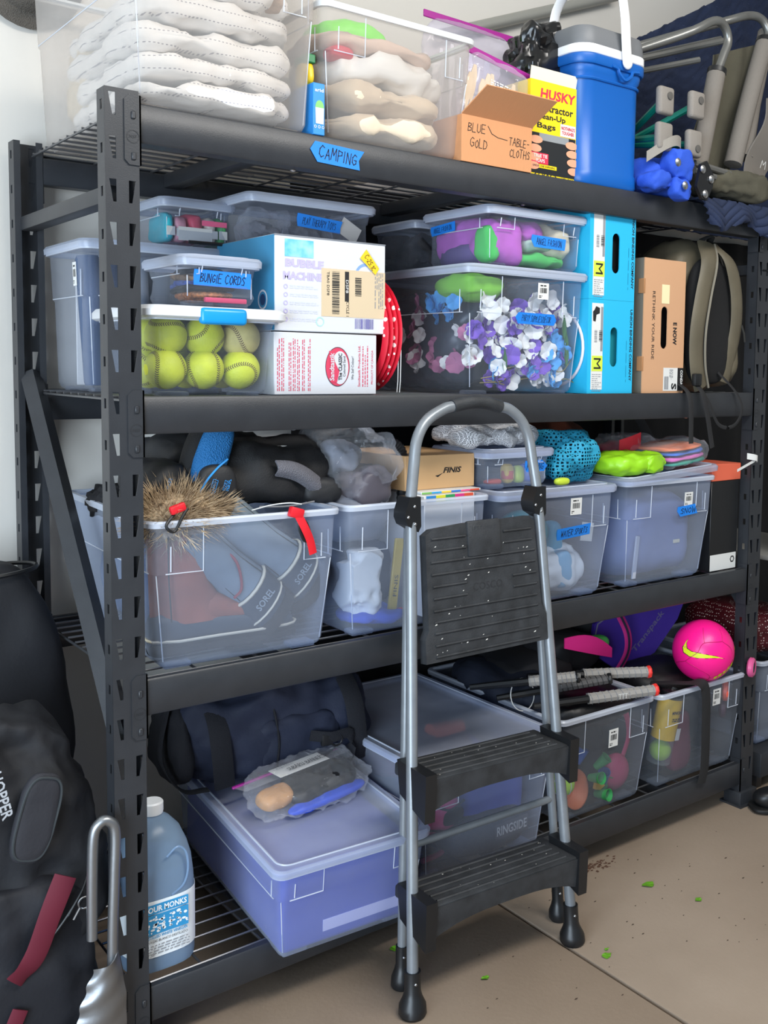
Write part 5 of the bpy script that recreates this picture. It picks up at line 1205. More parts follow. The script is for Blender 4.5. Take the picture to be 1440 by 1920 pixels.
bt = obj('mesh_tongue', G().soft((-.165, -.100, .060), (.074, .05, .150), 2.5, 14, .003, 10, 2, M=Matrix.Rotation(.42, 4, 'Y')), M_bmesh, ng, smooth=60)
bt2 = obj('tongue_shell', G().soft((-.172, -.085, .058), (.094, .05, .168), 2.5, 14, .003, 10, 2, M=Matrix.Rotation(.42, 4, 'Y')), M_neo, ng, smooth=60)
tb = obj('size_tab', G().soft((-.128, -.125, .050), (.085, .035, .10), 2.8, 14, .002, 10, 3), M_neo2, ng, smooth=60)
M_bprint = mat('blue_print', '#2f8fd8', .5)
Q = plane((-.145, -.1438, .050), (.35, 0, 1), (-1, 0, .35))
obj('tab_print', G().add(*(lambda k: (k.v, k.f))(quad_g(Q, -.022, .022, -.006, -.005))).add(*(lambda k: (k.v, k.f))(quad_g(Q, -.022, .022, .005, .006))).add(*(lambda k: (k.v, k.f))(quad_g(Q, -.022, -.021, -.006, .006))).add(*(lambda k: (k.v, k.f))(quad_g(Q, .021, .022, -.006, .006))), M_bprint, tb, smooth=0)
text('THERMO', Q @ Matrix.Translation((0, 0, .0003)), .006, M_bprint, tb, .036)
text('SIZE2', plane((-.118, -.1438, .058), (.3, 0, 1), (-1, 0, .3)), .007, M_bprint, tb, .022); 
obj('tab_print', dashes_g(plane((-.110, -.1438, .058), (.3, 0, 1), (-1, 0, .3)), -.012, .012, -.003, .003, 2, 3, word=.006), M_bprint, tb, smooth=0)
obj('tongue_binding', G().tube(catmull([(-.174, -.133, .010), (-.166, -.141, .055), (-.138, -.143, .09), (-.108, -.135, .11)], 5), .0022, 6), M_bprint, bt)
obj('grip_patch', G().sheet(lambda u, v: (.0+.135*u, -.132-.012*math.sin(v*PI)+.03*u*u, .100-.045*u-(.028+.02*u)*v+.01*math.sin(u*4)), 12, 6, .004), M_gtex, ng)
obj('zip_line', G().tube(catmull([(-.03, -.12, .005), (.03, -.137, .004), (.09, -.140, .010)], 5), .002, 6), mat('silver_zip', '#9b9ca0', .4, metal=.6), ng)
obj('white_cord', G().tube(catmull([(-.06, -.145, .003), (-.02, -.155, .012), (.02, -.16, .014), (.045, -.165, .010)], 5), .0015, 5), M_white, ng)
obj('white_piping', G().tube(catmull([(.0, -.05, .118), (.05, -.07, .126), (.10, -.06, .115), (.13, -.05, .08)], 5), .002, 5), M_white, ng)
ng2 = thing('neoprene_pad', 'dark size-tagged pad behind the left post on boot bin', 'sports gear', (.145, .16, S3+.297))
obj('shell', G().soft((0, 0, .055), (.13, .17, .115), 2.8, 14, .012, 12, 9), M_neo2, ng2, smooth=60)
text('SIZE2', plane((-.005, -.092, .065), (.3, 0, 1), (-1, 0, .3)), .007, M_bprint, ng2, .022)
ln = obj('black_yarn_hat', G().soft((0, 0, .03), (.13, .16, .07), 2.4, 14, .02, 40, 4), mat('black_boucle', '#16161a', .95, bump=1, bs=150)); tag(ln, 'black woolly hat at back left of the boot bin', 'hat', None, (.16, .40, S3+.262))
cl = thing('strap_clip', 'red buckle strap hanging over the boot bin rim', 'buckle', (.372, -.005, S3+.285))
obj('buckle', G().rbox(-.014, .018, -.012, .004, .0, .022, .004, 2, Matrix.Rotation(.3, 4, 'Y')), M_redp, cl)
obj('strap', G().tube(catmull([(.008, -.010, .004), (.022, -.014, -.025), (.034, -.012, -.05), (.042, -.010, -.078)], 5), .009, 8, flat=((1, 0, .4), .15)), M_redp, cl)
obj('pad', G().soft((.012, -.008, -.035), (.026, .006, .05), 3, 8, 0, 1, 1, M=Matrix.Rotation(-.35, 4, 'Y')), M_blk, cl)
tag(obj('blue_roll', G().lathe([(0, 0), (.030, .002), (.032, .01), (.032, .16), (.03, .168), (0, .17)], 20, plane((.50, .22, S3+.40), (0, 0, 1), (0, 1, 0))), mat('blue_foam', '#1879b8', .6)), 'blue foam roll behind the black neoprene gear', 'foam roll')
cloth('blue_garment', 'blue-grey garment filling the back of boot bin', 'clothing', (.31, .40, S3+.014), (.33, .30, .22), mat('slate_cloth', '#51688a', .85, var=.15, vs=8), 4, 14, .02, 9, 4)
# bin with white cloth
X0 = .7135
cloth('grey_jacket', 'grey jacket folded near the top of white cloth bin', 'clothing', (.60, .26, S3+.19), (.16, .42, .125), mat('mid_grey_nylon', '#6f7480', .6, bump=.2, bs=60), 3.5, 16, .012, 12, 3)
wc = cloth('white_cloth', 'bunched white cloth in the bin left of the ladder', 'cloth', (.595, .085, S3+.03), (.095, .09, .155), mat('white_fabric', '#eceae6', .9, bump=.2, bs=70), 2.6, 20, .03, 14, 6, oct=3)
cloth('blue_shorts', 'royal blue cloth at bottom of the white cloth bin', 'cloth', (.63, .10, S3+.010), (.15, .13, .035), mat('royal_cloth', '#3355c8', .8), 3, 10, .01, 14, 2)
cloth('navy_garment', 'navy garment at back of the white cloth bin', 'clothing', (.66, .34, S3+.012), (.24, .34, .17), mat('navy_garment_cloth', '#2b3650', .85), 4, 12, .02, 9, 7)
st = thing('training_strip', 'yellow lettered strip standing in the white cloth bin', 'swim gear', (.672, .075, S3+.012), rot=(0, .12, 0))
obj('strip', G().rbox(-.012, .012, -.004, .004, 0, .19, .002, 1), mat('olive_yellow', '#b79c35', .5), st); text('FINIS', FRU(.0, -.0045, .08), .010, M_print, st, .05)
tag(obj('red_peg', G().rbox(0, .02, 0, .02, 0, .02, .004, 2), M_redp), 'small red peg at the bottom of white cloth bin', 'peg', None, (.70, .075, S3+.012))
pb = thing('clear_sack', 'clear plastic sack with grey garment beside black hose', 'plastic bag', (.605, .15, S3+.285))
obj('film', G().soft((.0, 0, .085), (.19, .22, .20), 2.8, 22, .035, 12, 8, oct=4), M_film, pb, smooth=18)
obj('garment', G().soft((.02, 0, .04), (.15, .19, .10), 2.8, 16, .02, 14, 9, oct=3), mat('taupe_nylon', '#57525a', .45, bump=.3, bs=50), pb, smooth=50)
obj('garment', G().soft((-.03, .01, .10), (.10, .14, .09), 2.6, 12, .02, 14, 3), mat('mid_grey_nylon', '#6f7480'), pb, smooth=50)
hs = thing('corrugated_hose', 'black corrugated hose curving down behind left ladder rail', 'hose', (.71, .16, S3+.28))
pts = catmull([(-.10, .05, .135), (-.04, .0, .142), (.01, -.02, .135), (.028, -.03, .11), (.030, -.03, .06), (.030, -.03, .0)], 10)
obj('tube', G().tube(pts, [.0125+.0016*(i % 2) for i in range(len(pts))], 12), M_blk, hs, smooth=20)
wb = thing('game_box', 'white box standing under the tan carton behind ladder', 'box', (.815, .18, S3+.014)); 
obj('carton', G().rbox(-.075, .075, -.14, .14, 0, .285, .002, 1), mat('white_gloss_box', '#e8e6e4', .5), wb)
for i, hx in enumerate(('#3a8fd8', '#e8e43c', '#34a05a', '#e23a8a', '#e2573c')): obj('cover_stripe', G().rbox(-.07+.028*i, -.042+.028*i, -.1412, -.138, .270, .2845, .0004, 1), mat('stripe_'+hx[1:], hx, .5), wb)
fx = thing('tan_carton', 'small tan carton lying behind the left ladder rail', 'box', (.828, .23, S3+.306))
obj('carton', G().rbox(-.105, .105, -.135, .135, 0, .082, .0015, 1), mat('pale_kraft', '#d2a878', .65), fx)
text('FINIS', FR(.035, -.1354, .044), .014, M_print, fx, .056, bold=.03, shear=.25)
obj('logo', poly_g(FR(-.005, -.1354, .034), [(-.012, -.002), (-.004, -.006), (.012, .004), (-.003, -.001)]), M_print, fx, smooth=0)
sx = thing('striped_book', 'striped flat book under the small tan carton', 'book', (.835, .16, S3+.2995)); obj('cover', G().rbox(-.09, .09, -.10, .10, 0, .006, .001, 1), mat('book_white', '#e6e9ea', .5), sx)
for i, hx in enumerate(('#7ab65c', '#3aa2d8', '#f0c83c', '#2f6fc0', '#e2568a', '#e2573c')): obj('spine_stripe', G().rbox(-.088+.029*i, -.06+.029*i, -.1012, -.0995, .0008, .0052, .0003, 1), mat('stripe_'+hx[1:], hx, .5), sx)

# water sports bin
cloth('teal_ball', 'teal ball in the WATER SPORTS bin', 'ball', (1.135, .14, S3+.11), (.14, .14, .115), mat('teal_rubber', '#2f9aa4', .4), 2, 14, 0, 1, 1)
cloth('white_float', 'white pouch at bottom of the WATER SPORTS bin', 'pouch', (1.18, .14, S3+.012), (.26, .20, .125), mat('white_pouch', '#e7ecef', .5, bump=.2, bs=40), 3, 18, .02, 12, 4, oct=3)
tag(obj('cyan_fin', G().soft((0, 0, .05), (.045, .06, .10), 2.8, 10, .003, 10, 1), mat('cyan_rubber', '#38a5c8', .4)), 'cyan fin blade in the WATER SPORTS bin', 'swim fin', None, (1.205, .10, S3+.095))
tag(obj('sky_bottle', G().soft((0, 0, .05), (.06, .05, .10), 3, 10, .004, 10, 1), mat('sky_plastic', '#7fb9dc', .4)), 'sky blue bottle low in the WATER SPORTS bin', 'bottle', None, (1.205, .062, S3+.022))
cloth('navy_gear', 'dark navy gear at back of the WATER SPORTS bin', 'sports gear', (1.146, .37, S3+.012), (.33, .34, .24), mat('navy_gear_cloth', '#364363', .8), 4, 14, .02, 9, 3)
tag(obj('white_card', G().rbox(-.022, .022, -.001, .001, 0, .05, .0005, 1), M_white), 'white card leaning in the WATER SPORTS bin', 'card', None, (1.285, .052, S3+.14), rot=(0, .15, 0))
# fishing bin
B['fish'] = make_bin('storage_bin', 'small lidded bin taped FISHING on the WATER SPORTS lid', 'storage bin', (1.050, .165, S3+.2995), .232, .23, .088, lid=True, group='clear storage bins', taper=.012, panel=(.06, .05))
tape(B['fish'], .055, .050, .075, .032, 'FISHING', 13, notch=.8)
Z = S3+.305
for i, (dx, hx, lb, sz) in enumerate(((-.055, '#d8452c', 'red lure at left in the FISHING bin', (.05, .03, .014)), (-.005, '#e0b53c', 'yellow-topped jar in the FISHING bin', (.032, .032, .05)), (.03, '#c8dc3c', 'lime float in the FISHING bin', (.03, .03, .045)), (.07, '#2f6fd0', 'blue pouch at right in the FISHING bin', (.055, .05, .05)))):
    t = thing('tackle', lb, 'tackle', (1.05+dx, .10, Z), group='tackle in the fishing bin')
    obj('piece', G().soft((0, 0, sz[2]/2), sz, 3, 8, .002, 20, i), mat('tackle_'+hx[1:], hx, .45), t)
    if i == 1: obj('band', G().lathe([(.0165, .012), (.0168, .013), (.0168, .032), (.0165, .033)], 16), mat('jar_band', '#c84a3a', .5), t)
tag(obj('lime_float', G().soft((0, 0, .010), (.05, .022, .020), 2.6, 8, 0, 1, 1), mat('tackle_c8dc3c', '#c8dc3c')), 'lime float lying on the WATER SPORTS lid', 'float', None, (1.185, .045, S3+.297))
M_wnet = net('white_net', '#d9d9dc', 260, .16); M_tnet = net('teal_net', '#2596b8', 110, .20)
mb = thing('mesh_bag', 'white mesh bag draped on the FISHING bin', 'mesh bag', (1.03, .17, S3+.397)); obj('net', G().soft((0, 0, .028), (.27, .21, .058), 2.5, 20, .022, 14, 3, oct=3), M_wnet, mb, smooth=40); obj('net', G().soft((.05, -.03, .03), (.14, .13, .05), 2.4, 14, .02, 18, 5, oct=3), M_wnet, mb, smooth=40)
mt = thing('mesh_bag', 'teal mesh bag slumped between the FISHING and SNOW bins', 'mesh bag', (1.262, .13, S3+.298)); obj('net', G().soft((0, 0, .068), (.16, .20, .138), 2.6, 22, .025, 13, 7, oct=3), M_tnet, mt, smooth=40); obj('contents', G().soft((.0, .01, .055), (.10, .13, .09), 2.6, 12, .02, 14, 2), mat('teal_dark', '#175f78', .7), mt)
# snow bin
cloth('snow_suit', 'slate blue snow clothing filling the SNOW bin', 'clothing', (1.5815, .25, S3+.012), (.315, .44, .245), mat('slate_snow_cloth', '#6b78a2', .8, var=.1, vs=6), 5, 16, .012, 8, 5)
tag(obj('grey_ski_strap', G().rbox(-.008, .008, -.003, .003, 0, .12, .002, 1), mat('pale_strap', '#aab0c0', .6)), 'pale strap at left front of the SNOW bin', 'strap', None, (1.452, .030, S3+.02), rot=(0, .12, 0))
tag(obj('cream_patch', G().rbox(-.014, .014, -.001, .001, -.005, .005, .0005, 1), mat('cream_patch', '#d8d0b8', .8)), 'small cream patch in the SNOW bin', 'patch', None, (1.63, .0285, S3+.11))
LZ = S3+.318
lm = thing('lime_pouch', 'lime green pouch lying on the SNOW bin lid', 'pouch', (1.46, .075, LZ-.004), rot=(0, -.06, .05))
obj('pouch', G().soft((0, 0, .030), (.21, .16, .062), 3, 20, .012, 14, 5, oct=3), mat('lime_pouch_nylon', '#93d022', .4, bump=.3, bs=60), lm, smooth=50); obj('gathered_end', G().soft((.04, -.07, .026), (.11, .035, .05), 2.6, 14, .014, 24, 6, oct=3), mat('lime_pouch_nylon', '#93d022'), lm, smooth=50)
for i, (hx, lb) in enumerate((('#2f9c86', 'teal folded cloth at bottom of wrapped cloth stack'), ('#d66ab8', 'pink folded cloth in the wrapped cloth stack'), ('#3a6fcc', 'blue folded cloth in the wrapped cloth stack'), ('#ea7a44', 'orange folded cloth on top of wrapped cloth stack'))):
    cloth('folded_cloth', lb, 'cloth', (1.655, .09, LZ+.014+.0135*i), (.19-.012*i, .17, .0125), mat('cloth_'+hx[1:], hx, .7), 4, 12, .004, 14, i, rot=(0, -.09, .05), group='wrapped cloth stack')
cloth('cloth_wrap', 'clear wrap around the bright cloth stack', 'plastic bag', (1.655, .09, LZ+.008), (.225, .20, .072), M_film, 3.4, 16, .010, 20, 3, rot=(0, -.09, .05), oct=3)
rp = thing('red_pack', 'dark red pack in clear film behind the lime pouch', 'packet', (1.60, .21, LZ+.0)); obj('cloth', G().soft((0, 0, .035), (.22, .13, .07), 3, 14, .012, 14, 2), mat('crimson_cloth', '#9c1f3c', .6), rp); obj('film', G().soft((.01, 0, .042), (.27, .16, .095), 2.8, 22, .03, 14, 8, oct=4), M_film, rp, smooth=18)
obj('red_label', G().sheet(lambda u, v: (-.10+.09*u, -.072-.004*math.sin(u*3), .035+.045*v+.02*u), 4, 4, .001), mat('bright_red_label', '#e03040', .5), rp)
# shoe box
sb = thing('shoe_box', 'black shoe box with orange lid beside the SNOW bin', 'shoe box', (1.852, .19, S3))
obj('carton', G().rbox(-.066, .066, -.16, .16, 0, .272, .0015, 1), M_blk, sb); obj('lid', G().rbox(-.069, .069, -.163, .163, .272, .322, .0015, 1), mat('orange_lid', '#e0684c', .6), sb)
lb = obj('end_label', quad_g(FR(-.002, -.1604, .026), -.062, .062, -.024, .024), M_white, sb, smooth=0)
obj('logo', annulus_g(FR(.042, -.161, .030), .007, .011, n=6), M_print, lb, smooth=0)
# black backdrop sheet, added so the wall behind the rack stays dark
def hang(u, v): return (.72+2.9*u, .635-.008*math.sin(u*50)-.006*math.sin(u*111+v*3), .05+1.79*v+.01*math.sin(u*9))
tag(obj('black_backdrop', G().sheet(hang, 90, 10, .004), mat('backdrop_cloth', '#0c0d10', .95, bump=.4, bs=200), smooth=60), 'added black backdrop sheet darkening the wall behind the right bins', 'blanket')
cloth('rust_bundle', 'rust brown bundle in shadow behind teal mesh bag', 'cloth', (1.40, .42, S3+.305), (.36, .22, .15), mat('rust_cloth', '#5a2a1a', .9, var=.3, vs=10), 3, 14, .02, 10, 2)
# ------------------------------------------------------------------ bottom shelf
M_jug = clear('jug_plastic', '#c8ddf2', '#a9c3dc', .34, .25, .3); M_cap = mat('white_cap', '#e9ecef', .4)
jg = thing('vinegar_jug', 'gallon jug of white vinegar on the bottom wire deck', 'jug', (.113, .108, S4))
def jr(r, z, p=3.2, n=28): return [(r*math.cos(2*PI*k/n)/(abs(math.cos(2*PI*k/n))**p+abs(math.sin(2*PI*k/n))**p)**(1/p), r*math.sin(2*PI*k/n)/(abs(math.cos(2*PI*k/n))**p+abs(math.sin(2*PI*k/n))**p)**(1/p), z) for k in range(n)]
obj('bottle', G().loft([jr(.062, 0), jr(.072, .006), jr(.074, .02), jr(.074, .16), jr(.073, .18), jr(.071, .21, 2.8), jr(.064, .24, 2.5), jr(.052, .268, 2.2), jr(.034, .288, 2), jr(.021, .297, 2), jr(.019, .318, 2)]), M_jug, jg)
obj('vinegar', G().loft([jr(.060, .004), jr(.070, .008), jr(.0715, .02), jr(.0715, .16), jr(.069, .205, 2.8)]), clear('vinegar', '#b7cfe8', '#9ab4d2', .30, .2, .2), jg)
obj('cap', G().lathe([(0, .300), (.0215, .300), (.0225, .304), (.0225, .322), (.020, .325), (0, .325)], 20), M_cap, jg)
obj('grip_outline', G().tube(catmull([(.0, -.0735, .235), (.022, -.0735, .25), (.040, -.072, .235), (.044, -.0735, .20), (.034, -.0745, .17), (.01, -.0745, .155)], 6), .0022, 6), M_jug, jg)
def lab_fn(u, v):
    a = -PI*.92+1.35*u*PI*.62; r = .0752; p = 3.2; c, s = math.cos(a), math.sin(a); d = (abs(c)**p+abs(s)**p)**(1/p); return (r*c/d, r*s/d, .038+.115*v)
lb = obj('paper_label', G().sheet(lab_fn, 24, 2, .0005), mat('label_white', '#e8eef2', .6), jg)
M_lblue = mat('label_blue', '#2f8fc4', .6)
F = lambda x, z, e=.0758: FR(x, -e, z)
bn = obj('label_band', quad_g(F(-.003, .137), -.046, .046, -.009, .010), M_lblue, lb, smooth=0); text('FOUR MONKS', F(-.003, .1375, .0764), .012, mat('label_white', '#e8eef2'), bn, .085, bold=.03)
pc = obj('label_picture', quad_g(F(-.003, .106), -.046, .046, -.020, .020), M_lblue, lb, smooth=0)
R = random.Random(2); g = G()
for cx in (-.024, .022):
    for k_ in range(26):
        g.add(*(lambda k: (k.v, k.f))(disc_g(F(cx+R.uniform(-.018, .018), .106+R.uniform(-.016, .015), .0764), R.uniform(.0012, .0035), n=7, rx=R.uniform(.001, .005))))
obj('label_figures', g, mat('label_white', '#e8eef2'), pc, smooth=0, kind='stuff')
text('DISTILLED WHITE VINEGAR', F(-.003, .0815, .0764), .006, M_lblue, lb, .088, bold=.02); text('VINAGRE BLANCO DESTILADO', F(-.003, .0725, .0764), .005, M_print, lb, .088)
obj('label_print', dashes_g(F(.0, .054, .0764), -.042, .045, -.010, .012, 4, 4, word=.008, fill=.4), M_greyprint, lb, smooth=0)

# blue cloth bin
BLUE = B['blue']['root']
def inblue(o): # contents share the tote's yaw and tilt
    return o
R0 = (.055, 0, -.06)
cl = mat('cobalt_cloth', '#3448b8', .85, var=.08, vs=6)
tag(obj('blue_bedding', G().rbox(-.157, .157, -.279, .279, .005, .190, .014, 3), cl, smooth=60), 'cobalt blue bedding filling the long bottom bin', 'bedding', None, (.494, .222, S4), rot=R0)
tag(obj('paper_sheet', G().rbox(-.085, .12, -.001, .001, 0, .026, .0004, 1), mat('lilac_paper', '#d3cdf2', .7)), 'white paper strip low at front of the blue bedding bin', 'paper', None, (.50, -.059, S4+.016), rot=(.055, 0, -.06))
# duffel
M_duf = mat('navy_duffel', '#1c2338', .75, bump=.3, bs=160, var=.12, vs=7); M_dweb = mat('duffel_webbing', '#15161d', .85, bump=.6, bs=400)
df = thing('duffel_bag', 'navy duffel bag slumped on the lid of blue bedding bin', 'duffel bag', (.50, .36, S4+.232), rz=-.10)
obj('bag_body', G().soft((0, 0, .118), (.52, .27, .235), 3, 26, .03, 7, 5, oct=3), M_duf, df, smooth=60)
obj('end_panel', G().soft((-.235, 0, .105), (.06, .23, .20), 2.8, 14, .012, 12, 6), M_dweb, df, smooth=60)
obj('pocket', G().soft((.03, -.115, .09), (.22, .05, .13), 3.2, 16, .010, 14, 8), M_duf, df, smooth=60)
for x in (-.15, .19): obj('handle_web', G().tube(catmull([(x, -.128, .015), (x-.01, -.140, .09), (x-.015, -.120, .17), (x-.02, -.05, .225), (x-.02, .06, .235)], 6), .024, 8, flat=((1, 0, 0), .15)), M_dweb, df)
obj('seam', G().tube(catmull([(-.03, -.137, .03), (-.025, -.142, .10), (-.03, -.125, .17), (-.03, -.08, .22)], 5), .0025, 6), M_dweb, df)
obj('zip', G().tube(catmull([(-.20, -.03, .222), (-.05, -.045, .238), (.10, -.04, .238), (.22, -.03, .215)], 6), .004, 6), M_dweb, df)
bk = obj('buckle', G().rbox(.075, .105, -.162, -.148, .075, .105, .005, 2), M_blk, df); obj('d_ring', G().tube([(.115+.014*math.cos(2*PI*k/16), -.158, .085+.014*math.sin(2*PI*k/16)) for k in range(16)], .0025, 6, closed=True), M_blk, bk)
obj('strap_end', G().tube(catmull([(.05, -.150, .105), (.10, -.160, .095), (.155, -.150, .09), (.16, -.145, .03)], 5), .013, 8, flat=((0, 0, 1), .2)), M_dweb, df)
obj('strap_loop', G().tube(catmull([(-.255, -.05, .20), (-.285, -.09, .10), (-.25, -.125, .03), (-.19, -.13, .02)], 6), .014, 8, flat=((0, 1, 0), .2)), M_dweb, df)
obj('red_patch', G().soft((-.215, -.03, .205), (.05, .05, .03), 3, 8, .003, 10, 1), mat('crimson_patch', '#a01c3a', .7), df)
# zip bag with banner
zb = thing('zip_bag', 'zip bag of rolled banners in front of the duffel', 'zip bag', (.50, .13, S4+.219), rot=(.30, -.04, .14))
obj('film', G().soft((0, .03, .028), (.31, .165, .060), 3, 30, .016, 22, 8, oct=4), M_film, zb, smooth=14)
obj('zip', G().rbox(-.155, .155, .098, .106, .018, .024, .002, 1), M_zip, zb)
obj('film_header', G().sheet(lambda u, v: (-.15+.30*u, .06+.042*v, .040-.02*v), 6, 3, .001), M_film, zb)
obj('dark_roll', G().soft((.03, .025, .024), (.20, .095, .036), 3, 14, .01, 20, 3), mat('black_banner', '#17181c', .5), zb); obj('tan_roll', G().soft((-.095, .025, .024), (.085, .06, .040), 3, 10, .004, 20, 3), mat('tan_banner', '#b98a5c', .6), zb)
obj('blue_roll', G().soft((.02, -.022, .012), (.22, .035, .02), 3, 10, .003, 20, 3), mat('cobalt_banner', '#2c50c8', .5), zb)
pn = obj('write_on_panel', G().sheet(lambda u, v: (-.07+.14*u, .045+.045*v, .0555-.012*v), 4, 2, .0008), M_white, zb)
Q = plane((0, .066, .0515), (1, 0, 0), (0, .96, -.26)); obj('handwriting', hand_g('SUBARU BANNERS', Q @ Matrix.Translation((.012, -.007, .003)), .015, .105, .0015, seed=4), M_ink, pn, smooth=0); text('ziploc', Q @ Matrix.Translation((-.035, .012, .003)), .011, M_greyprint, pn, .05)
# boxing bin
M_pink = mat('hot_pink_glove', '#f04f8e', .45); M_orng = mat('orange_strap', '#e0603a', .6)
X0, Y0, Z0 = .892, .265, S4
cloth('blue_mats', 'blue padding filling the boxing gear bin', 'padding', (.952, .27, Z0+.014), (.25, .50, .20), mat('royal_padding', '#3c4cae', .8, var=.1, vs=6), 6, 14, .008, 9, 3)
gl = thing('boxing_glove', 'pink boxing glove behind upper ladder tread', 'boxing glove', (.772, .042, Z0+.105)); 
obj('mitt', G().soft((0, 0, .05), (.13, .12, .10), 2.6, 16, .004, 10, 2), M_pink, gl, smooth=60); obj('thumb', G().soft((-.055, -.03, .045), (.045, .06, .08), 2.6, 10, 0, 1, 2), M_pink, gl); obj('cuff', G().soft((.03, .02, .105), (.09, .09, .05), 3, 12, .003, 10, 2), M_pink, gl); obj('dark_panel', G().soft((.02, -.05, .045), (.07, .03, .045), 2.6, 10, 0, 1, 2), M_print, gl)
for i, pts in enumerate(([(-.05, -.061, .03), (.0, -.066, .02), (.05, -.061, .035)], [(-.05, -.058, .015), (.0, -.064, .004), (.045, -.06, .012)], [(-.03, -.062, .08), (.01, -.064, .065), (.055, -.055, .075)])): obj('piping', G().tube(catmull(pts, 5), .003, 6), M_print, gl)
jr_ = thing('jump_rope', 'pink jump rope in the boxing bin', 'jump rope', (.80, .05, Z0+.02)); obj('rope', G().tube(catmull([(-.06, 0, .06), (-.02, -.005, .075), (.02, -.005, .05), (.01, 0, .012), (-.05, .0, .006)], 6), .007, 8), mat('dark_pink_rubber', '#a83460', .5), jr_); obj('grip', G().tube([(.01, -.006, .07), (.075, -.006, .092)], .006, 8), mat('dark_pink_rubber', '#a83460'), jr_)
for i, (x, lb) in enumerate(((.775, 'orange strap in the boxing bin nearer the ladder rail'), (.83, 'orange strap across top of the boxing gear'))):
    tag(obj('orange_strap', G().tube(catmull([(x, .10, Z0+.19), (x+.01, .16, Z0+.235), (x+.06, .24, Z0+.245), (x+.10, .33, Z0+.22)], 5), .018, 8, flat=((1, 0, 0), .25)), M_orng), lb, 'strap')
cloth('dark_gear', 'dark maroon gear on top in the boxing bin', 'sports gear', (.86, .30, Z0+.19), (.30, .36, .07), mat('maroon_gear', '#4a2436', .7, var=.3, vs=8), 3.5, 14, .015, 10, 3)
tag(obj('orange_cone', G().lathe([(0, 0), (.02, .0), (.028, .10), (0, .10)], 16, plane((1.0, .22, Z0+.255), (0, 0, 1), (0, 1, 0))), M_orng), 'orange grip near back right of the boxing bin', 'grip')
rl = thing('equipment_bag', 'dark lettered bag low at right in the boxing bin', 'bag', (.985, .055, Z0+.014)); obj('bag', G().soft((-.06, -.01, .05), (.24, .11, .10), 4, 12, .004, 10, 2), mat('charcoal_bag', '#3a3a42', .7), rl, smooth=60)
lp = obj('logo_patch', quad_g(FR(-.003, -.0662, .055), -.054, .054, -.021, .021), mat('patch_grey', '#4d4a50', .6), rl, smooth=0); text('RINGSIDE', FR(-.003, -.0670, .055), .024, mat('patch_white', '#d8d2cc', .6), lp, .098, bold=.02)
# racket bin
X0, Y0, Z0 = 1.3455, .30, S4
tb_ = thing('tennis_ball', 'lime tennis ball at left in the racket bin', 'tennis ball', (1.232, .066, Z0+.092)); obj('felt', G().sphere((0, 0, 0), .033, 18, 12), mat('lime_felt', '#b4e03a', .95, bump=.5, bs=300), tb_); obj('seam', G().tube([tuple(p.normalized()*.0332) for p in tennis_curve(48)], .0012, 5, closed=True), M_white, tb_)
tag(obj('orange_bowl', G().lathe([(.0, .0), (.03, .0), (.052, .035), (.054, .036), (.05, .034), (.028, .004), (0, .004)], 24), mat('terracotta_plastic', '#d97a50', .5)), 'orange toy bowl in the racket bin', 'bowl', None, (1.276, .098, Z0+.056), rot=(1.35, 0, .1))
M_cup = {k: mat('cup_'+k, v, .5) for k, v in (('green', '#3f9a58'), ('blue', '#2c5cae'), ('yellow', '#d8a83c'))}
cupg = G().lathe([(0, 0), (.010, 0), (.0165, .045), (.0175, .045), (.0165, .043), (.009, .003), (0, .003)], 16)
for i, (x, y, z, c, rot, lb) in enumerate(((1.33, .06, .085, 'green', (1.3, .2, 0), 'upper green toy cup in the racket bin'), (1.352, .058, .035, 'green', (1.4, 0, .2), 'lower green toy cup in the racket bin'), (1.368, .075, .10, 'green', (.6, .5, 0), 'tilted green toy cup in the racket bin'), (1.392, .066, .055, 'blue', (.4, -.4, 0), 'blue toy cup in the racket bin'), (1.33, .11, .11, 'blue', (.2, .4, 0), 'dark blue toy cup behind green cups'), (1.405, .08, .03, 'green', (.3, .3, 0), 'green toy cup beside the pink scoop'))):
    tag(obj('toy_cup', cupg, M_cup[c]), lb, 'toy cup', 'toy cups in the racket bin', (x, y, Z0+z), rot=rot)
tag(obj('yellow_piece', G().plate([(-.02, -.008), (0, -.014), (.018, -.006), (.012, .004), (.02, .014), (0, .01), (-.014, .016)], [], .01, plane((1.352, .05, Z0+.065), (1, 0, 0), (0, 0, 1))), M_cup['yellow']), 'yellow toy piece among the green cups', 'toy')
sc = thing('scoop_paddle', 'pink scoop with curved handle in the racket bin', 'toy scoop', (1.445, .075, Z0+.07)); obj('scoop', G().sphere((0, 0, 0), (.052, .03, .052), 18, 12), mat('raspberry_plastic', '#b03a66', .5), sc); obj('handle', G().tube(catmull([(.03, 0, .03), (.055, .0, .09), (.045, .0, .15), (.015, .0, .19), (-.01, .0, .215)], 6), .009, 8, flat=((1, 0, 0), .4)), mat('raspberry_plastic', '#b03a66'), sc); obj('handle', G().tube(catmull([(.045, .008, .03), (.07, .008, .09), (.058, .008, .155), (.03, .008, .195)], 6), .003, 6), M_pink, sc)
cloth('dark_net', 'dark netting behind the toys in the racket bin', 'net', (1.35, .30, Z0+.012), (.29, .38, .22), mat('dark_slate_net', '#2d333b', .8, var=.2, vs=8), 4, 14, .02, 9, 5)
cloth('navy_bag', 'navy bag heaped over the left back of racket bin', 'bag', (1.255, .33, Z0+.20), (.20, .40, .15), mat('navy_bag_cloth', '#1a2030', .75, bump=.2, bs=80), 2.8, 18, .02, 9, 4, oct=3)
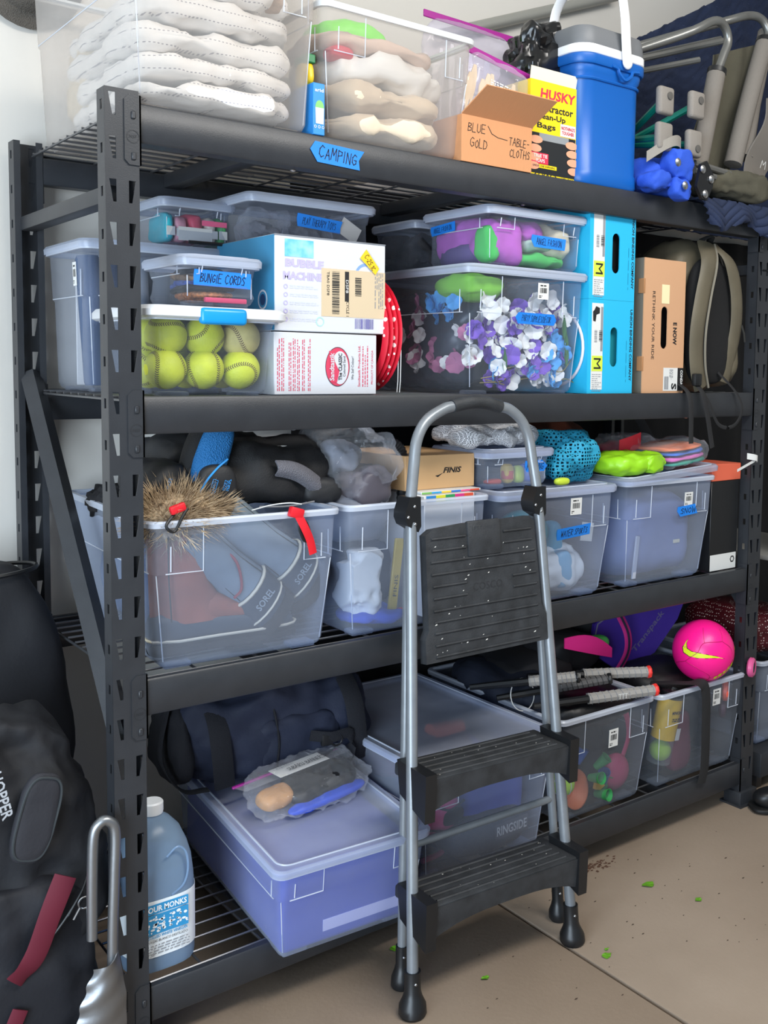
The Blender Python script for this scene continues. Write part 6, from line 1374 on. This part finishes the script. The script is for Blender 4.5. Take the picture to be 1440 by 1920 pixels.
cloth('racket_bag', 'black racket bag under the racket handles', 'bag', (1.37, .135, Z0+.215), (.30, .20, .095), mat('black_racket_bag', '#0e0e11', .5, bump=.2, bs=50), 2.8, 16, .014, 12, 6)
text('ON', plane((1.262, .034, Z0+.288), (1, .1, .12), (0, .35, 1)), .026, mat('red_lettering', '#e0303c', .6), bpy.data.objects['racket_bag'], .05, bold=.04) if 0 else None
M_grip1 = mat('pale_grip_tape', '#95918c', .7, bump=.3, bs=300); M_grip2 = mat('dark_grip_tape', '#4e4c4c', .7, bump=.3, bs=300); M_rcap = mat('red_butt_cap', '#e2342e', .45)
def racket(label, a, b, m, cap, r=.0155, mark=None):
    a, b = Vector(a), Vector(b); t = thing('tennis_racket', label, 'racket', a, group='racket handles'); d = b-a; n = 26
    pts = [d*(i/n) for i in range(n+1)]; h = obj('grip', G().tube(pts, [r*(1.0 if i % 2 else .95) for i in range(n+1)], 8), m, t, smooth=20)
    e1 = dd_ = d.normalized(); e1 = dd_.orthogonal().normalized(); e2 = dd_.cross(e1)
    obj('wrap_edge', G().tube([d*(k/96)+(e1*math.cos(k*.72)+e2*math.sin(k*.72))*r*1.01 for k in range(97)], .0009, 4), M_greyprint if m is M_grip1 else M_blk, h)
    dd = d.normalized(); g = G().tube([d-dd*.008, d-dd*.006, d, d+dd*.003], [r*1.02, r*1.14, r*1.16, r*1.05], 8); c = obj('butt_cap', g, cap, t)
    obj('cap_emblem', G().tube([d+dd*.003, d+dd*.0042], r*.5, 8), M_print if cap is M_rcap else M_white, c)
    obj('shaft', G().tube([Vector((0, 0, 0)), -dd*.10, -dd*.16], [.011, .010, .008], 8), M_blk, t)
    g = G(); c0 = -dd*.16; u = dd; w = dd.cross(Vector((0, 0, 1))).normalized()
    g.tube([c0-u*.13+u*.13*math.cos(2*PI*k/24)+w*.10*math.sin(2*PI*k/24) for k in range(24)], .008, 6, closed=True)
    if a.z > 99: obj('frame', g, M_blk, t)
    if mark: text(mark, plane(d*.45+Vector((0, -r*1.02, 0)), dd, (0, 0, 1)), .014, M_white, t, .028)
racket('lower front racket handle with pale grip and red butt cap', (1.300, .045, .452), (1.496, -.025, .458), M_grip1, M_rcap, mark='TTT')
racket('upper racket handle with pale grip and red butt cap', (1.335, .10, .500), (1.510, .012, .497), M_grip1, M_rcap)
racket('dark racket handle with black butt cap', (1.24, .115, .475), (1.375, .035, .497), M_grip2, M_blk, .014)
racket('leftmost racket handle with grey grip behind the ladder', (1.16, .13, .505), (1.258, .04, .523), M_grip1, M_blk, .015)
tag(obj('wire_loop', G().tube([(1.165+.042*math.cos(2*PI*k/28), .16+.01*math.sin(2*PI*k/28), .46+.042*math.sin(2*PI*k/28)) for k in range(28)], .0014, 6, closed=True), M_white), 'thin white wire loop on the navy bag', 'wire')
cloth('dark_pack', 'black pack with green trim behind racket handles', 'bag', (1.36, .38, Z0+.24), (.28, .26, .13), mat('black_pack_cloth', '#121216', .7), 2.8, 14, .015, 10, 8)
# football bin
X0 = 1.7535
M_ball = mat('hot_pink_ball', '#ff1a8c', .35, bump=.1, bs=300); M_volt = mat('volt_print', '#d6e620', .5)
fb = thing('football', 'hot pink football with yellow curved mark on the right bin', 'ball', (1.79, .045, .505)); rb = .092
obj('cover', G().sphere((0, 0, 0), rb, 36, 22), M_ball, fb)
def on_ball(a, b, r=rb*1.006): # a: degrees right, b: degrees up, as seen from the room
    v = Vector((math.sin(math.radians(a))*math.cos(math.radians(b)), -math.cos(math.radians(a))*math.cos(math.radians(b)), math.sin(math.radians(b)))); return Matrix.Rotation(math.radians(-40), 3, 'Z') @ v*r
def patch(pts, m, nm='curved_mark', r=rb*1.006):
    P = [on_ball(a, b, r) for a, b in pts]; n = len(pts)//2; g = G()
    f = [(i, i+1, 2*n-2-i, 2*n-1-i) for i in range(n-1)]
    return obj(nm, g.add(P, f), m, fb)
up = [(-46, 33), (-47, 24), (-43, 15), (-34, 11), (-20, 10), (-4, 8), (12, 5), (30, -1)]; dn = [(30, -1.2), (10, 1), (-6, 0), (-22, -1), (-38, 0), (-51, 5), (-55, 14), (-50, 26)]
patch(up+dn, M_print, 'mark_outline', rb*1.004)
cu = [(a*.985-.3, b*.97+.3) for a, b in up]; patch([(-46, 31), (-47.5, 24), (-44, 14), (-34, 10), (-20, 9), (-4, 7), (12, 4.3), (27, -.5)]+[(27, -.8), (10, 1.8), (-6, 1), (-22, 0), (-37, 1), (-49.5, 6), (-53, 14), (-49.5, 25)], M_volt, 'curved_mark', rb*1.008)
seams = [[(-46, -10), (-20, -22), (5, -40), (0, -62)], [(5, -40), (45, -25)], [(45, -25), (52, 10), (30, 30)], [(30, 30), (-10, 28), (-22, 10)], [(-10, 28), (-15, 60)], [(-46, -10), (-22, 10)], [(-46, -10), (-75, -20)], [(45, -25), (75, -35)], [(30, 30), (45, 55)]]
for sgm in seams:
    pts = [on_ball(a, b, rb*1.001) for a, b in catmull([Vector((a, b, 0)) for a, b in sgm], 8) for a, b in ((a, b),)] if 0 else [on_ball(p.x, p.y, rb*1.001) for p in catmull([Vector((a, b, 0)) for a, b in sgm], 8)]
    obj('panel_seam', G().tube(pts, .0009, 5), mat('ball_seam', '#b80f62', .5), fb)
for i in range(5):
    patch([(20+9*i, -50+6.5*i), (27+9*i, -46+6.5*i), (24+9*i, -38+6.5*i), (17+9*i, -42+6.5*i)], M_volt if i % 2 == 0 or i > 2 else M_volt, 'stripe', rb*1.010)
patch([(10, -58), (66, -20), (58, -8), (8, -44)], M_print, 'stripe_ground', rb*1.006)
for i in range(4): patch([(70, -18+8*i), (82, -18+8*i), (82, -12+8*i), (70, -12+8*i)], M_volt, 'stripe', rb*1.008)
cn = thing('ball_can', 'tennis ball can with yellow label in the right bin', 'ball can', (1.632, .075, Z0+.055), rot=(.10, .14, 0)); 
obj('can', G().lathe([(0, 0), (.034, 0), (.036, .004), (.036, .20), (.034, .204)], 24, c1=False), clear('can_plastic', '#f4f4f4', '#d0d4d8', .10, .1, .3), cn)
obj('label_wrap', G().lathe([(.0366, .075), (.0366, .198)], 24, c0=False, c1=False), mat('can_yellow', '#e2b92e', .5), cn)
obj('lid', G().lathe([(0, .204), (.038, .204), (.039, .207), (.039, .216), (.036, .218), (.034, .212), (0, .212)], 24), M_blk, cn)
obj('foil', G().lathe([(0, .2125), (.03, .2125)], 20, c0=False, c1=False), M_screw, cn)
for z in (.036, .103): obj('ball', G().sphere((0, 0, z), .0325, 16, 10), mat('lime_felt', '#b4e03a'), cn)
text('MINIONS', FR(-.004, -.0376, .162), .010, M_print, cn, .046, bold=.03); obj('label_print', dashes_g(FR(0, -.0376, .14), -.022, .02, -.006, .006, 2, 3, word=.01), M_print, cn, smooth=0); obj('barcode', quad_g(FR(.018, -.0376, .095), -.009, .009, -.018, .018), M_white, cn, smooth=0)
wl = thing('skate_wheel', 'pink skate wheel resting on the right bin rim', 'skate wheel', (1.955, -.012, .437)); WM = plane((0, 0, 0), (.9, .4, 0), (0, 0, 1)); obj('tyre', G().lathe([(.016, -.008), (.024, -.010), (.030, -.005), (.030, .005), (.024, .010), (.016, .008)], 24, WM, c0=False, c1=False), mat('rose_urethane', '#d85a90', .4), wl); obj('hub', G().lathe([(0, -.006), (.016, -.006), (.016, .007), (.007, .008), (0, .004)], 18, WM), mat('dark_hub', '#3c3a44', .5), wl)
wl2 = dup(wl, (1.885, .03, .365), (0, 0, .2), 'coral skate wheel inside the right bin corner', 'skate wheels'); wl['group'] = 'skate wheels'
for c in wl2.children:
    if c.name.startswith('tyre'): c.data = c.data.copy(); c.data.materials[0] = mat('coral_urethane', '#e8604c', .4)
wl3 = dup(wl, (1.90, .05, .305), (0, 0, .3), 'dark skate wheel lower in the right bin', 'skate wheels')
for c in wl3.children:
    if c.name.startswith('tyre'): c.data = c.data.copy(); c.data.materials[0] = mat('plum_urethane', '#5a3a4a', .4)
stp = thing('webbing_strap', 'black strap hanging over the front of football bin', 'strap', (1.71, -.01, .30)); obj('strap', G().tube(catmull([(-.10, .10, .128), (-.04, .03, .133), (.0, .0, .130), (.020, -.006, .10), (.024, -.007, .0), (.028, -.004, -.12), (.02, .0, -.175)], 8), .020, 8, flat=((1, 0, 0), .10)), M_web, stp)
cloth('dark_pile', 'dark sports clothing filling the football bin', 'clothing', (1.76, .30, Z0+.012), (.30, .40, .24), mat('dark_slate_cloth', '#31363e', .85, var=.2, vs=6), 4, 14, .015, 9, 6)
tag(obj('maroon_mat', G().soft((0, 0, .09), (.09, .05, .18), 4, 10, .004, 10, 2), mat('maroon_cloth', '#6a2038', .7)), 'maroon cloth pressed inside front of football bin', 'cloth', None, (1.70, .062, Z0+.02))
cloth('black_shoe_pile', 'black gear under the pink football', 'sports gear', (1.73, .18, Z0+.235), (.26, .22, .075), mat('black_gear', '#101013', .6), 2.8, 14, .012, 10, 3)
# bags at the back of the bottom shelf
M_purp = mat('purple_bag', '#43289c', .6, bump=.2, bs=120)
pp = thing('ski_boot_bag', 'purple ski bag behind the pink football', 'bag', (1.78, .40, S4+.28)); O = Vector((1.78, .40, S4+.28))
PM_ = plane((0, -.10, .10), (1, -.15, .12), (-.1, .1, 1))
obj('front_panel', G().plate([(-.20, -.02), (-.17, .06), (-.05, .10), (.22, .085), (.16, .0), (.05, -.085), (-.02, -.10), (-.12, -.09)], [], .012, PM_), M_purp, pp, smooth=0)
obj('piping', G().tube([tuple(PM_ @ Vector((a, b, .014))) for a, b in ((-.19, -.01), (-.16, .058), (-.05, .097))], .0025, 6), mat('grey_piping', '#8a86a0', .6), pp)
obj('bag_body', G().soft((.02, .03, .10), (.42, .22, .22), 3, 16, .012, 9, 4), mat('black_pack_cloth', '#121216'), pp, smooth=60)
text('Transpack', PM_ @ Matrix.Translation((.035, -.012, .0125)) @ Matrix.Rotation(.62, 4, 'Z'), .026, mat('bag_lettering', '#6d6690', .5), pp, .17, bold=.02)
pr_ = thing('paddle_bag', 'pink and green paddle bag behind the racket handles', 'bag', (1.50, .34, S4+.35)); obj('pink_flap', G().sheet(lambda u, v: (-.10+.20*u, -.10-.01*math.sin(u*3), .045-.06*u+(.030+.025*math.sin(u*PI))*v), 8, 4, .004), mat('hot_pink_cloth', '#f0288c', .6), pr_); obj('bag_body', G().soft((0, .02, .0), (.24, .20, .12), 3, 12, .01, 9, 2), mat('black_pack_cloth', '#121216'), pr_); obj('green_trim', G().soft((.055, -.075, .03), (.10, .05, .05), 2.4, 10, .002, 9, 2), mat('green_trim', '#4fb050', .6), pr_)
obj('magenta_strap', G().tube(catmull([(.10, -.12, -.06), (.135, -.13, .0), (.135, -.13, .06), (.11, -.11, .13)], 6), .016, 8, flat=((1, 0, 0), .2)), mat('magenta_web', '#b81f78', .6), pr_); obj('strap_core', G().tube(catmull([(.10, -.1235, -.06), (.135, -.1335, .0), (.135, -.1335, .06), (.11, -.1135, .13)], 6), .005, 8, flat=((1, 0, 0), .2)), mat('navy_web', '#1c1838', .7), pr_)
# ------------------------------------------------------------------ floor things, left
M_bag = mat('black_bag_nylon', '#16171c', .75, bump=.3, bs=120, var=.15, vs=8); M_bag2 = mat('charcoal_bag_nylon', '#232329', .75, bump=.3, bs=160); M_crim = mat('crimson_trim', '#5a0a22', .75)
b1 = thing('boot_bag', 'tall black neoprene bag leaning behind the diagonal brace', 'bag', (-.115, .47, 0))
def b1fn(w): t = (w.z+.46)/.92; return Vector((w.x*(.92+.30*math.sin(t*PI*.9)-.18*t*t), w.y*(1.05-.15*t), w.z))
obj('bag_body', G().soft((0, 0, .46), (.30, .20, .92), 4, 24, .012, 6, 3, fn=b1fn), M_bag, b1, smooth=60)
obj('zip_rim', G().tube([(.112*math.cos(2*PI*k/30), .072*math.sin(2*PI*k/30)-.01, .895+.006*math.cos(2*PI*k/30)) for k in range(30)], .005, 6, closed=True), M_blk, b1)
obj('pull_loop', G().tube(catmull([(-.09, -.07, .89), (-.10, -.08, .915), (-.088, -.085, .935), (-.08, -.08, .93)], 5), .004, 6), M_blk, b1)
b2 = thing('travel_backpack', 'large black backpack with crimson trim left of front post', 'backpack', (-.20, .17, 0))
def b2fn(w): t = (w.z+.345)/.69; return Vector((w.x*(.86+.20*math.sin(PI*min(1, t*1.05))), w.y, w.z))
obj('bag_body', G().soft((0, 0, .345), (.42, .24, .69), 3.4, 36, .04, 6, 11, oct=3, fn=b2fn), M_bag, b2, smooth=60)
obj('lower_pocket', G().soft((.02, -.105, .21), (.33, .09, .36), 3.4, 20, .02, 7, 12, oct=3), mat('navy_black_nylon', '#12141c', .7, bump=.3, bs=120), b2, smooth=60)
FM = Matrix.Translation((.072, -.128, .515)) @ Matrix.Rotation(.28, 4, 'Y')
fl_ = obj('flap', G().soft((0, 0, 0), (.075, .026, .165), 3.2, 14, .003, 10, 2, M=FM), M_bag2, b2, smooth=60)
obj('flap_edge', G().tube([tuple(FM @ Vector((.033*math.copysign(abs(math.cos(t))**.6, math.cos(t)), -.0095, .075*math.copysign(abs(math.sin(t))**.6, math.sin(t))))) for t in [2*PI*i/40 for i in range(40)]], .0025, 6, closed=True), mat('flap_piping', '#2c3134', .7), fl_)
obj('crimson_band', G().tube(catmull([(.115, -.150, .40), (.085, -.158, .34), (.055, -.160, .27), (.02, -.158, .235)], 6), .020, 8, flat=((1, 0, .6), .15)), M_crim, b2)
obj('crimson_band', G().tube(catmull([(.03, -.158, .18), (.01, -.16, .14), (-.01, -.155, .10)], 6), .014, 8, flat=((1, 0, .6), .15)), M_crim, b2)
obj('zip_line', G().tube(catmull([(.03, -.155, .255), (.09, -.158, .30), (.14, -.150, .355), (.165, -.13, .39)], 6), .0025, 6), M_blk, b2)
rg = obj('zip_ring', G().tube([(.145+.011*math.cos(2*PI*k/18), -.160, .343+.011*math.sin(2*PI*k/18)) for k in range(18)], .0018, 6, closed=True), M_screw, b2); obj('zip_pull', G().tube([(.136, -.161, .337), (.124, -.161, .318)], .0022, 6), M_screw, rg); obj('zip_pull', G().tube([(.150, -.161, .352), (.162, -.158, .36)], .0025, 6), M_screw, rg)
cf = obj('side_clip', G().rbox(.168, .180, -.118, -.106, .245, .272, .003, 2), mat('cream_clip', '#d9d2bd', .5), b2)
text('ELHOPPER', plane((.010, -.136, .585), (.22, 0, -1), (1, 0, .22)), .020, mat('grey_lettering', '#a8abb0', .5), b2, .115, bold=.02); text('TRAV', plane((-.014, -.136, .62), (.22, 0, -1), (1, 0, .22)), .022, mat('grey_lettering', '#a8abb0'), b2, .09, bold=.02)
# aluminium shovel
M_alu = mat('brushed_aluminium', '#95989c', .38, metal=.9, bump=.1, bs=80)
sv = thing('scoop_shovel', 'aluminium scoop shovel standing against the left front post', 'shovel', (-.025, -.045, 0)); O = Vector((-.025, -.045, 0)); lo = lambda P: [tuple(Vector(p)-O) for p in P]
obj('handle', G().tube(lo(catmull([(-.052, -.02, .285), (-.050, -.02, .40), (-.046, -.02, .48), (-.034, -.022, .502), (-.020, -.024, .502), (-.009, -.026, .480), (-.012, -.028, .40), (-.017, -.03, .30), (-.020, -.032, .205)], 6)), .0098, 12), M_alu, sv)
def blade(u, v):
    z = .235-.235*v; w = .030+.030*min(1, v*3); ser = .0045*math.sin(v*42)*max(0, 1-u*4)*.7
    return (-.024-w*(1-u)+w*.45*u*1.0-O.x+ser+.0*v, -.034-.018*math.sin(u*PI)-.0012*math.sin(v*30+u*4)-O.y, z-O.z+.02*u*(1-v))
obj('blade', G().sheet(blade, 14, 60, .002), M_alu, sv, smooth=60)
# ------------------------------------------------------------------ right edge of the frame
sd = thing('side_shelf', 'low black shelf beyond the right end of the rack', 'shelf', (2.30, .28, 0)); obj('board', G().rbox(-.23, .25, -.26, .30, .045, .125, .004), M_steel, sd); obj('board', G().rbox(-.16, .25, -.40, .30, .735, .75, .003), mat('pale_board', '#8b8a86', .6), sd)
for x in (-.20, .23):
    for y in (-.22, .28): obj('leg', G().rbox(x-.015, x+.015, y-.015, y+.015, 0, .046, .003), M_steel, sd)
obj('upright', G().rbox(.20, .24, .26, .29, .1, .74, .003), M_steel, sd); obj('upright', G().rbox(-.21, -.18, .26, .29, .1, .74, .003), M_steel, sd); obj('upright', G().rbox(.20, .24, -.2, -.17, .1, .74, .003), M_steel, sd)
B['side'] = make_bin('storage_bin', 'clear bin beyond the right post under red mesh bag', 'storage bin', (2.285, .29, .129), .40, .50, .285, group='clear storage bins')
M_rnet = dots('red_white_mesh', '#4a0a16', '#cfc2bf', 110, .25)
tag(obj('mesh_sack', G().soft((0, 0, .10), (.32, .36, .16), 2.8, 16, .02, 9, 4), M_rnet, smooth=60), 'red mesh sack stuffed in the bin beyond right post', 'mesh bag', None, (2.27, .27, .37))
cloth('dark_towel', 'dark slate towel in the bin beyond right post', 'towel', (2.28, .28, .145), (.30, .36, .20), mat('dark_slate_cloth', '#31363e'), 4, 10, .01, 9, 2)
tag(obj('teal_tarp', G().soft((0, 0, .20), (.28, .20, .40), 3, 14, .02, 6, 2), mat('teal_tarp', '#4a6a66', .7, hex2='#2a3634', vs=5), smooth=60), 'grey-green tarp bundle beyond the right post', 'tarp', None, (2.295, .0, .751))
sh = thing('shoe', 'black shoe on the floor at right edge', 'shoe', (2.03, -.105, 0), rz=2.6); obj('upper', G().soft((0, 0, .04), (.22, .085, .07), 2.6, 14, .003, 9, 2), M_blk, sh); obj('sole', G().soft((0, 0, .010), (.235, .092, .02), 4, 12, 0, 9, 2), mat('shoe_sole', '#0c0c0d', .6), sh)
# leaves and dirt on the floor
M_gl = mat('fresh_leaf', '#5f9a1e', .6)
R = random.Random(8)
def leaf_g(seed, s):
    R = random.Random(seed); n = 11; pts = [(s*R.uniform(.6, 1)*math.cos(2*PI*k/n)*1.3, s*R.uniform(.6, 1)*math.sin(2*PI*k/n)) for k in range(n)]
    return G().add([(a, b, .0015+.003*R.random()) for a, b in pts]+[(0, 0, .002)], [(k, (k+1) % n, n) for k in range(n)])
for i, (x, y, s, lb) in enumerate(((1.334, -.155, .016, 'large green leaf scrap right of the ladder'), (1.379, -.284, .010, 'green leaf scrap farthest right on the floor'), (1.012, -.313, .012, 'green leaf scrap beside the floor joint'), (.737, -.208, .009, 'green leaf scrap between the ladder feet'), (.643, .007, .012, 'green leaf scrap under the bottom beam'), (.70, -.02, .007, 'tiny green leaf scrap left of ladder tread'), (1.03, -.295, .005, 'tiny green leaf fleck near the floor joint'))):
    tag(obj('leaf_scrap', leaf_g(i, s), M_gl, smooth=0), lb, 'leaf', 'leaf scraps on the floor', (x, y, 0))
g = G()
for i in range(90):
    a, b = R.gauss(0, .035), R.gauss(0, .014); s = R.uniform(.001, .004)
    g.add([(a-s*2, b, .0006), (a, b-s, .0006), (a+s*2, b+s*.3, .0006), (a, b+s, .0012)], [(0, 1, 2, 3)])
o = obj('dirt_patch', g, mat('dried_dirt', '#5b4032', .95), smooth=0); o['kind'] = 'stuff'; tag(o, 'dried brown dirt under the bottom beam right of ladder', 'dirt', None, (1.29, .0, 0))
g = G()
for i in range(60):
    a, b = R.uniform(-.4, .75), R.uniform(-.55, -.02); s = R.uniform(.0008, .0025)
    g.add([(a-s*R.uniform(1, 3), b, .0006), (a, b-s, .0006), (a+s*R.uniform(1, 3), b+s*.3, .0006), (a, b+s, .001)], [(0, 1, 2, 3)])
o = obj('floor_grit', g, mat('dark_grit', '#4a3c32', .95), smooth=0); o['kind'] = 'stuff'; tag(o, 'dark grit scattered over the concrete floor', 'grit', None, (1.0, 0, 0))
